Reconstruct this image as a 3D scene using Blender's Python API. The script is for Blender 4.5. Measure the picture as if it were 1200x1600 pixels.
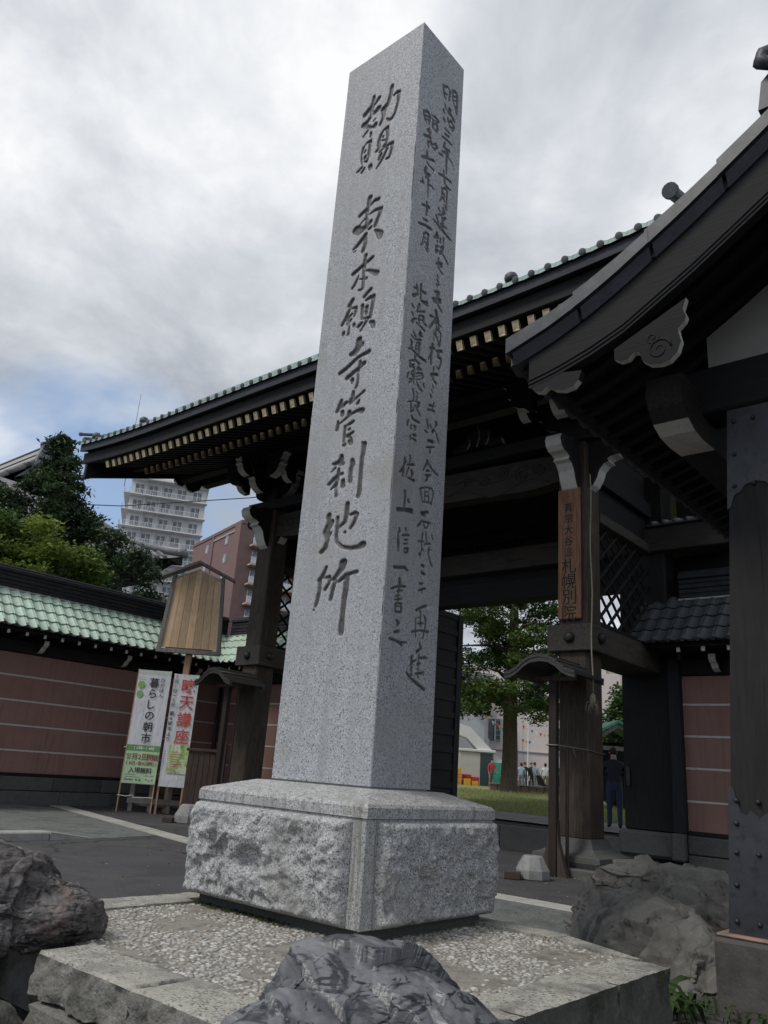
import bpy, bmesh, math, random
import numpy as np
from mathutils import Matrix, Vector, Euler
from math import sin, cos, pi, radians as R
random.seed(7)
rng = np.random.default_rng(11)
scn = bpy.context.scene
COL = scn.collection
for _o in list(bpy.data.objects):
    bpy.data.objects.remove(_o)

# ------------------------------------------------------------------ camera (hand held, tilted up, slightly rolled)
YAW = R(41.2); PIT = R(18.288); ROL = R(-4.222); EYE = 1.25
fwd = Vector((0, cos(PIT), sin(PIT))); r0 = Vector((1, 0, 0)); u0 = Vector((0, -sin(PIT), cos(PIT)))
cr = r0*cos(ROL) - u0*sin(ROL); cu = r0*sin(ROL) + u0*cos(ROL)
RZ = Matrix.Rotation(YAW, 3, 'Z')
fwd, cr, cu = RZ @ fwd, RZ @ cr, RZ @ cu
cam_d = bpy.data.cameras.new('camera'); cam = bpy.data.objects.new('camera', cam_d); COL.objects.link(cam)
mw = Matrix.Identity(4)
for i in range(3):
    mw[i][0], mw[i][1], mw[i][2] = cr[i], cu[i], -fwd[i]
mw[2][3] = EYE
cam.matrix_world = mw
cam_d.sensor_fit = 'HORIZONTAL'; cam_d.sensor_width = 36.0; cam_d.lens = 36.0*1231/1200
cam_d.clip_start = 0.05; cam_d.clip_end = 3000
scn.camera = cam
scn.render.resolution_x, scn.render.resolution_y = 768, 1024

# ------------------------------------------------------------------ sky, sun, exposure
SUN_DIR = Vector((-0.20, -0.58, 0.79)).normalized()
sun_el = math.asin(SUN_DIR.z); sun_rot = math.atan2(SUN_DIR.x, SUN_DIR.y)
world = bpy.data.worlds.new('World'); scn.world = world; world.use_nodes = True
nt = world.node_tree; nt.nodes.clear()
def N(t, **kw):
    n = nt.nodes.new(t)
    for k, v in kw.items(): setattr(n, k, v)
    return n
out = N('ShaderNodeOutputWorld'); bg = N('ShaderNodeBackground'); bg.inputs['Strength'].default_value = 0.087
sky = N('ShaderNodeTexSky', sky_type='NISHITA', sun_disc=False)
sky.sun_elevation = sun_el; sky.sun_rotation = sun_rot; sky.air_density = 1.0; sky.dust_density = 0.6
tc = N('ShaderNodeTexCoord')
sep = N('ShaderNodeSeparateXYZ'); nt.links.new(tc.outputs['Generated'], sep.inputs[0])
def math_n(op, a, b=None, clamp=False):
    n = N('ShaderNodeMath', operation=op); n.use_clamp = clamp
    for i, v in enumerate((a, b)):
        if v is None: continue
        if isinstance(v, (int, float)): n.inputs[i].default_value = v
        else: nt.links.new(v, n.inputs[i])
    return n.outputs[0]
zc = math_n('ADD', math_n('MAXIMUM', sep.outputs[2], 0.0), 0.30)
px = math_n('DIVIDE', sep.outputs[0], zc); py = math_n('DIVIDE', sep.outputs[1], zc)
cmb = N('ShaderNodeCombineXYZ'); nt.links.new(px, cmb.inputs[0]); nt.links.new(py, cmb.inputs[1])
def noise_w(scale, detail, rough, dist, off):
    mp = N('ShaderNodeMapping'); mp.inputs['Location'].default_value = off
    nt.links.new(cmb.outputs[0], mp.inputs[0])
    n = N('ShaderNodeTexNoise'); n.inputs['Scale'].default_value = scale; n.inputs['Detail'].default_value = detail
    n.inputs['Roughness'].default_value = rough; n.inputs['Distortion'].default_value = dist
    nt.links.new(mp.outputs[0], n.inputs['Vector']); return n.outputs['Fac']
n1 = noise_w(1.25, 7, 0.52, 0.35, (3.1, 1.7, 0.0)); n2 = noise_w(3.4, 8, 0.58, 0.25, (7.3, -2.2, 1.0)); n3 = noise_w(0.85, 6, 0.55, 0.3, (0.65, 2.35, 4.0))
tone = math_n('ADD', math_n('MULTIPLY', n1, 0.95), math_n('MULTIPLY', n2, 0.55)); tone = math_n('SUBTRACT', tone, 0.25)
ramp = N('ShaderNodeValToRGB'); 
def toward(d, lo, hi, amt):      # broad break or thickening in the cloud deck around one direction
    v = N('ShaderNodeVectorMath', operation='DOT_PRODUCT'); nt.links.new(tc.outputs['Generated'], v.inputs[0]); v.inputs[1].default_value = d
    r_ = N('ShaderNodeMapRange', interpolation_type='SMOOTHSTEP'); r_.inputs['From Min'].default_value = lo; r_.inputs['From Max'].default_value = hi; r_.inputs['To Max'].default_value = amt
    nt.links.new(v.outputs['Value'], r_.inputs['Value']); return r_.outputs[0]
tone = math_n('ADD', tone, toward((-.40, .525, .75), .90, .998, .07))
tone = math_n('SUBTRACT', tone, toward((-.334, .649, .684), .975, .998, .06))
nt.links.new(tone, ramp.inputs[0])
e = ramp.color_ramp.elements
e[0].position = 0.38; e[0].color = (3.9, 4.2, 4.7, 1)
e[1].position = 0.66; e[1].color = (8.9, 9.0, 9.15, 1)
m_ = ramp.color_ramp.elements.new(0.52); m_.color = (6.0, 6.3, 6.75, 1)
# gaps of blue between the clouds
gap = N('ShaderNodeMapRange'); gap.inputs['From Min'].default_value = 0.545; gap.inputs['From Max'].default_value = 0.64
low = math_n('SUBTRACT', n3, math_n('MULTIPLY', math_n('SUBTRACT', sep.outputs[2], 0.36), 0.34))
low = math_n('ADD', low, toward((-.86, .32, .395), .945, .996, .17))
nt.links.new(low, gap.inputs['Value'])
bluec = N('ShaderNodeMixRGB'); bluec.inputs[0].default_value = 0.42; bluec.inputs[2].default_value = (4.3, 5.9, 8.6, 1)
nt.links.new(sky.outputs[0], bluec.inputs[1])
mix = N('ShaderNodeMixRGB'); nt.links.new(gap.outputs[0], mix.inputs[0]); nt.links.new(ramp.outputs[0], mix.inputs[1]); nt.links.new(bluec.outputs[0], mix.inputs[2])
nt.links.new(mix.outputs[0], bg.inputs[0]); nt.links.new(bg.outputs[0], out.inputs[0])
sl = bpy.data.lights.new('sun', 'SUN'); sl.energy = 1.5; sl.angle = R(14); sl.color = (1.0, 0.95, 0.87)
so = bpy.data.objects.new('sun', sl); COL.objects.link(so)
so.rotation_euler = SUN_DIR.to_track_quat('Z', 'Y').to_euler()
so.location = (0, 0, 60)
vs = scn.view_settings; vs.view_transform = 'Standard'; vs.look = 'None'; vs.gamma = 1.0; vs.exposure = 0.34; vs.use_curve_mapping = False
scn.render.engine = 'CYCLES'
scn.cycles.use_denoising = True; scn.cycles.max_bounces = 6; scn.cycles.diffuse_bounces = 3; scn.cycles.glossy_bounces = 2
scn.cycles.transparent_max_bounces = 4; scn.cycles.caustics_reflective = False; scn.cycles.caustics_refractive = False

# ------------------------------------------------------------------ materials
MATS = {}
def material(name, base, rough=0.75, layers=(), bump=(), spec=0.4, metal=0.0, attr=None, trans=0.0, vary=0.0):
    """layers: (kind, scale, colour, lo, hi, stretch) mixed over the base by a noise/voronoi ramp; bump: (scale, strength, dist, stretch)"""
    if name in MATS: return MATS[name]
    m = bpy.data.materials.new(name); m.use_nodes = True; t = m.node_tree; L = t.links
    b = t.nodes['Principled BSDF']; b.inputs['Roughness'].default_value = rough; b.inputs['Specular IOR Level'].default_value = spec
    b.inputs['Metallic'].default_value = metal
    co = t.nodes.new('ShaderNodeTexCoord')
    def coords(st):
        if st == 1: return co.outputs['Object']
        mp = t.nodes.new('ShaderNodeMapping'); mp.inputs['Scale'].default_value = st; L.new(co.outputs['Object'], mp.inputs[0]); return mp.outputs[0]
    cur = None
    for ly in layers:
        kind, sc_, colr, lo, hi = ly[:5]; st = ly[5] if len(ly) > 5 else 1
        if kind == 'voro':
            n = t.nodes.new('ShaderNodeTexVoronoi'); n.inputs['Scale'].default_value = sc_
            L.new(coords(st), n.inputs['Vector'])
            s_ = t.nodes.new('ShaderNodeSeparateColor'); L.new(n.outputs['Color'], s_.inputs[0]); f = s_.outputs[0]
        elif kind == 'crack':
            n = t.nodes.new('ShaderNodeTexVoronoi'); n.feature = 'DISTANCE_TO_EDGE'; n.inputs['Scale'].default_value = sc_
            wn = t.nodes.new('ShaderNodeTexNoise'); wn.inputs['Scale'].default_value = sc_*2.2; wn.inputs['Detail'].default_value = 5; L.new(coords(st), wn.inputs['Vector'])
            va = t.nodes.new('ShaderNodeVectorMath'); va.operation = 'SCALE'; va.inputs['Scale'].default_value = .9/sc_; L.new(wn.outputs['Color'], va.inputs[0])
            vb = t.nodes.new('ShaderNodeVectorMath'); L.new(coords(st), vb.inputs[0]); L.new(va.outputs[0], vb.inputs[1]); L.new(vb.outputs[0], n.inputs['Vector']); f = n.outputs['Distance']
        else:
            n = t.nodes.new('ShaderNodeTexNoise'); n.inputs['Scale'].default_value = sc_; n.inputs['Detail'].default_value = 5
            n.inputs['Roughness'].default_value = 0.6
            if kind == 'warp': n.inputs['Distortion'].default_value = 1.6
            L.new(coords(st), n.inputs['Vector']); f = n.outputs['Fac']
        mr = t.nodes.new('ShaderNodeMapRange'); mr.inputs['From Min'].default_value = lo; mr.inputs['From Max'].default_value = hi
        L.new(f, mr.inputs['Value'])
        mx = t.nodes.new('ShaderNodeMixRGB'); L.new(mr.outputs[0], mx.inputs[0])
        if cur is None: mx.inputs[1].default_value = (*base, 1)
        else: L.new(cur, mx.inputs[1])
        mx.inputs[2].default_value = (*colr, 1); cur = mx.outputs[0]
    if attr:   # (attribute name, colour): painted mark on the surface, or leaf tint
        a = t.nodes.new('ShaderNodeAttribute'); a.attribute_name = attr[0]
        mx = t.nodes.new('ShaderNodeMixRGB'); L.new(a.outputs['Fac'], mx.inputs[0])
        if cur is None: mx.inputs[1].default_value = (*base, 1)
        else: L.new(cur, mx.inputs[1])
        mx.inputs[2].default_value = (*attr[1], 1); cur = mx.outputs[0]
    if vary and cur is not None:      # each piece of its own slightly different tone
        oi = t.nodes.new('ShaderNodeObjectInfo'); mr = t.nodes.new('ShaderNodeMapRange'); mr.inputs['To Min'].default_value = 1-vary; mr.inputs['To Max'].default_value = 1+vary
        L.new(oi.outputs['Random'], mr.inputs['Value']); hs = t.nodes.new('ShaderNodeHueSaturation'); L.new(mr.outputs[0], hs.inputs['Value']); L.new(cur, hs.inputs['Color']); cur = hs.outputs[0]
    if cur is None: b.inputs['Base Color'].default_value = (*base, 1)
    else: L.new(cur, b.inputs['Base Color'])
    prev = None
    for bp in bump:
        sc_, stg, dist = bp[:3]; st = bp[3] if len(bp) > 3 else 1
        n = t.nodes.new('ShaderNodeTexNoise'); n.inputs['Scale'].default_value = sc_; n.inputs['Detail'].default_value = 4
        L.new(coords(st), n.inputs['Vector'])
        bn = t.nodes.new('ShaderNodeBump'); bn.inputs['Strength'].default_value = stg; bn.inputs['Distance'].default_value = dist
        L.new(n.outputs['Fac'], bn.inputs['Height'])
        if prev: L.new(prev, bn.inputs['Normal'])
        prev = bn.outputs[0]
    if prev: L.new(prev, b.inputs['Normal'])
    if trans:
        tr = t.nodes.new('ShaderNodeBsdfTranslucent'); ms = t.nodes.new('ShaderNodeMixShader'); ms.inputs[0].default_value = trans
        if cur is not None: L.new(cur, tr.inputs[0])
        else: tr.inputs[0].default_value = (*base, 1)
        L.new(b.outputs[0], ms.inputs[1]); L.new(tr.outputs[0], ms.inputs[2]); L.new(ms.outputs[0], t.nodes['Material Output'].inputs[0])
    MATS[name] = m; return m
GX, GY, GZ = (1.2, 16, 16), (16, 1.2, 16), (16, 16, 1.2)
def wood(name, base, dark, light, st, rough=0.75, spec=0.25):
    return material(name, base, rough, [('noise', 1.6, light, .42, .72, st), ('noise', 3.5, dark, .50, .78, st), ('noise', .6, dark, .5, .85), ('noise', .9, light, .55, .8), ('noise', 1.3, tuple(c*.45 for c in dark), .64, .70, tuple(q*(1.8 if q > 2 else .35) for q in st))], [(3.0, .5, .006, st)], spec)
granite = material('granite_smooth', (.37, .385, .41), .55, [('voro', 120, (.54, .55, .57), .72, .8), ('voro', 105, (.14, .145, .16), .82, .88), ('noise', 90, (.25, .26, .28), .5, .66), ('noise', .9, (.33, .335, .34), .45, .7), ('noise', 1.0, (.285, .29, .30), .52, .80, (9, 9, .45)), ('noise', 1.7, (.27, .262, .24), .58, .80)],
                   [(160, .15, .002)], .35, attr=('ink', (.045, .042, .040)))
granite_rough = material('granite_rock_face', (.36, .365, .37), .85, [('voro', 120, (.56, .56, .56), .72, .8), ('voro', 110, (.13, .132, .14), .80, .87), ('noise', 95, (.24, .24, .24), .5, .66), ('noise', 3.0, (.25, .245, .235), .52, .72)],
                   [(45, .7, .012), (130, .4, .004)], .3)
granite_slab = material('granite_slab', (.38, .385, .385), .7, [('voro', 120, (.54, .54, .54), .72, .8), ('voro', 110, (.14, .14, .145), .82, .88), ('noise', 90, (.25, .25, .25), .5, .66), ('noise', 2, (.15, .145, .135), .52, .74, (9, 9, .5)), ('noise', 5, (.27, .265, .25), .5, .75)], [(120, .2, .003)], .3)
curb_stone = material('curb_stone', (.34, .33, .29), .9, [('voro', 110, (.42, .41, .38), .75, .82), ('voro', 90, (.15, .145, .135), .76, .84), ('noise', 4, (.19, .185, .17), .48, .68), ('noise', 1.7, (.34, .325, .28), .5, .85), ('noise', 3.0, (.10, .095, .085), .55, .75), ('noise', 7, (.13, .125, .11), .6, .75, (1, 1, .5))], [(60, .5, .008), (12, .5, .02)], .25)
mortar = material('exposed_mortar', (.25, .235, .21), .95, [('noise', 9, (.14, .13, .115), .45, .65), ('noise', 60, (.26, .24, .21), .5, .7)], [(40, .8, .01)], .2)
pebble_m = [material('pebble_white', (.50, .49, .46), .7, [('noise', 5, (.33, .32, .30), .4, .65)]), material('pebble_grey', (.33, .32, .30), .7, [('noise', 7, (.25, .23, .21), .4, .65)]), material('pebble_tan', (.33, .295, .25), .7, [('noise', 7, (.25, .225, .20), .4, .65)])]
base_stone = material('foundation_stone', (.088, .09, .088), .85, [('noise', 5, (.075, .078, .072), .45, .65), ('noise', 60, (.15, .15, .147), .5, .75)], [(30, .4, .01)], .25, vary=0.16)
asphalt = material('asphalt', (.068, .067, .072), .9, [('noise', .9, (.088, .086, .088), .45, .62), ('voro', 90, (.12, .118, .115), .80, .9), ('noise', 140, (.036, .036, .039), .45, .7), ('noise', 3, (.050, .049, .053), .5, .68), ('crack', .24, (.026, .026, .027), .010, .004), ('noise', .45, (.054, .053, .056), .52, .6)], [(180, .6, .006)], .3)
asphalt_old = material('asphalt_old', (.14, .15, .145), .95, [('voro', 60, (.24, .245, .24), .7, .85), ('noise', 100, (.08, .085, .085), .5, .7), ('noise', 2.5, (.10, .105, .10), .45, .65)], [(90, .7, .008)], .25)
concrete = material('pale_concrete', (.40, .39, .36), .9, [('noise', 6, (.30, .295, .275), .45, .65), ('noise', 80, (.33, .32, .30), .5, .7)], [(60, .3, .005)], .25, vary=0.1)
grey_concrete = material('grey_concrete', (.27, .27, .265), .85, [('noise', 9, (.21, .21, .205), .45, .65)], [(70, .3, .004)], .25)
path_m = material('path_paving', (.25, .245, .235), .9, [('noise', 5, (.19, .185, .18), .45, .65)], [(60, .4, .006)], .25)
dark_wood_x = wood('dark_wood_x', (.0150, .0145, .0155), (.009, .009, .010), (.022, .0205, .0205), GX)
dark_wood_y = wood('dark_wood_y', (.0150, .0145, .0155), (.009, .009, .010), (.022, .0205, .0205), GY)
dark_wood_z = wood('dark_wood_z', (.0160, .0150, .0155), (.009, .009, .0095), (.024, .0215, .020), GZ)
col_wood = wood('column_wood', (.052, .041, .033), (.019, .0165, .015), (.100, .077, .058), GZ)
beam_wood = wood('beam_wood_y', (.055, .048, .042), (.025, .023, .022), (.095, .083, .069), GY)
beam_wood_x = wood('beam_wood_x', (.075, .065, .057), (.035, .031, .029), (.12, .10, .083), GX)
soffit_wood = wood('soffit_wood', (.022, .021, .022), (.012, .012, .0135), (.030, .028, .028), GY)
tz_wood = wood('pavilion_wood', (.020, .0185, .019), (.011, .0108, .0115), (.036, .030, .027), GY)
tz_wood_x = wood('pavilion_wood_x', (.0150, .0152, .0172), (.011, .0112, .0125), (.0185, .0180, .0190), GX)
tz_post = wood('pavilion_post_wood', (.019, .0185, .0195), (.011, .011, .012), (.030, .028, .028), GZ)
white_paint = material('white_gofun_paint', (.60, .585, .54), .8, [('noise', 5, (.46, .44, .39), .5, .75), ('noise', 30, (.52, .50, .45), .5, .7)], [], .2)
gold = material('gilt_copper_cap', (.66, .52, .31), .38, [('noise', 7, (.42, .33, .20), .45, .7), ('noise', 3, (.25, .20, .13), .60, .75)], [(18, .35, .006)], .5, .55, vary=0.18)
black_metal = material('black_iron', (.022, .022, .025), .5, [('noise', 12, (.04, .036, .034), .5, .7)], [(30, .2, .004)], .5, .3)
bronze_sheet = material('blue_grey_copper_sheet', (.034, .036, .044), .5, [('noise', 4, (.050, .051, .062), .45, .7), ('noise', 13, (.020, .020, .024), .52, .7)], [(9, .25, .01)], .5, .25)
roof_sheet = material('oxidised_roof_sheet', (.046, .050, .060), .5, [('noise', 5, (.072, .077, .090), .45, .7), ('noise', 25, (.032, .035, .042), .5, .7)], [(20, .2, .004)], .5, .2)
verdigris = material('verdigris_copper_tile', (.46, .60, .50), .55, [('noise', 3, (.56, .68, .58), .45, .7), ('noise', 14, (.36, .48, .40), .55, .75)], [(25, .15, .003)], .5, .1, vary=0.13)
verdigris_pale = material('verdigris_tile_edge', (.27, .37, .34), .6, [('noise', 6, (.40, .48, .45), .45, .7), ('noise', 20, (.13, .17, .17), .5, .7)], [(25, .2, .004)], .4, .1, vary=0.18)
roof_grey_green = material('weathered_grey_tile', (.082, .089, .096), .55, [('noise', 6, (.115, .122, .13), .45, .7), ('noise', 20, (.055, .06, .065), .5, .7)], [(25, .2, .004)], .45, .1, vary=0.18)
grey_tile = material('grey_clay_tile', (.16, .165, .175), .5, [('noise', 5, (.24, .245, .25), .45, .7), ('noise', 16, (.09, .09, .095), .52, .7)], [(20, .2, .004)], .4, vary=0.15)
pink_plaster = material('pink_plaster', (.285, .172, .146), .9, [('noise', 2.2, (.25, .152, .13), .42, .65), ('noise', 40, (.33, .185, .152), .5, .72), ('noise', 2.2, (.205, .125, .108), .50, .74, (5, 5, .28)), ('noise', 1.1, (.32, .20, .17), .56, .78), ('noise', .8, (.25, .15, .125), .5, .7)], [(80, .25, .003)], .2)
line_paint = material('white_plaster_line', (.55, .53, .50), .85, [('noise', 12, (.42, .40, .37), .5, .7)], [], .2)
plaque_wood = wood('plaque_wood', (.21, .098, .052), (.10, .047, .028), (.32, .19, .115), GZ, .6)
plank_wood = wood('notice_plank_wood', (.62, .44, .28), (.42, .27, .155), (.72, .54, .37), GZ, .7)
grey_wood = wood('weathered_grey_wood', (.20, .185, .17), (.11, .10, .095), (.29, .27, .25), GZ, .8)
stick_wood = wood('stick_wood', (.34, .22, .13), (.20, .125, .075), (.45, .32, .21), GZ, .7)
fence_wood = wood('brown_fence_wood', (.062, .043, .036), (.030, .022, .019), (.09, .065, .054), GZ, .75)
iron_grey = material('wire_metal', (.20, .19, .17), .5, metal=.4)
rope_m = material('old_rope', (.30, .26, .19), .9, [('noise', 30, (.20, .17, .12), .45, .65)])
bark = material('bark', (.10, .075, .058), .9, [('noise', 6, (.055, .042, .034), .42, .62, (4, 4, .6)), ('noise', 14, (.14, .11, .085), .55, .75, (4, 4, .6))], [(10, .8, .03, (4, 4, .6))], .2)
def leaf_mat(name, c, c2, tr=.25): return material(name, c, .6, [], [], .3, attr=('tint', c2), trans=tr)
# ------------------------------------------------------------------ mesh helpers
WM = {}
def wmat(o): return WM.get(o.name, Matrix.Identity(4))
class MB:
    def __init__(s): s.v = []; s.f = []; s.m = []
    def add(s, vs, fs, mi=0):
        o = len(s.v); s.v += [tuple(v) for v in vs]; s.f += [tuple(i+o for i in f) for f in fs]; s.m += [mi]*len(fs); return s
    def box(s, x0, x1, y0, y1, z0, z1, bev=0.0, mi=0, M=None):
        if bev <= 0:
            vs = [(x, y, z) for z in (z0, z1) for y in (y0, y1) for x in (x0, x1)]
            fs = [(0, 2, 3, 1), (4, 5, 7, 6), (0, 1, 5, 4), (2, 6, 7, 3), (0, 4, 6, 2), (1, 3, 7, 5)]
        else:
            b = min(bev, (x1-x0)*.45, (y1-y0)*.45, (z1-z0)*.45); vs = []; idx = {}
            for kx, x in enumerate((x0, x1)):
                for ky, y in enumerate((y0, y1)):
                    for kz, z in enumerate((z0, z1)):
                        sx, sy, sz = (1-2*kx)*b, (1-2*ky)*b, (1-2*kz)*b
                        idx[kx, ky, kz, 0] = len(vs); vs.append((x, y+sy, z+sz))
                        idx[kx, ky, kz, 1] = len(vs); vs.append((x+sx, y, z+sz))
                        idx[kx, ky, kz, 2] = len(vs); vs.append((x+sx, y+sy, z))
            I = idx; fs = []
            for a in range(3):
                for k in (0, 1):
                    q = []
                    for (p, r) in ((0, 0), (1, 0), (1, 1), (0, 1)):
                        key = [0, 0, 0]; key[a] = k; o = [i for i in range(3) if i != a]; key[o[0]] = p; key[o[1]] = r
                        q.append(I[(*key, a)])
                    fs.append(tuple(q))
            for a in range(3):   # edges along axis a
                o = [i for i in range(3) if i != a]
                for p in (0, 1):
                    for r in (0, 1):
                        k0 = [0, 0, 0]; k1 = [0, 0, 0]; k0[o[0]] = k1[o[0]] = p; k0[o[1]] = k1[o[1]] = r; k1[a] = 1
                        fs.append((I[(*k0, o[0])], I[(*k0, o[1])], I[(*k1, o[1])], I[(*k1, o[0])]))
            for kx in (0, 1):
                for ky in (0, 1):
                    for kz in (0, 1): fs.append((I[kx, ky, kz, 0], I[kx, ky, kz, 1], I[kx, ky, kz, 2]))
        if M is not None: vs = [M @ Vector(v) for v in vs]
        return s.add(vs, fs, mi)
    def prism(s, prof, t0, t1, O, A, B, T, mi=0, side=None, closed=True):
        """profile (a,b) in the plane A,B extruded along T from t0 to t1; side = material of the rim faces"""
        O, A, B, T = Vector(O), Vector(A), Vector(B), Vector(T); n = len(prof)
        vs = [O+A*a+B*b+T*t for t in (t0, t1) for a, b in prof]
        fs = [tuple(range(n)), tuple(range(2*n-1, n-1, -1))]
        s.add(vs, fs, mi)
        o = len(s.v)-2*n
        k = n
        for i in range(k):
            j = (i+1) % n
            s.f.append((o+i, o+j, o+n+j, o+n+i)); s.m.append((side[i] if isinstance(side, (list, tuple)) else side) if side is not None else mi)
        return s
    def tube(s, pts, rad, n=8, cap=True, mi=0):
        pts = [Vector(p) for p in pts]; rads = rad if isinstance(rad, (list, tuple)) else [rad]*len(pts); o = len(s.v); up = None
        for i, p in enumerate(pts):
            d = (pts[min(i+1, len(pts)-1)]-pts[max(i-1, 0)]).normalized()
            if up is None: up = d.orthogonal().normalized()
            else: up = (up-d*up.dot(d)).normalized()
            w = d.cross(up)
            for k in range(n):
                a = 2*pi*k/n; s.v.append(tuple(p+(up*cos(a)+w*sin(a))*rads[i]))
        for i in range(len(pts)-1):
            for k in range(n):
                a, b = o+i*n+k, o+i*n+(k+1) % n
                s.f.append((a, b, b+n, a+n)); s.m.append(mi)
        if cap:
            s.f.append(tuple(o+k for k in range(n-1, -1, -1))); s.m.append(mi); e = o+(len(pts)-1)*n
            s.f.append(tuple(e+k for k in range(n))); s.m.append(mi)
        return s
    def lathe(s, prof, n=12, O=(0, 0, 0), ax=(0, 0, 1), mi=0):
        ax = Vector(ax).normalized(); u_ = ax.orthogonal().normalized(); w = ax.cross(u_); O = Vector(O); o = len(s.v)
        for r_, h in prof:
            for k in range(n):
                a = 2*pi*k/n; s.v.append(tuple(O+ax*h+(u_*cos(a)+w*sin(a))*r_))
        for i in range(len(prof)-1):
            for k in range(n):
                a, b = o+i*n+k, o+i*n+(k+1) % n
                s.f.append((a, b, b+n, a+n)); s.m.append(mi)
        s.f.append(tuple(o+k for k in range(n-1, -1, -1))); s.m.append(mi); e = o+(len(prof)-1)*n
        s.f.append(tuple(e+k for k in range(n))); s.m.append(mi)
        return s
    def quad(s, a, b, c, d, mi=0): return s.add([a, b, c, d], [(0, 1, 2, 3)], mi)
    def mesh(s, name, mats, smooth=False, inv=None):
        me = bpy.data.meshes.new(name)
        vs = [inv @ Vector(v) for v in s.v] if inv is not None else s.v
        me.from_pydata(vs, [], s.f)
        for m in (mats if isinstance(mats, (list, tuple)) else [mats]): me.materials.append(m)
        if any(s.m): me.polygons.foreach_set('material_index', s.m)
        bm = bmesh.new(); bm.from_mesh(me); bmesh.ops.recalc_face_normals(bm, faces=bm.faces); bm.to_mesh(me); bm.free()
        if smooth: me.polygons.foreach_set('use_smooth', [True]*len(me.polygons))
        me.update(); return me
def link(o, parent=None, M=None):
    COL.objects.link(o); M = M or Matrix.Identity(4)
    if parent is not None:
        o.parent = parent; o.matrix_local = wmat(parent).inverted() @ M
    else: o.matrix_world = M
    WM[o.name] = M; return o
def tag(o, label=None, cat=None, group=None, kind=None):
    if label: o['label'] = label
    if cat: o['category'] = cat
    if group: o['group'] = group
    if kind: o['kind'] = kind
    return o
def thing(name, label, cat, loc=(0, 0, 0), rz=0.0, group=None):
    return tag(link(bpy.data.objects.new(name, None), None, Matrix.Translation(loc) @ Matrix.Rotation(rz, 4, 'Z')), label, cat, group)
def part(name, mb, mats, parent=None, label=None, smooth=False, local=False, kind=None):
    """mb in world coordinates (or in the parent's frame with local=True)"""
    M = wmat(parent) if parent is not None else Matrix.Identity(4)
    me = mb.mesh(name, mats, smooth, None if (local or parent is None) else M.inverted())
    return tag(link(bpy.data.objects.new(name, me), parent, M), label, kind=kind)
def inst(name, me, parent, M, label=None):
    return tag(link(bpy.data.objects.new(name, me), parent, M), label)
def copy_tree(src, M, label=None, group=None):
    dM = M @ wmat(src).inverted()
    def rec(o, par):
        c = o.copy(); link(c, par, dM @ wmat(o))
        for ch in list(o.children): rec(ch, c)
        return c
    c = rec(src, None)
    if label: c['label'] = label
    if group: c['group'] = group
    return c
def box1(name, x0, x1, y0, y1, z0, z1, m, parent=None, bev=.01, label=None): return part(name, MB().box(x0, x1, y0, y1, z0, z1, bev), m, parent, label)
def T(x, y, z, rz=0, ry=0, rx=0, s=1): return Matrix.Translation((x, y, z)) @ Euler((rx, ry, rz)).to_matrix().to_4x4() @ Matrix.Scale(s, 4)
def np_mesh(name, V, F, mats, parent=None, smooth=False, attrs=None, mi=None, M=None, label=None, kind=None):
    """numpy verts (n,3) world, faces (m,k)"""
    me = bpy.data.meshes.new(name); V = np.asarray(V, np.float32); F = np.asarray(F, np.int32); k = F.shape[1]
    M = M if M is not None else (wmat(parent) if parent is not None else Matrix.Identity(4)); iv = np.array(M.inverted(), np.float32)
    V = V @ iv[:3, :3].T + iv[:3, 3]
    me.vertices.add(len(V)); me.vertices.foreach_set('co', V.ravel())
    me.loops.add(F.size); me.loops.foreach_set('vertex_index', F.ravel())
    me.polygons.add(len(F)); me.polygons.foreach_set('loop_start', np.arange(len(F), dtype=np.int32)*k); me.polygons.foreach_set('loop_total', np.full(len(F), k, np.int32))
    for m in (mats if isinstance(mats, (list, tuple)) else [mats]): me.materials.append(m)
    if mi is not None: me.polygons.foreach_set('material_index', np.asarray(mi, np.int32))
    if smooth: me.polygons.foreach_set('use_smooth', np.ones(len(F), bool))
    me.update(calc_edges=True); me.validate()
    for an, (dom, val) in (attrs or {}).items():
        a = me.attributes.new(an, 'FLOAT', dom); a.data.foreach_set('value', np.asarray(val, np.float32))
    return tag(link(bpy.data.objects.new(name, me), parent, M), label, kind=kind)
# numpy gradient-free value noise
_perm = rng.permutation(4096)
_val = rng.random(4096).astype(np.float32)*2-1
def vnoise(P):
    P = np.asarray(P, np.float64); i = np.floor(P).astype(np.int64); f = P-i; f = f*f*f*(f*(f*6-15)+10); r_ = 0
    for dx in (0, 1):
        for dy in (0, 1):
            for dz in (0, 1):
                h = _perm[(_perm[(_perm[(i[..., 0]+dx) & 4095]+i[..., 1]+dy) & 4095]+i[..., 2]+dz) & 4095]
                w = (f[..., 0] if dx else 1-f[..., 0])*(f[..., 1] if dy else 1-f[..., 1])*(f[..., 2] if dz else 1-f[..., 2])
                r_ = r_+_val[h]*w
    return r_
def fbm(P, o=4, g=.5, lac=2.03):
    P = np.asarray(P, np.float64); a = 1.0; s = 0; t = 0
    for k in range(o): s = s+a*vnoise(P+17.3*k); t += a; a *= g; P = P*lac
    return s/t
_glyphs = {}
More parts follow.
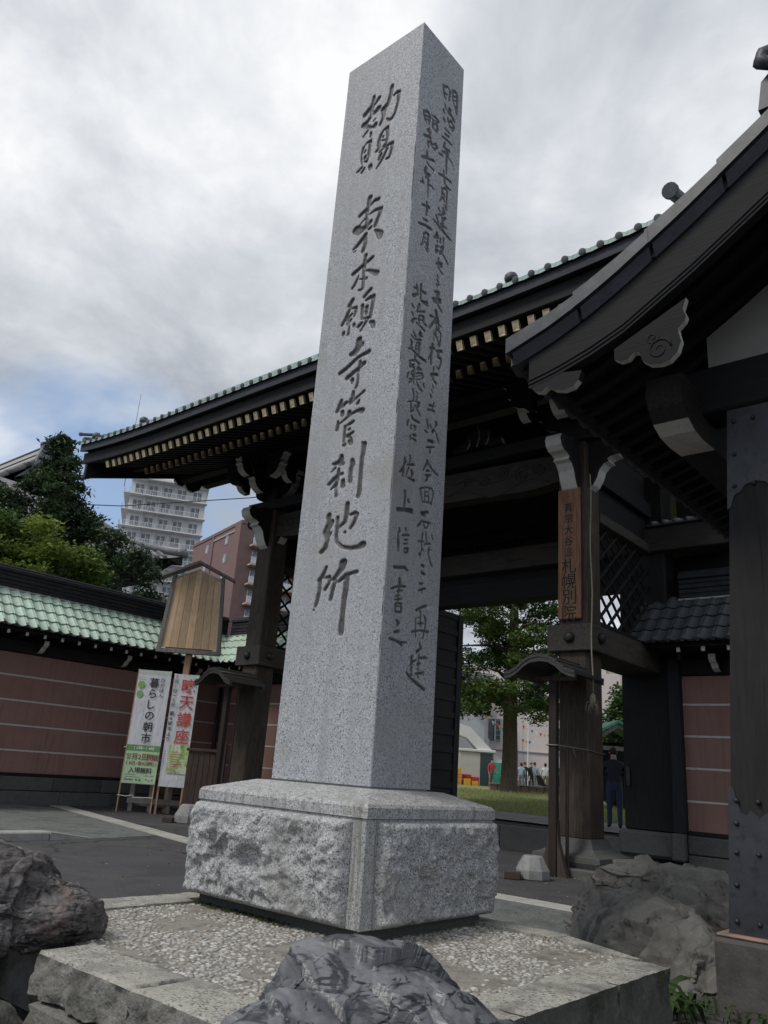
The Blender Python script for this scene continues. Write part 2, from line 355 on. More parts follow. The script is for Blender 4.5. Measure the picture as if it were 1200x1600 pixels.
def glyph(ch, bold=0.0):
    """flat outline mesh of one character, normalised to its own box: verts (n,2) in -.5...5, tris, and (w,h) in em"""
    if (ch, bold) in _glyphs: return _glyphs[ch, bold]
    c = bpy.data.curves.new('glyph', 'FONT'); c.body = ch; c.size = 1; c.resolution_u = 3; c.offset = bold
    o = bpy.data.objects.new('glyph', c); COL.objects.link(o); dg = bpy.context.evaluated_depsgraph_get(); dg.update()
    ev = o.evaluated_get(dg); me = ev.to_mesh(); me.calc_loop_triangles()
    V = np.array([v.co[:2] for v in me.vertices], np.float64).reshape(-1, 2); Tt = np.array([t.vertices[:] for t in me.loop_triangles], np.int32).reshape(-1, 3)
    ev.to_mesh_clear(); bpy.data.objects.remove(o); bpy.data.curves.remove(c)
    if len(V) == 0: _glyphs[ch, bold] = (V, Tt, (.5, .5), (0, 0)); return _glyphs[ch, bold]
    lo, hi = V.min(0), V.max(0); c_ = (lo+hi)/2; wh = np.maximum(hi-lo, 1e-3)
    _glyphs[ch, bold] = ((V-c_), Tt, tuple(wh), tuple(c_)); return _glyphs[ch, bold]
def text_part(name, items, m, parent, M, bold=0.0, lift=.002):
    """items: (char, x, y, size) in the plane X,Y of frame M (Z towards the viewer); lettering as one thin printed sheet"""
    Vs, Fs, o = [], [], 0
    for ch, x, y, sz in items:
        V, Tt, wh, c_ = glyph(ch, bold)
        if len(V) == 0: continue
        W = np.zeros((len(V), 3)); W[:, 0] = V[:, 0]*sz+x; W[:, 1] = V[:, 1]*sz+y; W[:, 2] = lift
        Vs.append(W); Fs.append(Tt+o); o += len(V)
    V = np.concatenate(Vs); A = np.array(M)
    return np_mesh(name, V @ A[:3, :3].T+A[:3, 3], np.concatenate(Fs), m, parent)
def column(s, x, y, step, sz): return [(c, x, y-i*step, sz) for i, c in enumerate(s) if c != ' ']
def row(s, x, y, step, sz): return [(c, x+i*step, y, sz) for i, c in enumerate(s) if c != ' ']
GLYPHS = [('choku',1.036,[[(-4549,7888,21),(-4553,7835,24),(-4570,7786,22),(-4580,7759,31),(-4609,7743,33),(-4655,7710,35)],[(-4473,7825,26),(-4505,7789,18),(-4541,7761,15),(-4568,7726,26),(-4562,7664,24)],[(-4465,7690,33),(-4510,7662,33)],[(-4580,7624,24),(-4612,7593,26),(-4668,7579,32)],[(-4668,7579,29),(-4605,7522,22),(-4544,7483,18)],[(-4497,7571,11),(-4525,7551,10)],[(-4493,7491,30),(-4496,7472,27)],[(-4591,7473,16),(-4623,7446,16),(-4651,7421,13)],[(-4546,7415,18),(-4541,7367,16)],[(-4303,7879,23),(-4310,7770,26),(-4336,7678,27),(-4387,7635,35),(-4389,7521,22),(-4425,7452,19)],[(-4404,7637,31),(-4342,7649,22)],[(-4261,7736,17),(-4226,7755,18),(-4195,7741,19),(-4201,7613,19),(-4232,7485,18),(-4269,7442,20),(-4302,7437,18),(-4335,7477,10)]]),('tamau',1.059,[[(-4535,7307,20),(-4546,7204,19),(-4546,7115,19),(-4566,7058,14),(-4598,7083,10)],[(-4540,7309,19),(-4583,7313,13),(-4607,7294,10)],[(-4631,7275,17),(-4647,7218,14),(-4647,7137,13),(-4631,7064,11)],[(-4599,7216,13),(-4610,7198,12)],[(-4595,7138,19),(-4598,7123,19)],[(-4627,7022,15),(-4663,7001,17),(-4693,6993,13)],[(-4593,6989,17),(-4624,6953,17)],[(-4511,6981,27),(-4505,6951,27)],[(-4316,7356,21),(-4305,7238,19),(-4315,7164,16),(-4354,7138,11)],[(-4325,7361,17),(-4365,7348,14),(-4403,7301,19),(-4421,7231,21),(-4413,7139,21),(-4445,7124,17)],[(-4362,7270,12),(-4365,7260,12)],[(-4379,7228,9),(-4344,7208,11)],[(-4233,7119,19),(-4287,7125,15),(-4343,7113,14),(-4399,7088,10)],[(-4229,7116,19),(-4234,7033,18),(-4260,6957,18),(-4296,6954,13)],[(-4295,7082,17),(-4334,7009,19),(-4378,6946,17),(-4423,6896,8)],[(-4376,7055,19),(-4400,7001,15)]]),('higashi',1.106,[[(-4470,6576,29),(-4479,6530,21),(-4484,6452,19),(-4493,6390,18),(-4488,6294,17),(-4484,6227,19)],[(-4353,6502,22),(-4402,6509,18),(-4438,6487,16),(-4465,6466,7)],[(-4499,6450,22),(-4549,6431,24),(-4589,6412,23)],[(-4450,6372,11),(-4390,6389,16),(-4308,6373,22),(-4318,6318,22),(-4343,6265,23),(-4364,6201,24)],[(-4509,6346,9),(-4553,6315,8),(-4592,6285,11)],[(-4430,6279,21),(-4458,6248,9)],[(-4488,6243,29),(-4544,6226,34),(-4621,6261,46),(-4578,6204,27)],[(-4423,6204,18),(-4448,6197,17)],[(-4484,6149,24),(-4521,6110,27),(-4588,6061,23),(-4638,6036,10)],[(-4478,6096,19),(-4481,6019,23),(-4501,5968,24)],[(-4593,6007,6),(-4632,6003,6)],[(-4367,6149,10),(-4323,6109,27),(-4294,6069,39),(-4289,6044,32)]]),('hon',1.138,[[(-4455,5904,19),(-4462,5844,19),(-4464,5769,19),(-4461,5677,16),(-4457,5593,16),(-4458,5537,17),(-4480,5525,14),(-4510,5534,12)],[(-4363,5840,20),(-4417,5817,20),(-4468,5804,20),(-4535,5773,23),(-4605,5747,23)],[(-4525,5703,6),(-4551,5650,15),(-4570,5612,17),(-4596,5585,16)],[(-4435,5721,9),(-4397,5709,13),(-4337,5665,24),(-4293,5637,32)],[(-4513,5654,6),(-4469,5639,11),(-4421,5631,16)]]),('gan',1.165,[[(-4575,5451,23),(-4597,5418,25),(-4612,5403,23)],[(-4596,5369,17),(-4624,5318,19),(-4650,5271,17),(-4684,5214,18)],[(-4567,5359,11),(-4519,5349,16),(-4521,5310,18),(-4532,5262,14)],[(-4569,5295,13),(-4593,5277,13)],[(-4572,5236,14),(-4611,5205,17)],[(-4625,5282,17),(-4611,5209,17)],[(-4586,5177,6),(-4589,5134,11),(-4590,5086,18)],[(-4654,5124,17),(-4656,5104,18)],[(-4530,5173,17),(-4525,5152,17)],[(-4352,5485,21),(-4391,5459,21),(-4425,5432,20)],[(-4401,5383,12),(-4352,5397,19),(-4307,5396,21),(-4309,5329,18),(-4318,5257,18),(-4328,5182,18)],[(-4441,5345,17),(-4437,5280,16),(-4433,5199,13)],[(-4382,5308,21),(-4380,5287,17)],[(-4382,5264,20),(-4382,5236,17)],[(-4432,5195,10),(-4386,5191,11),(-4340,5186,12)],[(-4361,5166,18),(-4389,5129,14),(-4437,5067,10)],[(-4432,5151,17),(-4467,5128,21)],[(-4325,5130,14),(-4292,5107,27),(-4279,5068,21)]]),('ji',1.194,[[(-4441,4985,29),(-4444,4937,27),(-4454,4887,34),(-4483,4861,34),(-4525,4856,25)],[(-4406,4920,29),(-4431,4910,27)],[(-4310,4815,25),(-4363,4810,19),(-4419,4802,18),(-4474,4779,19),(-4563,4727,22),(-4650,4696,21)],[(-4356,4713,25),(-4412,4682,20),(-4481,4651,22),(-4550,4619,25)],[(-4403,4749,13),(-4408,4698,13),(-4414,4631,10),(-4412,4545,13),(-4420,4501,15),(-4436,4484,9)],[(-4483,4582,21),(-4480,4551,13)]]),('kan',1.233,[[(-4596,4407,15),(-4607,4357,26),(-4638,4304,18)],[(-4533,4368,17),(-4567,4343,18)],[(-4569,4286,20),(-4564,4251,18)],[(-4455,4457,13),(-4457,4405,20),(-4478,4358,24)],[(-4323,4427,15),(-4362,4406,11),(-4407,4387,13),(-4447,4363,13)],[(-4372,4352,11),(-4390,4322,15)],[(-4483,4265,20),(-4486,4239,19)],[(-4329,4238,28),(-4372,4254,17),(-4433,4243,14),(-4494,4220,13),(-4580,4177,8)],[(-4612,4202,10),(-4611,4150,18),(-4616,4121,17)],[(-4518,4132,14),(-4517,4055,14),(-4517,3987,13)],[(-4508,3952,21)],[(-4424,4156,17),(-4454,4146,15),(-4490,4138,9)],[(-4458,4092,13),(-4474,4087,10)],[(-4412,4052,13),(-4452,4040,14),(-4488,4031,13)],[(-4440,3974,24),(-4429,3951,22)],[(-4476,4020,9),(-4427,4001,9)]]),('setsu',1.268,[[(-4528,3850,18),(-4526,3816,26),(-4548,3800,21),(-4600,3790,19),(-4622,3794,13)],[(-4503,3774,19),(-4539,3769,15)],[(-4590,3750,13),(-4619,3727,7),(-4641,3713,3)],[(-4545,3733,11),(-4546,3692,15),(-4550,3639,15),(-4561,3580,17),(-4557,3527,10),(-4551,3481,17)],[(-4497,3678,15),(-4539,3678,15),(-4598,3644,19),(-4646,3608,20)],[(-4565,3593,17),(-4599,3567,11),(-4625,3545,5)],[(-4481,3610,19),(-4477,3557,20)],[(-4393,3784,18),(-4381,3745,23),(-4401,3700,18),(-4400,3643,18),(-4394,3590,20)],[(-4267,3909,23),(-4269,3856,21),(-4279,3765,18),(-4279,3648,17),(-4277,3528,18),(-4278,3469,20),(-4287,3435,20)],[(-4299,3928,6),(-4273,3918,13)]]),('chi',1.305,[[(-4609,3318,21),(-4610,3239,18),(-4623,3166,33),(-4602,3089,18),(-4616,3026,21),(-4660,2991,21)],[(-4568,3249,23),(-4614,3181,25)],[(-4502,3280,15),(-4499,3173,14),(-4502,3108,16),(-4485,3058,14),(-4421,3009,15),(-4325,2985,17),(-4234,2985,21),(-4190,2999,31)],[(-4402,3388,19),(-4402,3289,18),(-4415,3226,18),(-4475,3190,12)],[(-4359,3282,12),(-4308,3291,17),(-4280,3274,17),(-4308,3202,16),(-4345,3159,12)],[(-4402,3133,14)],[(-4581,3136,17),(-4562,3157,7)]]),('sho',1.347,[[(-4582,2853,13),(-4607,2792,17),(-4654,2741,17)],[(-4642,2732,17),(-4638,2660,16),(-4652,2567,16),(-4667,2522,13)],[(-4680,2493,10)],[(-4591,2758,10),(-4534,2768,13),(-4532,2713,13),(-4573,2658,14)],[(-4389,2871,33),(-4399,2825,27),(-4445,2775,20),(-4488,2736,17)],[(-4465,2722,16),(-4482,2646,16),(-4498,2566,15)],[(-4231,2776,16),(-4301,2768,14),(-4350,2757,20),(-4427,2711,12)],[(-4340,2756,24),(-4334,2663,23),(-4345,2535,20),(-4347,2422,18),(-4351,2333,24),(-4347,2281,20)]])]
SIDE_GLYPHS = [(1.774,[[(4920,7976,9),(4927,7922,10),(4948,7853,11),(4971,7833,9)],[(4929,7964,13),(4994,8012,11),(5039,7994,11),(5038,7929,11),(5026,7851,8)],[(4945,7886,13),(4991,7910,8)],[(5079,8037,8),(5089,7973,9),(5094,7905,7),(5136,7859,8),(5168,7797,10)],[(5086,8026,15),(5133,8058,17),(5168,8031,13),(5171,7912,11),(5168,7790,10)],[(5106,7974,9),(5158,8011,9)],[(5104,7921,6),(5162,7961,6)]]),(1.757,[[(4966,7754,10),(4990,7715,9)],[(4946,7671,12),(4961,7640,10)],[(4960,7565,13),(4973,7537,9)],[(5056,7769,16),(5034,7700,18),(5082,7704,17),(5133,7674,16)],[(5024,7629,8),(5038,7582,10),(5106,7523,8)],[(5042,7589,9),(5087,7637,11),(5138,7600,12),(5116,7531,7)],[(5057,7535,7),(5123,7580,9)]]),(1.744,[[(4989,7465,11),(5068,7466,12)],[(4989,7396,10),(5056,7414,13)],[(4954,7334,12),(5024,7347,13),(5106,7349,12)]]),(1.731,[[(4997,7292,9),(4990,7245,12),(4977,7212,7)],[(4977,7219,9),(5079,7245,13)],[(4910,7097,9),(4970,7113,9)],[(4971,7155,13),(5045,7204,16),(5059,7168,14)]]),(1.733,[[(5032,7180,12),(5040,7141,12),(5042,7038,10),(5050,6940,7)],[(5050,7149,6),(5112,7150,8),(5155,7121,7)],[(4920,7092,8),(4970,7107,7)]]),(1.723,[[(4934,6859,13),(5028,6887,12),(5131,6898,14)],[(5004,6958,6),(5014,6870,9),(5034,6811,10),(5076,6800,13),(5118,6796,10)]]),(1.713,[[(4995,6731,9),(5001,6649,8),(4990,6598,8),(4964,6555,6)],[(5000,6728,10),(5053,6769,12),(5080,6748,10),(5077,6651,8),(5079,6526,8)],[(5024,6683,10),(5041,6659,8)],[(5023,6632,9),(5042,6605,8)],[(5033,6570,5),(5076,6531,8)]]),(1.698,[[(4956,6468,9),(4978,6443,9)],[(4957,6394,9),(5014,6422,10),(5050,6475,15),(5027,6516,10)],[(4925,6362,11),(4952,6325,9),(4970,6287,8)],[(4882,6289,9),(4967,6271,12),(5027,6261,15)],[(5017,6382,10),(5074,6426,11)],[(5020,6355,8),(5066,6403,8)],[(4998,6309,8),(5050,6353,7)],[(5035,6408,8),(5036,6274,9)],[(5052,6320,7),(5098,6318,9)]]),(1.704,[[(4991,6261,19),(5041,6258,15),(5113,6241,15),(5180,6231,9)],[(5024,6286,15),(5040,6272,13)],[(5076,6323,9),(5097,6319,7)]]),(1.688,[[(4953,6184,9),(4961,6145,20),(4912,6099,9)],[(4966,6089,12)],[(4947,6019,10),(4979,6046,10)],[(4954,6002,8),(4952,5961,12),(4983,6000,9)],[(5015,6151,8),(5014,6102,9)],[(5057,6188,8),(5067,6121,7)],[(5009,6047,7),(5064,6092,10),(5045,6025,13),(5014,5978,11)],[(5021,6010,7),(5072,5993,9),(5114,5970,10),(5146,5939,9)]]),(1.683,[[(4999,5925,8),(5002,5862,9),(5008,5812,8),(5069,5787,10)],[(4967,5841,9),(5051,5891,12),(5044,5853,13)]]),(1.675,[[(4996,5727,7),(5012,5710,9)],[(4995,5680,9),(5015,5665,9)],[(4990,5624,8),(5031,5645,8)],[(5005,5610,10)]]),(1.67,[[(4973,5533,11),(5033,5563,11),(5027,5523,13)],[(5004,5510,11),(5011,5481,9)],[(4948,5443,13),(5053,5495,16)],[(4982,5433,19),(5055,5470,16)]]),(1.673,[[(4970,5425,14),(5062,5475,14)],[(5017,5431,9),(5053,5408,11),(5091,5376,7)]]),(1.665,[[(5005,5346,15),(5024,5295,17)],[(4929,5251,14),(4974,5265,7)],[(5029,5285,15),(4971,5196,11),(4921,5120,9)],[(5012,5211,7),(5054,5266,10)],[(5050,5264,9),(5068,5164,7)],[(5026,5209,6),(5027,5085,7)],[(5013,5136,7),(5057,5177,7)],[(5002,5104,9),(5022,5083,7)],[(4990,5136,4),(4995,5019,5)],[(5067,5228,8),(5101,5219,6)],[(5059,5153,7),(5092,5157,7),(5098,5083,7),(5085,5007,8)],[(5036,5084,7),(5063,5040,8)],[(5051,5019,5),(5085,5004,7)]]),(1.659,[[(4983,4991,9),(4979,4930,12),(4975,4866,9),(4974,4773,8)],[(4943,4924,10),(5005,4952,15)],[(4977,4898,8),(4954,4849,7),(4933,4799,5)],[(5043,4939,10),(5121,4974,14)],[(5076,4940,9),(5071,4887,13),(5112,4900,10),(5124,4869,8),(5114,4820,7),(5090,4771,8)],[(5051,4790,5),(5080,4776,6)]]),(1.655,[[(5021,4762,8),(5017,4720,8)],[(4980,4672,10),(5073,4712,15)],[(5004,4665,9),(5015,4639,9),(5063,4618,11)]]),(1.65,[[(5010,4583,6),(5033,4554,6)],[(5004,4532,6),(5022,4506,6)],[(4997,4472,10),(5008,4452,8)]]),(1.65,[[(4984,4367,10),(5019,4376,9)],[(5047,4418,7),(5050,4383,10)],[(4970,4317,10),(5014,4330,7),(5059,4336,10)],[(5033,4370,7),(5031,4346,7)]]),(1.651,[[(4961,4220,8),(4977,4183,10),(4990,4138,6)],[(5013,4188,8),(5028,4165,8)],[(4949,4105,10),(4971,4099,10)],[(5093,4247,10),(5108,4229,11),(5089,4195,7)],[(5069,4160,11),(5049,4129,10)],[(5092,4152,4),(5122,4117,7),(5143,4081,9)]]),(1.667,[[(5118,4124,6),(5137,4096,8),(5156,4065,6)]]),(1.648,[[(4999,4029,12),(5056,4042,16)],[(4974,3957,7),(5082,4000,8)],[(5031,3964,6),(5030,3929,10)]]),(1.645,[[(5002,3842,10),(4992,3802,10),(4962,3757,8),(4947,3730,4)],[(5017,3822,11),(5082,3782,10),(5155,3762,12)],[(4997,3747,9),(5027,3757,11)],[(4984,3701,7),(5052,3724,9)],[(5027,3707,8),(5012,3674,9),(4985,3640,5)]]),(1.646,[[(4924,3559,8),(4946,3498,7),(4968,3448,6)],[(4928,3563,7),(5019,3601,6),(5088,3610,8),(5110,3578,7),(5104,3526,6),(5087,3462,8)],[(4988,3561,4),(4996,3464,5)],[(5046,3590,4),(5050,3487,5)],[(4997,3555,5),(5027,3559,5)],[(5000,3518,6),(5030,3524,6)],[(4988,3459,7),(5073,3477,8)]]),(1.644,[[(4959,3351,12),(5042,3382,12)],[(4977,3341,13),(5010,3345,10)],[(4973,3291,5),(4944,3245,9),(4917,3219,6)],[(4986,3282,7),(5088,3297,9)],[(5000,3267,7),(5016,3234,7),(5054,3244,6),(5063,3279,7)]]),(1.654,[[(4991,3179,7),(4989,3109,7),(4985,3066,6)],[(5036,3204,7),(5051,3126,7),(5046,3093,4)],[(4937,3093,7),(5018,3114,6)],[(5024,3092,7),(5099,3117,8)],[(5118,3200,7),(5133,3167,7)],[(4995,3048,6),(5017,3032,6)],[(4958,2996,7),(4977,2975,7),(4994,3058,4)],[(5093,3084,6),(5087,3050,11),(5085,3029,6),(5102,2980,7),(5140,2934,9)],[(5095,3058,5),(5120,3070,4)]]),(1.653,[[(5004,2906,12),(5029,2902,12)],[(5013,2844,13),(5039,2839,13)]]),(1.656,[[(4987,2746,8),(5029,2759,8),(5012,2742,6)],[(4980,2687,7),(5022,2704,9),(5064,2720,10)],[(5029,2694,5),(5025,2670,4)]]),(1.664,[[(4965,2518,10),(5011,2546,9),(5089,2580,10)],[(5019,2525,7),(5028,2474,8),(5031,2400,7)],[(4959,2454,5),(4975,2309,6)],[(5065,2496,7),(5091,2479,9),(5097,2412,7),(5069,2310,7)],[(4987,2414,6),(5059,2429,8)],[(4923,2336,9),(5028,2366,7),(5126,2371,12)],[(4977,2457,4),(5024,2473,4)]]),(1.672,[[(5027,2270,5),(5053,2227,11),(5002,2189,11)],[(5036,2144,9),(5120,2160,11)],[(4941,2147,9),(4940,2094,10),(4949,1995,6)],[(4940,2094,10),(4996,2123,7)],[(5017,2090,10),(5052,2103,9)],[(5001,2013,9),(5094,2033,11)],[(5028,2172,5),(5033,1985,6)],[(4884,2011,8),(4946,1970,12),(5019,1941,13),(5118,1906,12)]]),(1.708,[[(4629,7409,8),(4638,7364,9),(4667,7313,9),(4688,7300,7)],[(4634,7402,12),(4700,7445,13),(4737,7415,12),(4726,7309,8)],[(4657,7365,9),(4709,7392,9)],[(4661,7323,7),(4713,7354,7)],[(4764,7452,8),(4828,7474,14),(4870,7462,13),(4843,7417,8)],[(4792,7421,7),(4788,7350,11),(4785,7318,9),(4851,7314,10)],[(4796,7372,8),(4854,7403,12),(4872,7365,11),(4851,7318,8)],[(4772,7413,6),(4822,7423,6)]]),(1.699,[[(4740,7267,10),(4709,7220,11),(4757,7236,12)],[(4659,7125,12),(4758,7173,15)],[(4743,7225,8),(4754,7159,12)],[(4729,7110,10),(4740,7038,8)],[(4735,7093,8),(4775,7146,8),(4784,7094,10),(4841,7078,9)],[(4807,7126,9),(4858,7166,10),(4880,7145,12),(4831,7078,8)]]),(1.681,[[(4725,6986,7),(4733,6945,10),(4722,6911,10)],[(4653,6870,7),(4717,6908,10)]]),(1.684,[[(4728,6950,10),(4727,6906,10)],[(4654,6862,12),(4728,6899,11),(4836,6948,15)],[(4731,6865,7),(4752,6842,9),(4836,6838,13)]]),(1.672,[[(4725,6796,8),(4717,6747,15),(4710,6721,10)],[(4710,6711,9),(4785,6744,13),(4728,6670,10)],[(4679,6635,6),(4697,6598,9),(4656,6573,8)],[(4661,6573,9),(4707,6588,7)],[(4766,6734,9),(4773,6624,9),(4779,6515,6),(4776,6457,3)],[(4776,6620,7),(4819,6635,9),(4858,6628,9)]]),(1.663,[[(4706,6340,11),(4802,6374,15)],[(4770,6415,8),(4781,6349,13),(4772,6260,8)]]),(1.655,[[(4733,6196,10),(4788,6209,13)],[(4675,6111,12),(4756,6141,12),(4840,6158,16)]]),(1.664,[[(4789,6136,8),(4863,6157,11)]]),(1.651,[[(4754,6053,6),(4750,5990,6),(4746,5933,8),(4717,5892,6)],[(4760,6043,9),(4789,6082,9),(4823,6076,10),(4823,5988,9),(4820,5886,10)],[(4757,6014,8),(4787,6003,9)],[(4777,5970,7),(4800,5960,8),(4806,5944,5)],[(4785,5911,5),(4820,5892,8)]]),(1.627,[[(4698,5460,8),(4714,5431,8),(4721,5359,6)],[(4672,5407,12),(4715,5425,11)],[(4662,5320,15),(4729,5373,9)],[(4767,5500,10),(4765,5422,9),(4767,5346,9),(4805,5326,12),(4866,5360,12)],[(4769,5430,7),(4823,5435,14)]]),(1.637,[[(4788,5331,12),(4866,5332,15)]]),(1.622,[[(4651,5227,8),(4679,5205,10)],[(4659,5145,9),(4678,5127,8)],[(4667,5053,13),(4702,5106,8),(4732,5115,6)],[(4757,5282,10),(4744,5228,11),(4730,5189,8)],[(4734,5191,7),(4837,5246,10)],[(4767,5174,8),(4762,5125,8),(4774,5094,7)],[(4763,5169,7),(4824,5189,12),(4832,5149,10)],[(4762,5125,7),(4828,5147,7)],[(4736,5077,9),(4799,5069,10),(4849,5055,11)],[(4829,5129,7),(4871,5119,11)]]),(1.613,[[(4702,4970,8),(4731,4936,10)],[(4671,4921,8),(4698,4913,8)],[(4799,5014,10),(4793,4980,17),(4824,4989,10)],[(4717,4901,7),(4806,4937,11)],[(4753,4886,6),(4742,4820,7),(4757,4803,6)],[(4753,4886,6),(4796,4901,10),(4793,4790,7)],[(4756,4854,6),(4794,4870,6)],[(4754,4826,6),(4793,4839,6)],[(4667,4874,8),(4686,4859,10),(4687,4799,10)],[(4642,4774,7),(4693,4790,10),(4782,4767,12),(4889,4763,14)]]),(1.608,[[(4740,4744,10),(4753,4704,10)],[(4670,4665,8),(4744,4703,9),(4805,4702,11)],[(4683,4660,7),(4684,4612,10)],[(4665,4545,7),(4657,4497,7)],[(4715,4645,8),(4735,4660,6)],[(4742,4634,6),(4755,4545,6)],[(4704,4575,6),(4737,4593,5)],[(4703,4545,6),(4740,4564,5)],[(4803,4680,7),(4810,4648,10)],[(4785,4633,10),(4832,4652,10)],[(4788,4602,6),(4856,4627,7),(4873,4595,7)]]),(1.611,[[(4681,4618,8),(4739,4633,7)],[(4739,4633,6),(4750,4473,6)],[(4703,4563,5),(4732,4535,5)],[(4680,4491,7),(4741,4522,5)],[(4683,4460,7),(4719,4485,6),(4708,4512,4)],[(4791,4640,14),(4833,4656,11)],[(4770,4582,5),(4845,4623,7),(4870,4598,8),(4859,4569,7)],[(4773,4554,5),(4831,4592,5)],[(4771,4526,5),(4834,4558,6)],[(4790,4508,7),(4824,4470,9),(4865,4456,11)],[(4836,4529,7)],[(4884,4538,7),(4891,4509,10)],[(4663,4533,6),(4655,4491,6)]]),(1.609,[[(4742,4422,8),(4760,4372,8),(4761,4314,7)],[(4794,4419,7),(4813,4406,7)],[(4798,4382,7),(4814,4372,6)],[(4792,4351,6),(4805,4345,5)],[(4677,4270,4),(4769,4319,6),(4854,4333,6)],[(4839,4312,11),(4828,4290,12)],[(4730,4278,8),(4737,4212,7)],[(4729,4200,8),(4769,4225,6),(4773,4273,3)],[(4785,4284,4),(4818,4257,8),(4865,4213,7)]]),(1.604,[[(4750,4166,10),(4769,4145,12)],[(4708,4115,7),(4701,4061,9)],[(4769,4142,9),(4850,4146,11)],[(4749,4083,7),(4751,4047,8)],[(4782,4088,8),(4807,4092,8),(4806,4058,7)],[(4787,4044,5)],[(4786,4004,11),(4811,4008,14)],[(4746,3983,7),(4754,3947,8)],[(4777,3967,8),(4820,3964,11)]]),(1.596,[[(4693,3764,6),(4704,3728,13),(4685,3677,7),(4643,3614,8)],[(4685,3677,8),(4685,3634,12),(4682,3585,6)],[(4758,3805,7),(4773,3780,8),(4760,3742,6)],[(4731,3710,7),(4815,3739,12)],[(4757,3692,7),(4737,3646,6),(4721,3595,4)],[(4792,3676,11),(4806,3654,13),(4801,3625,8)],[(4750,3599,8),(4832,3602,13)]]),(1.596,[[(4725,3473,11),(4733,3436,10),(4727,3333,7)],[(4768,3415,6),(4782,3395,12)],[(4644,3295,11),(4722,3308,15),(4824,3336,15)]]),(1.596,[[(4648,3285,13),(4741,3312,15),(4833,3319,13)]]),(1.599,[[(4682,3142,6),(4693,3117,10),(4672,3090,6)],[(4677,3077,7),(4681,3037,11),(4690,2953,8)],[(4764,3160,8),(4774,3134,6)],[(4727,3090,8),(4808,3113,9)],[(4754,3059,7),(4789,3068,8)],[(4749,3024,6),(4796,3037,7)],[(4765,2990,6),(4768,2953,7)],[(4768,2991,5),(4807,2999,9),(4806,2968,8),(4772,2951,5)]]),(1.601,[[(4655,2806,12),(4727,2819,12),(4780,2834,12),(4813,2819,12)]]),(1.601,[[(4727,2737,6),(4735,2699,14)]]),(1.603,[[(4732,2726,6),(4736,2689,12)],[(4634,2626,9),(4704,2660,8),(4801,2681,9)],[(4739,2660,8),(4708,2617,6)],[(4719,2626,6),(4764,2640,9)],[(4690,2576,6),(4739,2598,7)],[(4687,2548,6),(4765,2571,8)],[(4719,2626,4),(4727,2547,5)],[(4693,2522,6),(4702,2455,8)],[(4695,2523,6),(4769,2535,8),(4775,2477,9)],[(4709,2500,6),(4743,2507,6)],[(4702,2455,7),(4770,2465,9)]]),(1.615,[[(4726,2391,11),(4745,2377,13),(4736,2350,8)],[(4708,2295,11),(4751,2310,12)],[(4653,2236,10),(4714,2234,11),(4783,2226,12),(4856,2238,7)],[(4783,2222,12),(4808,2205,7)]])]
# ================================================================== GROUND
G = -0.20
def struct(name, mb, m): return tag(part(name, mb, m), kind='structure')
# one sheet to the horizon, rising gently towards the garden behind the gate
def ground_z(x, y):
    d = math.hypot(x, y)
    return .29+.11*max(0.0, min(1.0, (y-17.3)/.6))+.013*max(0, min(60, d-18))
NX = [-400, -200, -120, -90, -70, -60, -50, -44, -38, -34, -30, -26, -22, -20, -18, -16, -14, -12, -10, -8, -6, -4, -2, 0, 3, 6, 10, 20, 50, 150, 400]
NY = [-400, -100, -40, -20, -10, -5, 0, 5, 10, 14, 17.3, 17.32, 18.3, 19, 21, 24, 28, 32, 36, 40, 44, 48, 52, 56, 62, 70, 90, 130, 250, 500]
V = []
for y in NY:
    for x in NX: V.append((x, y, ground_z(x, y) if y > 17.31 else G))
g = MB(); n_ = len(NX)
g.add(V, [(j*n_+i, j*n_+i+1, (j+1)*n_+i+1, (j+1)*n_+i) for j in range(len(NY)-1) for i in range(n_-1)])
ground = struct('ground', g, asphalt)
# garden lawn (grass blades on it further down), and the walk just behind the gate
lawn_soil = material('lawn_soil', (.19, .21, .095), .95, [('noise', 1.5, (.27, .28, .12), .42, .62), ('noise', 8, (.13, .17, .05), .5, .7), ('noise', .5, (.13, .13, .06), .5, .7)], [(60, .8, .02)], .15)
lw = MB(); lx = np.linspace(-34, -3, 32); ly = np.linspace(19.4, 46, 28)
lw.add([(x, y, ground_z(x, y)+.012) for y in ly for x in lx], [(j*32+i, j*32+i+1, (j+1)*32+i+1, (j+1)*32+i) for j in range(27) for i in range(31)])
struct('lawn', lw, lawn_soil)
pw = MB(); ly = [17.5, 18.3, 19.4]
pw.add([(x, y, ground_z(x, y)+.006) for y in ly for x in (-30, -3)], [(0, 1, 3, 2), (2, 3, 5, 4)]); struct('garden_path', pw, path_m)
# older, paler asphalt on the forecourt left and the gravelly patch in front of the gate
od = MB(); od.add([(-26, 3, G+.004), (-13.35, 8.0, G+.004), (-13.9, 10.2, G+.004), (-20.6, 11.3, G+.004), (-21.4, 10.8, G+.004), (-26, 9, G+.004)], [(0, 1, 2, 3, 4, 5)])
od.add([(-8.0, 6.9, G+.004), (-3.2, 6.9, G+.004), (-3.4, 10.0, G+.004), (-8.2, 10.0, G+.004)], [(0, 1, 2, 3)])
struct('worn_asphalt_patch', od, asphalt_old)
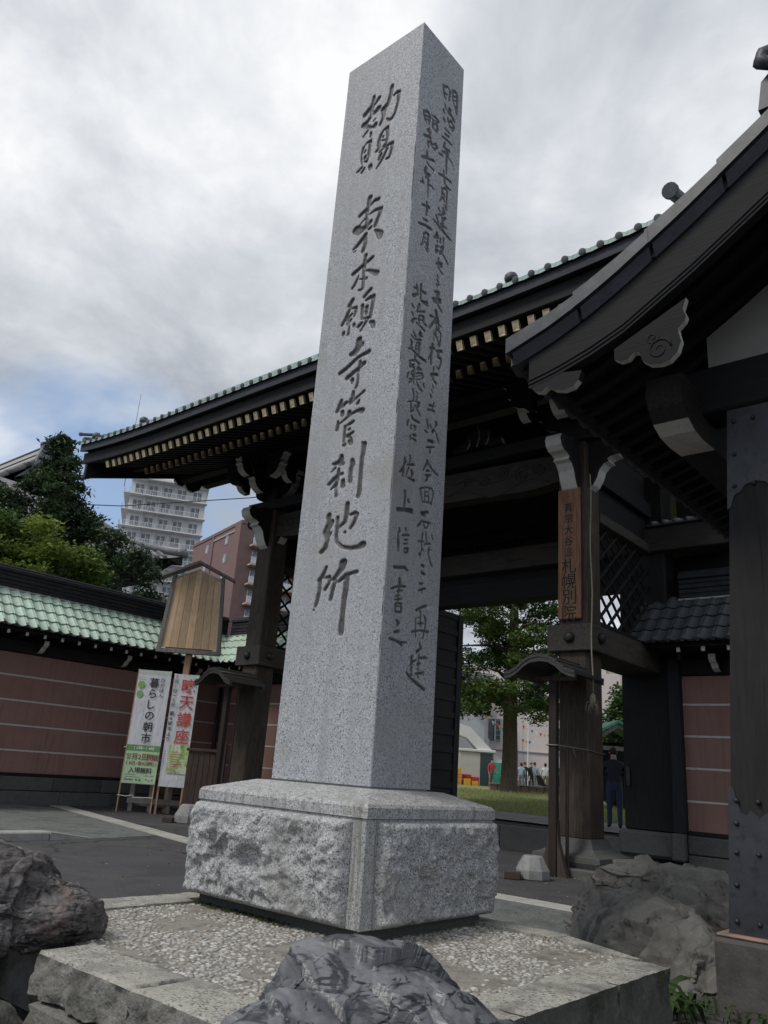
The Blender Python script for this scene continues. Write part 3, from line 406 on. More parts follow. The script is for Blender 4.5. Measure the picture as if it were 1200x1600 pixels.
# inlaid stone strip across the forecourt, stone by stone
strip = thing('stone_strip', 'pale inlaid stone strip crossing the dark asphalt towards the banners', 'paving strip', (-16, 10.6, G))
a, b = Vector((-21.1, 11.75, 0)), Vector((-12.4, 9.75, 0)); nseg = 11; d = (b-a)/nseg; w = d.orthogonal(); w = Vector((d.y, -d.x, 0)).normalized()*.22
for i in range(nseg):
    p, q = a+d*(i+.006), a+d*(i+.994)
    m_ = MB(); zt = G+.012+random.uniform(0, .006)
    m_.prism([(0, 0), ((q-p).length, 0), ((q-p).length, .44), (0, .44)], G-.05, zt, p-w, d.normalized(), w.normalized(), (0, 0, 1))
    part('stone', m_, concrete, strip)
strip2 = thing('stone_strip', 'pale stone strip running past the pedestal towards the dark boulder', 'paving strip', (-6, 10, G))
for i in range(8):
    x0 = -12.2+i*1.28
    part('stone', MB().box(x0, x0+1.268, 9.72, 10.12, G-.05, G+.012+random.uniform(0, .006), .006), concrete, strip2)
kerb = thing('kerb', 'low pale kerb ending in a tapered tip on the left asphalt', 'kerb', (-13, 6.6, G))
for i in range(4):
    y1 = 7.35-i*1.0; xo = lambda y: -13.05+.36*(y-6.5)*-.0
    m_ = MB().box(-13.62, -13.28, y1-.99, y1, G-.05, G+.13, .02); part('stone', m_, concrete, kerb)
m_ = MB(); m_.add([(-13.62, 7.36, G), (-13.28, 7.36, G), (-13.28, 7.36, G+.13), (-13.62, 7.36, G+.13), (-13.55, 8.2, G), (-13.32, 8.2, G), (-13.32, 8.2, G+.02), (-13.55, 8.2, G+.02)],
                  [(0, 1, 2, 3), (4, 5, 6, 7), (0, 1, 5, 4), (2, 3, 7, 6), (1, 2, 6, 5), (0, 3, 7, 4)]); part('tip', m_, concrete, kerb)

# ================================================================== RAISED BED UNDER THE MONUMENT
PX0, PX1, PY0, PY1, PZ = -5.55, -2.08, 2.42, 5.74, 0.25
bed = thing('raised_bed', 'raised pebble-set bed edged with rough stone kerbs under the monument', 'raised bed', (-3.8, 4.1, G))
tag(part('mortar_bed', MB().box(PX0+.32, PX1-.32, PY0+.32, PY1-.30, G+.01, PZ-.022), mortar, bed))
def rough_block(name, x0, x1, y0, y1, z0, z1, parent, m, amp=.02, seed=0, res=.035, top_amp=.004, side_m=None):
    """a hand split stone block: rough sides, flatter top"""
    dims = (x1-x0, y1-y0, z1-z0); ns = [max(2, int(d_/res)) for d_ in dims]; V, F = [], []
    def face(ax, k):
        o = [i for i in range(3) if i != ax]; n0, n1 = ns[o[0]], ns[o[1]]; base = sum(len(q) for q in V)
        a_, b_ = np.meshgrid(np.linspace(0, 1, n0+1), np.linspace(0, 1, n1+1), indexing='ij'); P = np.zeros((n0+1, n1+1, 3)); P[..., o[0]] = a_; P[..., o[1]] = b_; P[..., ax] = k
        V.append(P.reshape(-1, 3)); ii = np.arange((n0+1)*(n1+1)).reshape(n0+1, n1+1)+base
        q = np.stack([ii[:-1, :-1], ii[1:, :-1], ii[1:, 1:], ii[:-1, 1:]], -1).reshape(-1, 4)
        F.append(q)
    for ax in range(3):
        for k in (0, 1): face(ax, k)
    P = np.concatenate(V); W = P*np.array(dims)+np.array((x0, y0, z0)); Fq = np.concatenate(F)
    n = fbm(W*9+seed*31, 4)*amp*1.6+fbm(W*30+seed, 3)*amp*.5
    c = (P-.5)*2; side = np.maximum(np.abs(c[:, 0]), np.abs(c[:, 1])) > .999
    dirv = c*np.array([1, 1, .4]); dirv /= np.linalg.norm(dirv, axis=1)[:, None]+1e-6
    edge = (np.sum(np.abs(c) > .999, 1) >= 2)
    W = W+dirv*np.where(side, n-.3*amp, 0)[:, None]
    topm = (c[:, 2] > .999); W[:, 2] += np.where(topm, fbm(W*14+5, 3)*top_amp-.25*edge*amp, 0)
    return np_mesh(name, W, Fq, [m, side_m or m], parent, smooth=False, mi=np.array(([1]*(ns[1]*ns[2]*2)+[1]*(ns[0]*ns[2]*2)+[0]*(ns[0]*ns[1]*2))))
kerb_side = material('shaded_mossy_kerb_side', (.085, .082, .072), .9, [('noise', 3, (.045, .048, .036), .45, .62), ('noise', 9, (.15, .145, .125), .52, .72), ('noise', 60, (.11, .105, .095), .5, .7)], [(40, .7, .012)], .2)  # right kerb sides: shade put into the dark colour, with mossy patches
front_side = material('rough_kerb_side', (.20, .195, .178), .9, [('noise', 4, (.11, .108, .095), .45, .65), ('noise', 14, (.27, .262, .24), .54, .72), ('noise', 70, (.14, .135, .125), .5, .7)], [(30, .9, .016), (90, .5, .005)], .2)  # rough front sides, toned darker than the tops to carry their shade
xs = [-4.32, -3.42, -2.62, PX1]
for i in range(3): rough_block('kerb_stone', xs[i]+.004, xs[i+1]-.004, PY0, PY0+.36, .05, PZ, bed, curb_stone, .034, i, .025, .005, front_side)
rough_block('footing_stone', -4.25, -3.2, PY0-.03, PY0+.3, G-.05, .03, bed, front_side, .035, 11)
rough_block('footing_stone', -3.19, -2.1, PY0+.0, PY0+.3, G-.05, .03, bed, front_side, .035, 12)
ys = [PY0+.37, 3.62, 4.62, 5.35]
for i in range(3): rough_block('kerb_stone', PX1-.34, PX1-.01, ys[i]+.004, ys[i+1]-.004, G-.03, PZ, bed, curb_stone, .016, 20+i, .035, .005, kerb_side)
part('kerb_stone', MB().prism([(-2.95, 5.50), (-2.43, 5.36), (-2.36, 5.36), (-2.30, 5.42), (-2.95, 5.70)], G-.03, PZ-.004, (0, 0, 0), (1, 0, 0), (0, 1, 0), (0, 0, 1)), curb_stone, bed)
xs = [PX0, -4.6, -3.75, -2.955]
for i in range(3): rough_block('kerb_stone', xs[i]+.003, xs[i+1]-.003, PY1-.22, PY1, G-.03, PZ, bed, curb_stone, .01, 30+i)
ys = [PY0+.2, 3.4, 4.4, PY1-.23]
for i in range(3): rough_block('kerb_stone', PX0, PX0+.33, ys[i]+.003, ys[i+1]-.003, G-.03, PZ, bed, curb_stone, .016, 40+i)
# pebbles pressed into the mortar
def pebbles():
    ico = bmesh.new(); bmesh.ops.create_icosphere(ico, subdivisions=1, radius=1); iv = np.array([v.co[:] for v in ico.verts]); ico.verts.ensure_lookup_table()
    iF = np.array([[v.index for v in f.verts] for f in ico.faces]); ico.free()
    V, F, MI = [], [], []; o = 0; x = PX0+.34
    pts = []
    while x < PX1-.34:
        y = PY0+.38
        while y < PY1-.24:
            jx, jy = x+random.uniform(-.012, .012), y+random.uniform(-.012, .012)
            if not (-5.28 < jx < -3.60 and 4.18 < jy < 5.62): pts.append((jx, jy))
            y += .0275
        x += .0275
    P = np.array(pts); wear = fbm(np.c_[P*2.2, np.zeros(len(P))], 4)
    for (px_, py_), wv in zip(pts, wear):
        if random.random() < .16+max(0, min(.8, (wv+.02)*2.2)): continue
        s_ = random.uniform(.0095, .0205); a = random.uniform(0, pi); el = random.uniform(1, 1.6)
        ca, sa = cos(a), sin(a); q = iv*np.array([s_*el, s_, s_*random.uniform(.34, .6)])*(1+.18*rng.standard_normal((len(iv), 1))*.5)
        q = np.c_[q[:, 0]*ca-q[:, 1]*sa+px_, q[:, 0]*sa+q[:, 1]*ca+py_, q[:, 2]+PZ-.0228+random.uniform(-.003, .002)]
        V.append(q); F.append(iF+o); o += len(iv); MI += [random.choices((0, 1, 2), (5, 4, 2))[0]]*len(iF)
    np_mesh('pebbles', np.concatenate(V), np.concatenate(F), pebble_m, bed, smooth=True, mi=MI, kind='stuff')
pebbles()
moss = material('moss', (.035, .045, .016), .95, [('noise', 30, (.035, .05, .015), .45, .65)], [(80, .8, .01)], .1)
def moss_patch(name, pts, r, parent):
    V, F, o = [], [], 0
    for (x, y, z) in pts:
        for _ in range(26):
            a = random.uniform(0, 2*pi); d_ = r*math.sqrt(random.random()); cx_, cy_ = x+d_*cos(a), y+d_*sin(a); s_ = random.uniform(.006, .014)
            V += [(cx_-s_, cy_, z), (cx_+s_, cy_, z), (cx_, cy_+s_, z), (cx_, cy_, z+s_*1.4)]; F += [(o, o+1, o+3), (o+1, o+2, o+3), (o+2, o, o+3)]; o += 4
    return np_mesh(name, np.array(V), np.array(F), moss, parent, kind='stuff')
moss_patch('moss', [(-5.1+.14*i, 4.14+random.uniform(-.02, .02), PZ-.014) for i in range(7)]+[(-4.0+.13*i, PY0+.02, -.03) for i in range(8)], .06, bed)

# ================================================================== THE STONE MONUMENT
mon = thing('stone_monument', 'tall square granite pillar engraved with brush-written characters on a rock-faced pedestal', 'monument', (-4.44, 4.9, PZ))
# --- pedestal: smooth sloped cap, drafted corner margins, rock-faced sides
QX0, QX1, QY0, QY1, QB, QT = -5.33, -3.567, 4.132, 5.663, 0.30, 1.05
part('footing', MB().box(QX0+.07, QX1-.07, QY0+.07, QY1-.07, PZ-.05, QB+.02, .01), base_stone, mon)
cap = MB(); c1, c2 = .018, .10
def ring(i, z): return [(QX0+i, QY0+i, z), (QX1-i, QY0+i, z), (QX1-i, QY1-i, z), (QX0+i, QY1-i, z)]
vs_ = ring(0, QT-.088)+ring(0, QT-.022)+ring(.016, QT)+[(-5.05, 4.47, 1.136), (-3.84, 4.47, 1.136), (-3.84, 5.34, 1.136), (-5.05, 5.34, 1.136)]
fs_ = [(3, 2, 1, 0)]+[(4*k+i, 4*k+(i+1) % 4, 4*k+4+(i+1) % 4, 4*k+4+i) for k in range(3) for i in range(4)]+[(12, 13, 14, 15)]
cap.add(vs_, fs_); part('pedestal_cap', cap, granite_slab, mon)
core = MB().box(QX0+.012, QX1-.012, QY0+.012, QY1-.012, QB, QT-.089, .004); ped = part('pedestal', core, granite_slab, mon)
def rock_face(axis, u0, u1, v0, v1, plane, sgn, seed, bulge):
    nu, nv = int((u1-u0)/.011), int((v1-v0)/.011); U, Vv = np.meshgrid(np.linspace(u0, u1, nu+1), np.linspace(v0, v1, nv+1), indexing='ij')
    e = np.minimum(np.minimum(U-u0, u1-U), np.minimum((Vv-v0)*.9, v1-Vv)); prof = np.clip(e/.035, 0, 1)**.5
    P = np.stack([U, np.full_like(U, seed*7.7), Vv], -1)
    n = fbm(P*3.2, 3)*.8; rid = 1-np.abs(fbm(P*4.6+40, 4))*3.2; n2 = fbm(P*14, 4)
    fac = np.floor((fbm(P*2.3+9, 2)*.5+.5)*5)/5-.5           # broken conchoidal steps
    rg_ = np.random.default_rng(seed*17); wq = np.stack([fbm(P*5+q*11, 3) for q in (0, 1)], -1)*.10; A2 = np.stack([U, Vv], -1)+wq
    def chips(ns_, slope, off):
        C_ = np.c_[rg_.uniform(u0, u1, ns_), rg_.uniform(v0, v1, ns_)]; Gd = rg_.normal(0, slope, (ns_, 2)); Of = rg_.normal(0, off, ns_)
        D_ = ((A2[..., None, :]-C_)**2).sum(-1); k_ = D_.argmin(-1); return Of[k_]+((A2-C_[k_])*Gd[k_]).sum(-1)
    n = n*.6; fac = fac*.5+chips(34, .20, .10)*2.2+chips(260, .30, .035)*1.2
    h = prof*(bulge+.085*n+.040*np.clip(rid, -1, 1)*.6+.018*n2+.105*fac*np.clip(e/.18, 0, 1))+.006*fbm(P*45, 3)*prof
    h = np.maximum(h, 0)
    W = np.zeros(U.shape+(3,)); o = 0 if axis == 1 else 1
    W[..., o] = U; W[..., 2] = Vv; W[..., axis] = plane+sgn*h
    ii = np.arange((nu+1)*(nv+1)).reshape(nu+1, nv+1); q = np.stack([ii[:-1, :-1], ii[1:, :-1], ii[1:, 1:], ii[:-1, 1:]], -1).reshape(-1, 4)
    if (axis == 1) == (sgn > 0): q = q[:, ::-1]
    np_mesh('rock_face', W.reshape(-1, 3), q, granite_rough, mon, smooth=False)
mg = .13
rock_face(1, QX0+.004, QX1-mg, QB, QT-.105, QY0+.010, -1, 1, .075)
rock_face(0, QY0+mg, QY1-.004, QB, QT-.105, QX1-.010, 1, 2, .065)
rock_face(1, QX0+mg, QX1-mg, QB, QT-.105, QY1-.010, 1, 3, .05); rock_face(0, QY0+mg, QY1-mg, QB, QT-.105, QX0+.010, -1, 4, .05)
# --- shaft with characters cut into two faces
SX0, SX1, SY0, SY1, SZ0, SZ1, TAP = -4.964, -3.917, 4.545, 5.265, 1.150, 8.479, .021
def taper(W):
    t = (W[:, 2]-SZ0)/(SZ1-SZ0)*TAP; c = np.array([(SX0+SX1)/2, (SY0+SY1)/2])
    W[:, :2] = c+(W[:, :2]-c)*(1-t)[:, None]; return W
RES = .0035
def stamp(mask, ids, u0_, z0_, pts, asp, cid):
    for (a, b) in zip(pts[:-1], pts[1:]) if len(pts) > 1 else [(pts[0], pts[0])]:
        L_ = math.hypot(b[0]-a[0], b[1]-a[1]); ns_ = max(1, int(L_/4))
        for k in range(ns_+1):
            t = k/ns_; x = (a[0]+(b[0]-a[0])*t)/1000; z = (a[1]+(b[1]-a[1])*t)/1000; r_ = max(.004, (a[2]+(b[2]-a[2])*t)/1000); rx = r_*min(asp, 1.6)
            i0, i1 = int((x-rx-u0_)/RES), int((x+rx-u0_)/RES)+1; j0, j1 = int((z-r_-z0_)/RES), int((z+r_-z0_)/RES)+1
            i0, j0 = max(i0, 0), max(j0, 0); i1, j1 = min(i1, mask.shape[0]-1), min(j1, mask.shape[1]-1)
            if i1 <= i0 or j1 <= j0: continue
            ii, jj = np.mgrid[i0:i1+1, j0:j1+1]
            ins = ((u0_+ii*RES-x)/rx)**2+((z0_+jj*RES-z)/r_)**2 <= 1
            mask[i0:i1+1, j0:j1+1][ins] = 1; ids[i0:i1+1, j0:j1+1][ins] = cid
def blur(a, r_):
    for ax in (0, 1):
        c = np.cumsum(np.pad(a, [(r_+1, r_) if k == ax else (0, 0) for k in (0, 1)], mode='edge'), axis=ax); n = a.shape[ax]
        a = (np.take(c, range(2*r_+1, 2*r_+1+n), ax)-np.take(c, range(0, n), ax))/(2*r_+1)
    return a
def engraved(u0_, u1_, mask, ids, to_world, shaft, labels, step=2, depth=.022):
    m1 = blur(mask, 1); deep = blur(blur(mask, 3), 2); iu = np.arange(0, mask.shape[0], step); iz = np.arange(0, mask.shape[1], step)
    ink = m1[np.ix_(iu, iz)]; dp = deep[np.ix_(iu, iz)]*np.clip(ink*1.4, 0, 1)*depth; cid = ids[np.ix_(iu, iz)]
    U = u0_+(u1_-u0_)*(iu/iu[-1])[:, None]*np.ones((1, len(iz))); Z = SZ0+(SZ1-SZ0)*(iz/iz[-1])[None, :]*np.ones((len(iu), 1))
    W0 = to_world(U, Z, dp); nchip = .004+.010*np.clip(fbm(np.stack([Z[0]*6, Z[0]*0, Z[0]*0], -1), 3)-.18, 0, 1)*4
    W0[-1, :, 0], W0[-1, :, 1] = (SX1-nchip, SY0+nchip) if W0[0, 0, 1] < SY0+.02 and abs(W0[0, 0, 0]-SX0) < .02 else (W0[-1, :, 0], W0[-1, :, 1])
    if abs(W0[0, 0, 0]-SX1) < .03: W0[0, :, 0], W0[0, :, 1] = SX1-nchip, SY0+nchip
    W = taper(W0.reshape(-1, 3)); ii = np.arange(W.shape[0]).reshape(len(iu), len(iz))
    q = np.stack([ii[:-1, :-1], ii[1:, :-1], ii[1:, 1:], ii[:-1, 1:]], -1).reshape(-1, 4)
    fin = (ink[:-1, :-1]+ink[1:, :-1]+ink[1:, 1:]+ink[:-1, 1:]).ravel()/4; fc = np.maximum.reduce([cid[:-1, :-1], cid[1:, :-1], cid[1:, 1:], cid[:-1, 1:]]).ravel()
    own = np.where(fin > .30, fc, 0); inkv = np.clip(ink*1.6-.15, 0, 1).ravel()*(.86+.14*fbm(W*30, 2))
    def sub(sel, name, parent):
        qq = q[sel]; uq, inv = np.unique(qq, return_inverse=True)
        np_mesh(name, W[uq], inv.reshape(-1, 4), granite, parent, smooth=False, attrs={'ink': ('POINT', inkv[uq])})
    sub(own == 0, 'face', shaft)
    for c in np.unique(own):
        if c > 0: sub(own == c, 'character', shaft)
shaft_mb = MB(); top = taper(np.array([(SX0, SY0, SZ1), (SX1, SY0, SZ1), (SX1, SY1, SZ1), (SX0, SY1, SZ1)])); bt = [(SX0, SY0, SZ0), (SX1, SY0, SZ0), (SX1, SY1, SZ0), (SX0, SY1, SZ0)]
apex = [tuple(t) for t in top]
shaft_mb.add(bt+apex, [(2, 3, 7, 6), (3, 0, 4, 7), (4, 5, 6, 7), (3, 2, 1, 0)])
shaft = part('shaft', shaft_mb, granite, mon)
part('mortar_joint', MB().box(SX0+.02, SX1-.02, SY0+.02, SY1-.02, 1.13, SZ0-.001), concrete, mon)
nz = int((SZ1-SZ0)/RES)
mA = np.zeros((int((SX1-SX0)/RES)+1, nz)); iA = np.zeros(mA.shape, np.int32)
for k, (nm, asp, sts) in enumerate(GLYPHS):
    for st in sts: stamp(mA, iA, SX0, SZ0, st, asp, k+1)
engraved(SX0, SX1, mA, iA, lambda U, Z, d_: np.stack([U, SY0+d_, Z], -1), shaft, None)
mB_ = np.zeros((int((SY1-SY0)/RES)+1, nz)); iB = np.zeros(mB_.shape, np.int32)
for k, (asp, sts) in enumerate(SIDE_GLYPHS):
    for st in sts: stamp(mB_, iB, SY0, SZ0, st, asp, k+1)
engraved(SY0, SY1, mB_, iB, lambda U, Z, d_: np.stack([SX1-d_, U, Z], -1)[..., :], shaft, None, 2, .014)

# ================================================================== GARDEN ROCKS
_unused = 0
def rock(name, label, c, rad, rz, m, seed, cuts=8, amp=.10, sub=5, dr=(.55, .92), hard=.86, squash=1.0, extra=None, group=None, flow=False):
    bm = bmesh.new(); bmesh.ops.create_icosphere(bm, subdivisions=sub, radius=1); P = np.array([v.co[:] for v in bm.verts]); F = np.array([[v.index for v in f.verts] for f in bm.faces]); bm.free()
    rg = np.random.default_rng(seed); Q = P.copy()
    for _ in range(cuts):
        n = rg.standard_normal(3); n[2] = abs(n[2])*.9+.1; n /= np.linalg.norm(n); d_ = rg.uniform(*dr); over = Q @ n-d_
        Q = Q-np.where(over > 0, over*hard, 0)[:, None]*n
    if flow: S = np.stack([Q[:, 0]*1.6+Q[:, 2]*.8, Q[:, 1]*1.6, Q[:, 2]*3.4+Q[:, 0]*1.5], -1)
    else: S = Q*2.0
    h = fbm(Q*1.3+seed, 3)*amp*2+(1-np.abs(fbm(S+seed*3, 4))*4)*amp*.5+fbm(Q*9+seed, 4)*amp*.28+fbm(Q*26+seed, 3)*amp*.09
    Q = Q*(1+h)[:, None]
    if extra: Q = extra(Q)
    Q = Q*np.array(rad); ca, sa = cos(rz), sin(rz); Q = np.c_[Q[:, 0]*ca-Q[:, 1]*sa, Q[:, 0]*sa+Q[:, 1]*ca, Q[:, 2]]+np.array(c)
    o = np_mesh(name, Q, F, m, None, smooth=True, M=Matrix.Translation(c), label=label); return tag(o, label, 'rock', group)
blue_rock = material('blue_grey_river_rock', (.10, .104, .114), .40, [('warp', 1.8, (.155, .16, .172), .46, .58, (1, 1, 2.0)), ('warp', 3.6, (.034, .036, .043), .50, .58, (1, 1.2, 3.6)), ('warp', 2.6, (.16, .135, .095), .615, .66, (1, 1, 2)), ('warp', 7, (.022, .024, .03), .57, .61, (1, 1, 4)), ('warp', 9, (.20, .205, .21), .65, .69, (1, 1, 4))],
                     [(9, .4, .02, (1, 1, 3)), (40, .25, .005)], .55)
brown_rock = material('red_grey_chert_rock', (.085, .077, .075), .5, [('warp', 3.4, (.12, .108, .105), .50, .62, (1, 1, 2)), ('warp', 6, (.026, .023, .024), .5, .58, (1, 1, 3)), ('noise', 8, (.30, .285, .27), .62, .70), ('noise', 4, (.14, .095, .085), .60, .7)],
                      [(12, .7, .03, (1, 1, 2)), (45, .5, .008)], .4)
grey_rock = material('grey_brown_rock', (.155, .152, .145), .85, [('noise', 2.2, (.105, .10, .093), .42, .6), ('noise', 7, (.19, .183, .17), .5, .68), ('noise', 2.8, (.12, .10, .08), .60, .78), ('warp', 5, (.05, .046, .042), .60, .66), ('noise', 50, (.13, .12, .11), .5, .7)], [(10, .6, .03), (50, .5, .006)], .25)
dark_rock = material('mossy_dark_rock', (.06, .062, .058), .9, [('noise', 4, (.10, .10, .092), .45, .65), ('noise', 3, (.045, .055, .025), .55, .68), ('noise', 40, (.13, .13, .12), .62, .75)], [(14, .8, .03), (60, .5, .008)], .2)
def hull_rock(name, label, pts, m, seed, amp=.02, sub=5, smooth_it=3, grain=(1, 1, 1), crack=.02, facet=0.0):
    """angular rock: hull of corner points, subdivided, edges worn, then split and grained"""
    bm = bmesh.new(); rg = random.Random(seed)
    for p in pts: bm.verts.new(p)
    bmesh.ops.convex_hull(bm, input=bm.verts); bmesh.ops.delete(bm, geom=[v for v in bm.verts if not v.link_faces], context='VERTS')
    bmesh.ops.triangulate(bm, faces=bm.faces)
    for k in range(sub):
        bmesh.ops.subdivide_edges(bm, edges=bm.edges, cuts=1, use_grid_fill=True)
        if k in (1, 2, 3)[:smooth_it]: bmesh.ops.smooth_vert(bm, verts=bm.verts, factor=.30 if k < 3 else .4, use_axis_x=True, use_axis_y=True, use_axis_z=True)
    bmesh.ops.triangulate(bm, faces=bm.faces); bm.normal_update()
    P = np.array([v.co[:] for v in bm.verts]); Nn = np.array([v.normal[:] for v in bm.verts]); F = np.array([[v.index for v in f.verts] for f in bm.faces]); bm.free()
    g_ = P*np.array(grain)+seed*5.3; warp = np.stack([fbm(P*2.2+q*7, 2) for q in range(3)], -1)*.5
    h = fbm(g_*3+warp, 4)*amp*2.6+fbm(g_*9+warp*2, 4)*amp*1.3+fbm(g_*28, 3)*amp*.5
    if facet:                     # flat broken planes meeting in sharp arrises
        rr = np.random.default_rng(seed); lo, hi = P.min(0), P.max(0); Pw = P+np.stack([fbm(P*6+q*9, 3) for q in range(3)], -1)*.05
        for n_, sl, of in ((26, .26, .5), (150, .34, .22)):
            C_ = rr.uniform(lo, hi, (n_, 3)); Gd = rr.normal(0, sl, (n_, 3)); Of = rr.normal(0, of*facet, n_); k_ = np.concatenate([((q[:, None, :]-C_)**2).sum(-1).argmin(-1) for q in np.array_split(Pw, 40)])
            h += np.clip(Of[k_]+((Pw-C_[k_])*Gd[k_]).sum(-1), -.05, .05)*(1 if n_ < 50 else .4)
    for q, sc_ in ((0, 2.1), (1, 3.3)):
        n = np.abs(fbm(P*np.array(grain)*sc_*.6+warp*1.2+q*31+seed, 3)); gate_ = np.clip(.5+2.5*fbm(P*1.7+q*13+seed, 2), 0, 1); h -= np.clip(1-n/.022, 0, 1)*crack*(1-.22*q)*gate_
    o = np_mesh(name, P+Nn*h[:, None], F, m, None, smooth=True, M=Matrix.Translation(pts[0])); return tag(o, label, 'rock')
hull_rock('boulder', 'smooth blue-grey striated boulder lying in front of the pedestal corner',
    [(-2.712, 2.157, -0.25), (-2.653, 2.739, -0.25), (-2.115, 3.131, -0.25), (-1.46, 2.868, -0.25), (-1.265, 2.181, -0.25), (-1.875, 1.616, -0.25), (-2.579, 2.211, 0.16), (-2.457, 2.655, 0.38), (-1.594, 2.823, 0.34), (-1.416, 2.38, 0.18), (-2.044, 1.767, 0.4), (-2.422, 2.129, 0.42), (-2.355, 2.457, 0.58), (-2.187, 2.666, 0.66), (-1.955, 2.659, 0.6), (-2.213, 2.258, 0.62), (-1.831, 2.383, 0.56), (-1.666, 2.65, 0.48)], blue_rock, 8, .006, 6, 2, (1, 1, 1.7), .010, .030)
hull_rock('boulder', 'dark reddish grey craggy boulder resting on the left kerb corner',
    [(-4.50, 2.30, .20), (-4.52, 2.96, .22), (-5.2, 3.2, .2), (-5.9, 2.7, .2), (-5.6, 1.9, .2), (-4.85, 1.75, .18), (-4.46, 2.90, .44), (-4.40, 2.62, .36), (-4.62, 2.84, .54), (-4.70, 2.55, .60), (-4.85, 2.32, .69), (-5.1, 2.45, .66), (-4.75, 2.05, .58), (-5.4, 2.4, .66), (-5.6, 2.9, .5)], brown_rock, 14, .011, 6, 2, (1, 1, 2.2), .010, .07)
hull_rock('boulder', 'large angular grey-brown boulder between raised bed and pavilion post',
    [(-4.54, 8.62, -.25), (-4.35, 8.55, .05), (-3.87, 7.91, .42), (-3.70, 7.95, .43), (-2.73, 7.53, .28), (-2.58, 7.41, .20), (-2.45, 7.33, .02), (-2.57, 7.10, -.02), (-2.55, 6.75, -.25), (-3.42, 7.26, .02), (-3.6, 7.3, -.25), (-2.1, 7.45, -.25), (-3.0, 8.2, .2), (-3.2, 8.6, -.25)], grey_rock, 21, .006, 6, 0, (1, 1, 1.3), .018, .03)
hull_rock('boulder', 'cracked block of rock behind the angular grey-brown boulder',
    [(-4.05, 8.40, .50), (-3.60, 8.72, .62), (-3.45, 8.95, .60), (-3.05, 8.92, .46), (-2.72, 8.92, .46), (-2.65, 8.68, .26), (-3.45, 8.30, .46), (-4.2, 8.6, -.25), (-2.4, 8.5, -.25), (-2.6, 9.5, -.25), (-3.7, 9.5, -.25), (-3.3, 8.2, -.25), (-3.2, 9.3, .3)], grey_rock, 33, .006, 6, 0, (1, 1, 1.3), .024, .03)
rock('boulder', 'low dark mossy stone in the shadow below the left boulder', (-4.55, 2.02, -.20), (.62, .50, .42), R(20), dark_rock, 45, 8, .10, 5)
# ================================================================== TEMPLE GATE
X0 = -11.69
gate = thing('temple_gate', 'large dark timber temple gate with green tiled eaves and gilt rafter ends', 'gate', (X0, 15.0, G))
COLX = [(-7.32, -6.72), (-16.65, -16.05)]
MPX = [(-7.50, -6.42), (-16.96, -15.88)]
def stone_base(name, cx, cy, hw, parent):
    """lotus foot stone: concave flare under a column on a square plinth"""
    m_ = MB(); prof = [(hw+.30, -.06), (hw+.34, .03), (hw+.33, .12), (hw+.20, .17), (hw+.10, .24), (hw+.05, .34), (hw+.03, .40)]
    vs = []; n = len(prof)
    for r_, z in prof: vs += [(cx-r_, cy-r_, z), (cx+r_, cy-r_, z), (cx+r_, cy+r_, z), (cx-r_, cy+r_, z)]
    fs = [(4*k+i, 4*k+(i+1) % 4, 4*k+4+(i+1) % 4, 4*k+4+i) for k in range(n-1) for i in range(4)]+[(3, 2, 1, 0), (4*n-4, 4*n-3, 4*n-2, 4*n-1)]
    m_.add(vs, fs); o = part(name, m_, base_stone, parent)
    part('plinth', MB().box(cx-hw-.55, cx+hw+.55, cy-hw-.5, cy+hw+.5, G-.02, -.06, .02), base_stone, o); return o
swirl_cache = {}
def swirl(s, O, A, B, T_, r_, turns=1.6, rad=.012, dirn=1, start=0.0):
    pts = []
    for i in range(22):
        t = i/21; a = start+dirn*turns*2*pi*t; rr = r_*(1-.82*t); pts.append(Vector(O)+Vector(A)*rr*cos(a)+Vector(B)*rr*sin(a))
    s.tube(pts, [rad*(1-.5*i/21) for i in range(22)], 5)
KIB = [(0, -.02), (.10, .05), (.19, .20), (.25, .38), (.36, .50), (.47, .53), (.43, .60), (.52, .64), (.66, .66), (.77, .74), (.81, .86), (.76, .97), (.66, 1.02), (.52, .99), (.40, 1.02), (.28, 1.09), (0, 1.09)]
ARM = [(0, .0), (.16, .0), (.30, .03), (.41, .10), (.48, .20), (.50, .30), (.58, .33), (.57, .40), (.53, .43), (.60, .50), (.62, .58), (.70, .62), (.70, .70), (0, .70)]
def nosing(parent, O, A, sc=1.0, th=.32, prof=KIB, wr=(0, 12), carve=True, name='nosing', mat_=None):
    A = Vector(A); B = Vector((0, 0, 1)); T_ = A.cross(B); m_ = MB()
    side = [1 if wr[0] <= i < wr[1] else 0 for i in range(len(prof))]
    m_.prism([(a*sc, b*sc) for a, b in prof], -th/2, th/2, O, A, B, T_, 0, side)
    o = part(name, m_, [mat_ or dark_wood_z, white_paint], parent)
    if carve:
        for sg in (1, -1):
            c = MB(); P = Vector(O)+T_*sg*(th/2+.002)
            swirl(c, P+A*.46*sc+B*.80*sc, A, B, T_, .17*sc, 1.6, .018); swirl(c, P+A*.20*sc+B*.62*sc, A, B, T_, .13*sc, 1.4, .016, -1, 1.0)
            c.tube([P+A*(.05+.10*t)*sc+B*(.25+.18*t*t)*sc for t in np.linspace(0, 1.6, 8)], .014, 5)
            part('carving', c, mat_ or dark_wood_z, o, smooth=True)
    return o
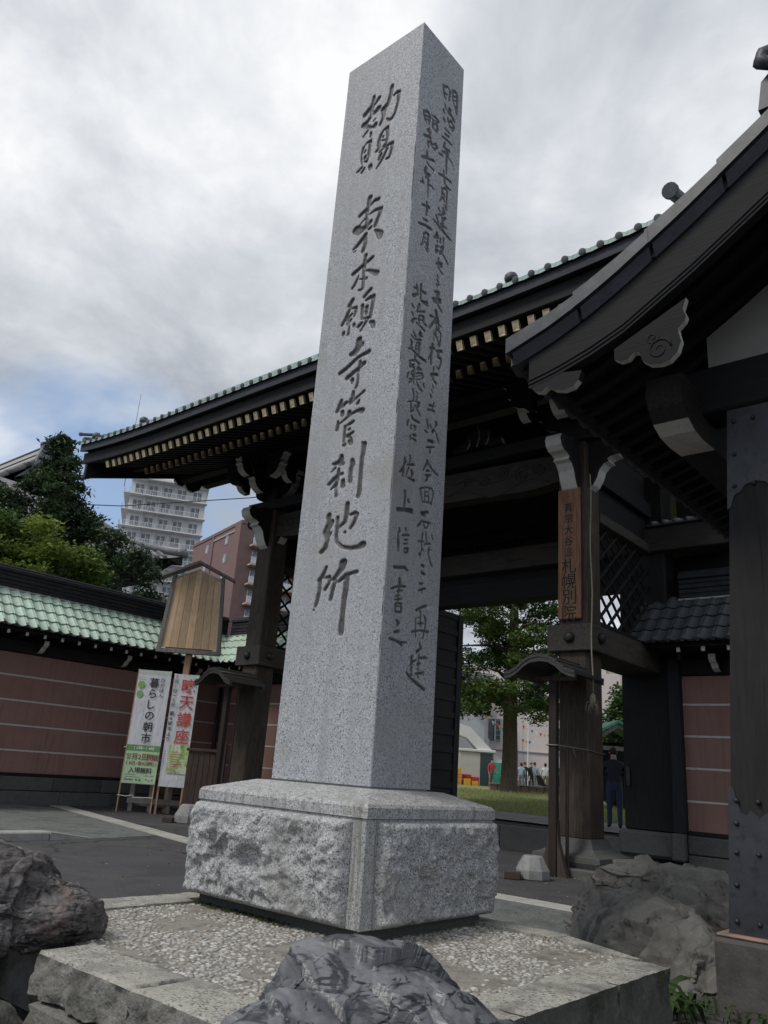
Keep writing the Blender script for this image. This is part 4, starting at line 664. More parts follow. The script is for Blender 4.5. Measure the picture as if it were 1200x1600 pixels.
for ci, ((xa, xb), (ma, mb_)) in enumerate(zip(COLX, MPX)):
    cx = (xa+xb)/2; cy = 14.06
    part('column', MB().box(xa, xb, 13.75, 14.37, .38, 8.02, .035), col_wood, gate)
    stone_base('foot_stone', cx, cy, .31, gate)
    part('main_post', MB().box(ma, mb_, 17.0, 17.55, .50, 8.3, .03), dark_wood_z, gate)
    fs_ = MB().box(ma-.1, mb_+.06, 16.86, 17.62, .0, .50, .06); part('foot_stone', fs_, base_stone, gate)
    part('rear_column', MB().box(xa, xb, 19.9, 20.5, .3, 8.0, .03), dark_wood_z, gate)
    # tie beam running back from the front column, iron studs on its end
    bx0, bx1 = cx-.50, cx+.44
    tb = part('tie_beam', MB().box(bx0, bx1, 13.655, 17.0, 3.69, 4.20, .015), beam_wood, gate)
    for O, ax in (((cx-.02, 13.655, 3.945), (0, -1, 0)), ((bx1, 14.02, 3.96), (1, 0, 0)), ((bx0, 14.02, 3.96), (-1, 0, 0))):
        part('stud', MB().lathe([(.105, 0), (.105, .03), (.085, .065), (.05, .085)], 14, O, ax), black_metal, tb, smooth=True)
    # upper side framing between front column and main post
    fx = cx+(.17 if ci == 0 else -.17)
    for nm, z0, z1, w_ in (('side_beam', 6.40, 6.62, .30), ('side_beam', 7.25, 7.60, .34), ('side_beam', 4.22, 4.36, .24)):
        part(nm, MB().box(fx-w_/2, fx+w_/2, 14.37, 17.0, z0, z1, .012), beam_wood if z0 == 6.40 else dark_wood_y, gate)
    part('side_panel', MB().box(fx-.03, fx+.03, 14.37, 17.0, 6.62, 7.25, 0), dark_wood_y, gate)
    part('side_panel', MB().box(fx-.03, fx+.03, 14.37, 17.0, 7.6, 8.3, 0), dark_wood_y, gate)
    lat = tag(link(bpy.data.objects.new('lattice', None), gate, T(fx, 14.37, 4.36)), None)
    # lattice slats, two crossing sets, clipped to the opening
    y0, y1, z0, z1 = 14.40, 16.97, 4.37, 6.39
    for sgn, off in ((1, .02), (-1, -.02)):
        for k in range(-8, 16):
            c0 = k*.40; pts = []     # z = z0 + c0 + sgn*.82*(y-y0)
            f = lambda y: (z0+c0+.80*(y-y0)) if sgn > 0 else (z0+c0-.80*(y-y0)+1.2)
            ys_ = np.linspace(y0, y1, 200); zs_ = f(ys_); ok = (zs_ > z0) & (zs_ < z1)
            if ok.sum() < 12: continue
            a = Vector((fx+off, ys_[ok][0], zs_[ok][0])); b = Vector((fx+off, ys_[ok][-1], zs_[ok][-1])); d = (b-a).normalized()
            m_ = MB()
            if sgn > 0:   # beaded bar
                L_ = (b-a).length; nb = max(2, int(L_/.11)); pp, rr = [], []
                for i in range(nb*2+1): pp.append(a+d*L_*i/(nb*2)); rr.append(.040 if i % 2 else .030)
                m_.tube(pp, rr, 6)
            else: m_.tube([a, b], .030, 4)
            part('slat', m_, dark_wood_y, lat)
# brackets: bearing block, stepped arms with white tips
for ci, (xa, xb) in enumerate(COLX):
    cx = (xa+xb)/2
    nosing(gate, (cx, 13.75, 6.92), (0, -1, 0), 1.0, .34)
    ox = (1, 0, 0) if ci == 0 else (-1, 0, 0)
    nosing(gate, (xb if ci == 0 else xa, 14.06, 7.02), ox, .92, .30)
    if ci == 1: nosing(gate, (xb, 14.06, 7.1), (1, 0, 0), .8, .26)
    br = tag(link(bpy.data.objects.new('bracket', None), gate, T(cx, 14.06, 8.3)), None)
    part('bearing_block', MB().prism([(-.34, .12), (-.24, 0), (.24, 0), (.34, .12), (.34, .34), (-.34, .34)], -.34, .34, (cx, 14.06, 8.30), (1, 0, 0), (0, 0, 1), (0, 1, 0)), dark_wood_x, br)
    def arm(O, A, sc=1.0, th=.2): nosing(br, O, A, sc, th, ARM, (1, 12), False, 'bracket_arm', dark_wood_x)
    arm((cx, 13.55, 8.42), (0, -1, 0), 1.05, .26)
    for sg in (1, -1): arm((cx+sg*.25, 13.95, 8.40), (sg, 0, 0), 1.0, .24)
    arm((cx, 12.95, 8.74), (0, -1, 0), .8, .24)
    for sg in (1, -1):
        arm((cx+sg*.55, 13.15, 8.68), (sg, 0, 0), 1.0, .24); arm((cx+sg*.95, 13.7, 8.62), (0, -1, 0), .75, .2)
    for dx, dy, z in ((0, -.95, 8.90), (.75, 0, 8.95), (-.75, 0, 8.95), (.8, -1.0, 9.26), (-.8, -1.0, 9.26), (0, -1.0, 9.26)):
        part('small_block', MB().prism([(-.17, .08), (-.12, 0), (.12, 0), (.17, .08), (.17, .17), (-.17, .17)], -.15, .15, (cx+dx, 14.06+dy, z), (1, 0, 0), (0, 0, 1), (0, 1, 0)), dark_wood_x, br)
# intermediate brackets on the plate between the columns
for bx in (-9.3, -11.69, -14.1):
    br = tag(link(bpy.data.objects.new('frog_leg_strut', None), gate, T(bx, 13.8, 8.32)), None)
    for sg in (1, -1):
        leg = [(0, .12), (.10, .10), (.28, .0), (.46, -.02), (.60, .03), (.66, .0), (.62, .14), (.46, .18), (.34, .28), (.22, .42), (.10, .46), (0, .46)]
        m_ = MB(); m_.prism([(a*sg, b) for a, b in leg], -.08, .08, (bx, 13.72, 8.34), (1, 0, 0), (0, 0, 1), (0, 1, 0), 0, [1 if 5 <= i < 9 else 0 for i in range(12)]); part('strut_leg', m_, [dark_wood_x, white_paint], br)
    lf = MB()
    for a, h in ((-.5, .30), (0, .52), (.5, .34)): lf.prism([(0, 0), (.07, h*.4), (.05, h*.8), (0, h), (-.05, h*.8), (-.07, h*.4)], -.02, .02, (bx+a*.5, 13.62, 8.36), (1, 0, a*.3), (0, 0, 1), (0, 1, 0), 0, 1)
    part('leaf_carving', lf, [dark_wood_x, white_paint], br)
# curved carved front beam, plate above it, purlins
crv = MB(); nseg = 26; xl, xr = COLX[1][1], COLX[0][0]; vs = []
for i in range(nseg+1):
    t = i/nseg; x = xl+(xr-xl)*t; bow = .16*(1-(2*t-1)**2); cut = .14*max(0, 1-min(t, 1-t)/.09)
    for y, z in ((13.88, 7.12+bow+cut), (14.24, 7.12+bow+cut), (14.24, 7.86+bow*.6), (13.88, 7.86+bow*.6)): vs.append((x, y, z))
crv.add(vs, [(4*i+k, 4*i+(k+1) % 4, 4*i+4+(k+1) % 4, 4*i+4+k) for i in range(nseg) for k in range(4)]+[(0, 1, 2, 3), (4*nseg+3, 4*nseg+2, 4*nseg+1, 4*nseg)])
cb = part('carved_beam', crv, beam_wood_x if False else wood('carved_beam_wood', (.040, .035, .032), (.022, .020, .020), (.062, .054, .047), GX), gate)
for side_, base_ in ((1, xr), (-1, xl)):
    cv = MB()
    for k, (dx, dz, r_) in enumerate(((.55, .55, .16), (.95, .48, .21), (1.45, .60, .16), (1.9, .52, .13), (2.35, .58, .12))):
        swirl(cv, (base_-side_*dx, 13.875, 7.12+dz*.8+.08), (side_, 0, 0), (0, 0, 1), (0, 1, 0), r_, 1.7, .020, 1 if k % 2 else -1, k)
    cv.tube([(base_-side_*(.3+2.6*t), 13.875, 7.30+.13*sin(t*9)+.05*t) for t in np.linspace(0, 1, 26)], .018, 5)
    cv.tube([(base_-side_*(.5+2.2*t), 13.875, 7.62+.09*sin(t*8+1)) for t in np.linspace(0, 1, 26)], .016, 5)
    part('carving', cv, MATS['carved_beam_wood'], cb, smooth=True)
box1('plate_beam', X0-5.5, X0+5.5, 13.70, 14.42, 8.02, 8.30, dark_wood_x, gate, .015)
box1('eave_purlin', X0-8.3, X0+8.3, 13.0, 13.3, 9.30, 9.52, dark_wood_x, gate, .015)
box1('eave_purlin', X0-8.3, X0+8.3, 13.9, 14.2, 9.45, 9.75, dark_wood_x, gate, .015)
for ci, (xa, xb) in enumerate(COLX):
    sg = 1 if ci == 0 else -1; e0, e1 = (xb, X0+6.0) if ci == 0 else (X0-6.0, xa)
# main lintels and transom at the door line
box1('lintel', MPX[1][1], MPX[0][0], 17.05, 17.5, 5.65, 6.20, dark_wood_x, gate, .015)
box1('main_lintel', X0-6.75, X0+6.75, 16.86, 17.58, 6.42, 6.98, wood('main_lintel_wood', (.055, .047, .042), (.028, .026, .026), (.080, .068, .058), GX), gate, .02)
for sg in (1, -1):
    x_a, x_b = sorted((X0+sg*5.0, X0+sg*6.85)); cap_ = MB()
    cap_.prism([(-.48, 0), (.48, 0), (.48, .03), (.1, .14), (-.1, .14), (-.48, .03)], x_a, x_b, (0, 17.22, 6.985), (0, 1, 0), (0, 0, 1), (1, 0, 0)); cp = part('lintel_cap', cap_, roof_grey_green, gate)
    for k in range(7):
        xx = x_a+.13+k*.262; part('cap_tile', MB().tube([(xx, 16.72, 7.035), (xx, 17.15, 7.15)], .055, 8), grey_tile, cp, smooth=True)
box1('transom_rail', MPX[1][1], MPX[0][0], 17.12, 17.4, 7.30, 7.55, dark_wood_x, gate, .01)
part('transom_panel', MB().box(MPX[1][1], MPX[0][0], 17.22, 17.30, 6.20, 6.42), dark_wood_x, gate)
for i in range(6):
    xa = MPX[1][1]+.06+i*1.385; fr = MB(); x_b = xa+1.30
    for q in ((xa, x_b, 7.02, 7.09), (xa, x_b, 7.24, 7.30), (xa, xa+.07, 7.0, 7.3), (x_b-.07, x_b, 7.0, 7.3)): fr.box(q[0], q[1], 17.1, 17.2, q[2], q[3])
    part('transom_frame', fr, dark_wood_x, gate)
for i in range(8):
    xa = MPX[1][1]+.03+i*1.04; part('upper_panel', MB().box(xa, xa+1.038, 17.24-.01*(i % 2), 17.30, 7.55, 11.0, .008), dark_wood_z, gate)
part('side_board', MB().box(MPX[0][1]+.0, MPX[0][1]+4.2, 17.9, 17.96, 3.9, 8.6), dark_wood_z, gate); part('side_board', MB().box(MPX[1][0]-1.2, MPX[1][0], 17.9, 17.96, 5.9, 8.6), dark_wood_z, gate)
part('transom_board', MB().box(MPX[1][1], MPX[0][0], 17.26, 17.32, 6.98, 7.30), dark_wood_x, gate)
# side gables above the beams (dark boarded)
for xg in (X0-4.9, X0+4.9):
    part('gable_board', MB().add([(xg, 13.6, 8.3), (xg, 20.5, 8.3), (xg, 20.5, 9.6), (xg, 17.05, 13.0), (xg, 13.6, 9.6)], [(0, 1, 2, 3, 4)]), dark_wood_z, gate)
# door leaves opened inwards, ledged and panelled
def door_leaf(xc, label):
    dl = tag(link(bpy.data.objects.new('door', None), gate, T(xc, 17.5, .3)), label)
    y0, y1 = 17.55, 21.35; z0, z1 = .42, 6.35
    for a, b in ((y0, y0+.28), (y1-.28, y1)): part('stile', MB().box(xc-.07, xc+.07, a, b, z0, z1, .012), dark_wood_z, dl)
    n = 11
    for i in range(n+1):
        z = z0+(z1-z0-.2)*i/n; part('rail', MB().box(xc-.055, xc+.055, y0+.28, y1-.28, z, z+.2, .012), dark_wood_y, dl)
    part('panel', MB().box(xc-.02, xc+.02, y0+.28, y1-.28, z0+.1, z1-.1), dark_wood_z, dl)
door_leaf(-14.9, None)
# latch plate on the right main post, threshold stones
part('latch', MB().box(-7.42, -7.34, 16.94, 17.0, 1.35, 1.75, .01), black_metal, gate)
th = X0-9.4; i = 0
while th < X0+5.1:
    w_ = random.uniform(1.3, 1.9); z1 = .30
    if not any(a-.12 < th+w_/2 < b+.1 for a, b in MPX): part('threshold_stone', MB().box(th, th+w_-.012, 16.95, 17.5, G-.03, z1+random.uniform(-.006, .006), .02), base_stone, gate)
    th += w_
# ---- roof: boarded soffit, two tiers of rafters with gilt ends, fascia, eave tiles
XE = 8.42
def upturn(x): return .17*max(0, (abs(x-X0)-4.0)/4.4)**2.4
def roofz(y, x=X0): t = y-9.8; return 9.30+.33*t+.035*t*t+upturn(x)*max(0, 1-t/6)
nx_ = 44; xs_ = np.linspace(X0-XE, X0+XE, nx_+1)
def xsheet(name, prof, m, z_follow=1.0, close=True):
    """profile of (y,z) swept along the eave following its upturn"""
    k = len(prof); V, F = [], []
    for i, x in enumerate(xs_):
        for y, z in prof: V.append((x, y, z+upturn(x)*z_follow))
    for i in range(nx_):
        for j in range(k if close else k-1): a = i*k+j; b = i*k+(j+1) % k; F.append((a, b, b+k, a+k))
    m_ = MB(); m_.add(V, F)
    if close: m_.add([V[j] for j in range(k)], [tuple(range(k))]); m_.add([V[nx_*k+j] for j in range(k)], [tuple(range(k))])
    return part(name, m_, m, gate)
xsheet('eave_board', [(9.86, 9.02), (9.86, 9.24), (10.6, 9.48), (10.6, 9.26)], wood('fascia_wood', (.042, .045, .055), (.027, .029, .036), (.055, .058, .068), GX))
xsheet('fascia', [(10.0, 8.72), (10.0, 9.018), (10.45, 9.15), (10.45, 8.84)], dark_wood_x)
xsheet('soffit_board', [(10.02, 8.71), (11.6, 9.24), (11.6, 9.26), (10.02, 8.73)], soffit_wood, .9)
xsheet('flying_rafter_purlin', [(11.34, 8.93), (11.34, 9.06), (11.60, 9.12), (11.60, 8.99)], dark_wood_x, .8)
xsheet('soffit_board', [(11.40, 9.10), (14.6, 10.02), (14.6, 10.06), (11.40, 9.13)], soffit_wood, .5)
top = [(9.80, 9.27)]+[(y, roofz(y)+.04) for y in np.linspace(9.8, 17.2, 9)]
V, F = [], []
for x in xs_:
    for y in np.linspace(9.8, 17.25, 10): V.append((x, y, roofz(y, x)-.02))
m_ = MB(); m_.add(V, [(i*10+j, i*10+j+1, (i+1)*10+j+1, (i+1)*10+j) for i in range(nx_) for j in range(9)])
V2 = [(x, 34.4-y if False else 17.25+(17.25-y), z) for x, y, z in V]; m_.add(V2, [(i*10+j, i*10+j+1, (i+1)*10+j+1, (i+1)*10+j) for i in range(nx_) for j in range(9)])
part('roof', m_, roof_grey_green, gate)
# rafters
def rafter_mesh(y0, z0, y1, z1, w_, h_):
    m_ = MB(); L_ = math.hypot(y1-y0, z1-z0); d = Vector((0, (y1-y0)/L_, (z1-z0)/L_)); up = Vector((0, -d.z, d.y))
    m_.prism([(-w_/2, -h_/2), (w_/2, -h_/2), (w_/2, h_/2), (-w_/2, h_/2)], 0, L_, (0, 0, 0), (1, 0, 0), up, d); return m_.mesh('rafter', dark_wood_y), d, up
def cap_mesh(w_, h_, d, up):
    m_ = MB(); q = lambda a, b, t: tuple(Vector((1, 0, 0))*a+up*b+d*t)
    e_ = .012; vs = [q(-w_/2-e_, -h_/2-e_, .05), q(w_/2+e_, -h_/2-e_, .05), q(w_/2+e_, h_/2+e_, .05), q(-w_/2-e_, h_/2+e_, .05),
                     q(-w_/2-e_, -h_/2-e_, -.012), q(w_/2+e_, -h_/2-e_, -.012), q(w_/2+e_, h_/2+e_, -.012), q(-w_/2-e_, h_/2+e_, -.012),
                     q(-w_/2+.02, -h_/2+.02, -.004), q(w_/2-.02, -h_/2+.02, -.004), q(w_/2-.02, h_/2-.02, -.004), q(-w_/2+.02, h_/2-.02, -.004)]
    fs = [(i, (i+1) % 4, 4+(i+1) % 4, 4+i) for i in range(4)]+[(4+i, 4+(i+1) % 4, 8+(i+1) % 4, 8+i) for i in range(4)]+[(8, 9, 10, 11)]
    m_.add(vs, fs); return m_.mesh('gilt_cap', gold)
rA, dA, uA = rafter_mesh(10.12, 8.60, 11.60, 9.12, .100, .155); cA = cap_mesh(.100, .155, dA, uA)
rB, dB, uB = rafter_mesh(11.30, 8.83, 14.3, 9.83, .092, .14); cB = cap_mesh(.092, .14, dB, uB)
nr = 25; P_ = 7.25/nr
for i in range(-nr, nr+1):
    x = X0+i*P_; uz = upturn(x)
    jt = random.uniform(-.006, .006)
    for me, cm, y, z, k in ((rA, cA, 10.12, 8.60, .95), (rB, cB, 11.30, 8.83, .75)):
        M = T(x+jt, y+random.uniform(-.012, .012), z+uz*k, random.uniform(-.012, .012)); o = inst('rafter', me, gate, M); c_ = inst('gilt_cap', cm, o, M)
        if random.random() < .12: c_.data = cm
# eave tiles: pan piece with a turned-down lip, and a round end over each joint
def eave_tile_mesh():
    m_ = MB(); n = 10; w_ = .302; vs = []
    for j, (y, dz) in enumerate(((0, -.075), (0, 0), (.5, .20))):
        for i in range(n+1):
            t = i/n; vs.append((-w_/2+w_*t, y, dz+(.055*(abs(2*t-1))**2.0 if j else .02*abs(2*t-1))))
    m_.add(vs, [(j*(n+1)+i, j*(n+1)+i+1, (j+1)*(n+1)+i+1, (j+1)*(n+1)+i) for j in range(2) for i in range(n)]); return m_.mesh('eave_tile', verdigris_pale)
def round_end_mesh():
    m_ = MB(); m_.lathe([(.050, -.0), (.060, .004), (.062, .02), (.055, .03), (.055, .7)], 12, (0, -.02, -.045), Vector((0, 1, .36))); return m_.mesh('round_tile', roof_grey_green, True)
et, re_ = eave_tile_mesh(), round_end_mesh(); nt_ = 55; pt = 2*XE/nt_
for i in range(nt_+1):
    x = X0-XE+pt*i; M = T(x, 9.78, 9.31+upturn(x), 0, -math.atan(.0)); o = None
    if i < nt_:
        xm = x+pt/2; o = inst('eave_tile', et, gate, T(xm, 9.80, 9.275+upturn(xm)))
        inst('round_tile', re_, o, T(x, 9.80, 9.30+upturn(x)))
# verge: barge boards with pendants, verge tiles and corner finials
for sg in (1, -1):
    xb_ = X0+sg*8.22; ya = np.linspace(10.02, 17.25, 16); up_, lo_ = [], []
    for y in ya: up_.append((y, roofz(y, X0+XE)-.12)); lo_.append((y, 8.42+.33*(y-10.02)))
    m_ = MB().prism(up_+lo_[::-1], -.06, .06, (xb_, 0, 0), (0, 1, 0), (0, 0, 1), (1, 0, 0)); bb = part('barge_board', m_, dark_wood_y, gate)
    pend = [(0, 0), (.10, -.14), (.28, -.20), (.36, -.12), (.46, -.30), (.68, -.40), (.9, -.34), (.98, -.18), (1.1, -.22), (1.2, -.05), (1.25, .1), (0, .1)]
    part('pendant', MB().prism([(a, b+a*.33) for a, b in pend], -.05, .05, (xb_, 12.9, 9.30), (0, 1, 0), (0, 0, 1), (1, 0, 0), 0, [1 if i < 10 else 0 for i in range(12)]), [dark_wood_y, white_paint], bb)
    for k in range(16):
        y = 9.9+k*.46; m2 = MB().tube([(X0+sg*(XE-.02), y, roofz(y, X0+XE)+.05), (X0+sg*(XE-.02), y+.47, roofz(y+.46, X0+XE)+.05)], .095, 10); part('verge_tile', m2, roof_grey_green, gate, smooth=True)
    fq = 1 if sg > 0 else .45; fn = MB().lathe([(.115*fq, -.03), (.125*fq, -.02), (.125*fq, .03), (.10*fq, .04), (.10*fq, .50)], 14, (X0+sg*(XE-.08), 9.74, 9.42+.16*fq+upturn(X0+XE)), (0, 1, .34)); part('corner_finial', fn, roof_grey_green, gate)
# second course of raised tiling behind the eave, and small domed snow guards
for xk in (-19.35, -17.05, -6.15):
    part('roof_knob', MB().lathe([(.11, -.07), (.12, .0), (.095, .06), (.04, .09)], 12, (xk, 9.86, 9.40+upturn(xk)), (0, -.3, 1)), roof_grey_green, gate, smooth=True)
m_ = MB(); V = []; xx_ = np.linspace(-16.05, X0+3.9, 24)
part('upper_tile_course', MB().box(-15.9, X0+3.6, 10.0, 10.5, 9.40, 9.515, .01), verdigris_pale, gate)
box1('ridge', X0-8.3, X0+8.3, 16.95, 17.55, roofz(17.25), roofz(17.25)+.75, roof_grey_green, gate, .03)

# ---- things hung on or standing by the gate
plq = thing('name_plaque', 'tall reddish brown wooden plaque with black brush lettering hung on the right front column', 'sign', (-7.05, 13.74, 4.3))
part('board', MB().box(-7.30, -6.815, 13.675, 13.742, 4.30, 6.98, .02), plaque_wood, plq)
ink_m = material('black_ink', (.018, .016, .015), .7, [('noise', 20, (.05, .038, .028), .55, .75)])
MP = Matrix(((1, 0, 0, -7.06), (0, 0, -1, 13.675), (0, 1, 0, 0), (0, 0, 0, 1)))
its = [('一', 0, 6.80, .10)]+column('真宗大谷派', 0, 6.57, .235, .205)+column('札幌別院', .005, 5.36, .31, .33)
text_part('lettering', its, ink_m, plq, MP, .006, .003)
rope = thing('hanging_rope', 'thin old rope hanging down the right column with a frayed knotted end', 'rope', (-6.5, 13.55, 2.6))
pts = [(-6.42+.0*t, 13.33, 7.05-4.25*t) for t in np.linspace(0, 1, 12)]
part('cord', MB().tube([(p[0]+.015*sin(i*1.3), p[1], p[2]) for i, p in enumerate(pts)], .013, 6), rope_m, rope, smooth=True)
kn = MB(); kn.lathe([(.012, .10), (.04, .06), (.055, .0), (.05, -.07), (.03, -.12)], 9, (-6.42, 13.33, 2.76)); 
for _ in range(14):
    a = random.uniform(0, 2*pi); r_ = random.uniform(.04, .12); kn.tube([(-6.42, 13.33, 2.72), (-6.42+r_*cos(a), 13.33+r_*sin(a), 2.70+random.uniform(-.1, .06)), (-6.42+r_*1.2*cos(a), 13.33+r_*1.2*sin(a), 2.60+random.uniform(-.12, .02))], .007, 4)
part('knot', kn, rope_m, rope, smooth=True)
def roofed_post(cx, cy, label, phi=0):
    """slim post carrying a small undulating gabled board roof"""
    t = thing('roofed_post', label, 'post', (cx, cy, G), 0)
    part('post', MB().box(cx-.075, cx+.075, cy-.06, cy+.06, G, 3.05, .008), wood('roofed_post_wood', (.026, .019, .0165), (.013, .011, .010), (.040, .030, .025), GZ), t)
    part('post', MB().box(cx+.115, cx+.165, cy+.2, cy+.25, G, 3.05, .005), fence_wood, t)
    part('foot', MB().prism([(-.26, 0), (-.10, .55), (-.08, .9), (.08, .9), (.10, .55), (.26, 0)], -.05, .05, (cx, cy+.02, G), (1, 0, 0), (0, 0, 1), (0, 1, 0)), fence_wood, t)
    # undulating roof section (a across, b up)
    sec = [(-.70, .0), (-.57, .03), (-.45, .09), (-.32, .20), (-.18, .28), (0, .31), (.18, .28), (.32, .20), (.45, .09), (.57, .03), (.70, .0)]
    cen = (cx-.02, 0, 3.10)
    rf = MB().prism([(a, b+.055) for a, b in sec]+[(a, b) for a, b in sec[::-1]], cy-.55, cy+.62, cen, (1, 0, 0), (0, 0, 1), (0, 1, 0)); roof_ = part('roof', rf, wood('small_roof_wood', (.035, .032, .031), (.019, .018, .018), (.055, .050, .046), GY, .5, .45), t, smooth=False)
    for k in range(10):
        a = -.63+k*.14; bz = np.interp(a, [s_[0] for s_ in sec], [s_[1] for s_ in sec])
        part('batten', MB().tube([(cen[0]+a, cy-.56, 3.10+bz+.06), (cen[0]+a, cy+.63, 3.10+bz+.06)], .017, 6), MATS['small_roof_wood'], roof_)
    for yy in (cy-.50, cy+.57):
        bd = [(a, b-.002) for a, b in sec]+[(a, min(b-.07, .23)) for a, b in sec[::-1]]
        part('gable_board', MB().prism(bd, yy-.035, yy+.035, cen, (1, 0, 0), (0, 0, 1), (0, 1, 0)), MATS['small_roof_wood'], roof_)
    part('tie', MB().box(cx-.5, cx+.46, cy-.03, cy+.03, 3.05, 3.13, .006), fence_wood, t); return t
roofed_post(-7.04, 13.05, 'slim dark post with small undulating roof before the right gate column')
roofed_post(-16.22, 13.05, 'slim dark post with small undulating roof before the left gate column')
wr = thing('tie_wire', 'thin grey wire looped around the right column and the roofed post', 'wire', (-7.1, 13.5, 1.9))
part('loop', MB().tube([(-7.15, 12.97, 1.93), (-6.93, 12.97, 1.93), (-6.70, 13.73, 1.90), (-6.70, 14.0, 1.88), (-6.70, 14.39, 1.87), (-7.34, 14.39, 1.88), (-7.34, 13.7, 1.9), (-7.15, 12.97, 1.93)], .009, 5), iron_grey, wr)
part('tail', MB().tube([(-7.0, 13.72, 1.915), (-6.98, 13.70, 1.85), (-6.94, 13.71, 1.76)], .006, 4), iron_grey, wr)
# ================================================================== PLASTER WALLS WITH TILED COPING
def tile_mesh(name, m, w_=.30, L_=.46, slope=45):
    n = 9; c, s_ = cos(R(slope)), sin(R(slope)); mb = MB(); vs = []
    prof = [(-.5, .030), (-.38, .040), (-.27, .022), (-.15, .004), (0, -.004), (.15, .0), (.28, .014), (.40, .034), (.5, .030), (.52, .02)][:n+1]
    for yy, dz in ((.03, -.045), (.0, .024), (L_, -.014)):
        for a, b in prof: vs.append((a*w_, yy*c-(b+dz)*s_, yy*s_+(b+dz)*c))
    mb.add(vs, [(j*(n+1)+i, j*(n+1)+i+1, (j+1)*(n+1)+i+1, (j+1)*(n+1)+i) for j in range(2) for i in range(n)]); return mb.mesh(name, m)
round_g = MB().lathe([(.050, -.012), (.056, 0), (.05, .02), (.05, .10)], 10, (0, 0, 0), (0, 1, .9)).mesh('round_end', roof_grey_green); round_d = round_g
tile_green = tile_mesh('tile', verdigris); tile_grey = tile_mesh('tile', roof_grey_green)
def white_end_rafter():
    m_ = MB().box(-.035, .035, -.80, -.02, -.05, .05, 0, 0); f = len(m_.f); m_.box(-.038, .038, -.806, -.80, -.053, .053, 0, 1); return m_.mesh('rafter', [dark_wood_y, white_paint])
we = white_end_rafter()
cor = MB().prism([(0, .30), (0, -.02), (.10, -.02), (.20, .03), (.28, .12), (.34, .14), (.40, .20), (.40, .30)], -.07, .07, (0, 0, 0), (0, -1, 0), (0, 0, 1), (1, 0, 0), 0, [0, 1, 1, 1, 1, 1, 1, 0]).mesh('bracket', [dark_wood_y, white_paint])
def wall(label, O, rz, length, tmesh, tile_mat, ridge_mat, seed, ext=0.0):
    rnd = random.Random(seed); Mw = T(O[0], O[1], 0, rz)
    t = tag(link(bpy.data.objects.new('plaster_wall', None), None, Mw), label, 'wall')
    P = lambda nm, mb, m, par=None: part_l(nm, mb, m, par or t, Mw)
    def part_l(nm, mb, m, par, M):
        o = bpy.data.objects.new(nm, mb.mesh(nm, m)); link(o, par, M); return o
    # foundation stones, two courses
    for c_, (z0, z1) in enumerate(((G-.05, .14), (.15, .50))):
        x = -.0 if c_ == 0 else 0; 
        while x < length-.05:
            w_ = min(rnd.uniform(.9, 1.7), length-x); 
            if length-x-w_ < .3: w_ = length-x
            P('foundation_stone', MB().box(x+.006, x+w_-.006, -.10-.02*(1-c_)-rnd.uniform(0, .012), .34, z0, z1-.006, .018), base_stone); x += w_
    P('sill', MB().box(0, length, -.06, .30, .50, .575, .01), dark_wood_x)
    lines = (1.14, 1.775, 2.41, 3.05); zz = (.58,)+lines+(3.66,)
    for i in range(5): P('plaster_band', MB().box(0, length, 0, .28, zz[i]+(.022 if i else 0), zz[i+1]-.022, .004), pink_plaster)
    for z in lines: P('white_line', MB().box(0, length, -.008, .27, z-.0215, z+.0215, .003), line_paint)
    P('top_plate', MB().box(0, length, -.07, .34, 3.66, 3.98, .01), dark_wood_x)
    P('eave_filler', MB().box(0, length, .02, .30, 3.982, 4.168), dark_wood_x)
    n = int(length/.50)
    for i in range(n):
        M = Mw @ T(.25+i*.5, 0, 4.075); inst('rafter', we, t, M)
    for i in range(int(length/2.6)+1):
        x = .8+i*2.6
        if x < length: inst('bracket', cor, t, Mw @ T(x, -.07, 3.72))
    P('eave_plank', MB().box(-ext, length, -.86, .1, 4.12, 4.165, .01), dark_wood_x)
    P('roof_bed', MB().prism([(-.93, 4.17), (.16, 5.24), (.16, 4.17)], -ext, length, (0, 0, 0), (0, 1, 0), (0, 0, 1), (1, 0, 0)), dark_wood_x)
    nt_ = int((length+ext)/.30); rows = 4; rmesh = round_g if tmesh is tile_green else round_d
    for r_ in range(rows):
        for i in range(nt_):
            M = Mw @ T(.15-ext+i*.30+rnd.uniform(-.003, .003), -1.02+r_*.285, 4.215+r_*.285+rnd.uniform(-.003, .003)); o_ = inst('tile', tmesh, t, M)
            if r_ == 0: inst('round_end', rmesh, o_, Mw @ T(-ext+i*.30, -1.03, 4.235))
    P('roof_back', MB().add([(0, .16, 5.28), (length, .16, 5.28), (length, 1.3, 4.2), (0, 1.3, 4.2)], [(0, 1, 2, 3)]), tile_mat)
    P('ridge_base_line', MB().box(0, length, .0, .32, 5.27, 5.315, .006), line_paint if False else material('pale_metal_strip', (.36, .38, .37), .5, [('noise', 9, (.22, .24, .235), .5, .7)]))
    for k in range(5): P('ridge_course', MB().box(0, length, .045+.012*(k % 2)-(.03 if k == 4 else 0), .30-.012*(k % 2), 5.318+k*.11, 5.318+k*.11+.104, .018), ridge_mat)
    P('ridge_cap', MB().tube([(0, .17, 5.885), (length, .17, 5.885)], .075, 10), ridge_mat)
    return t
ridge_dark = material('dark_ridge_tile', (.022, .024, .028), .7, [('noise', 6, (.036, .039, .044), .45, .7)], [(20, .2, .004)], .3)
wall('pink plaster wall with green tiled coping running along the left forecourt behind the banners', (-21.5, 4.5), R(90), 12.5, tile_green, verdigris, ridge_dark, 3)
wall('short pink plaster wall with green tiles between left corner and left gate post', (-21.48, 17.0), 0, 4.45, tile_green, verdigris, ridge_dark, 5)
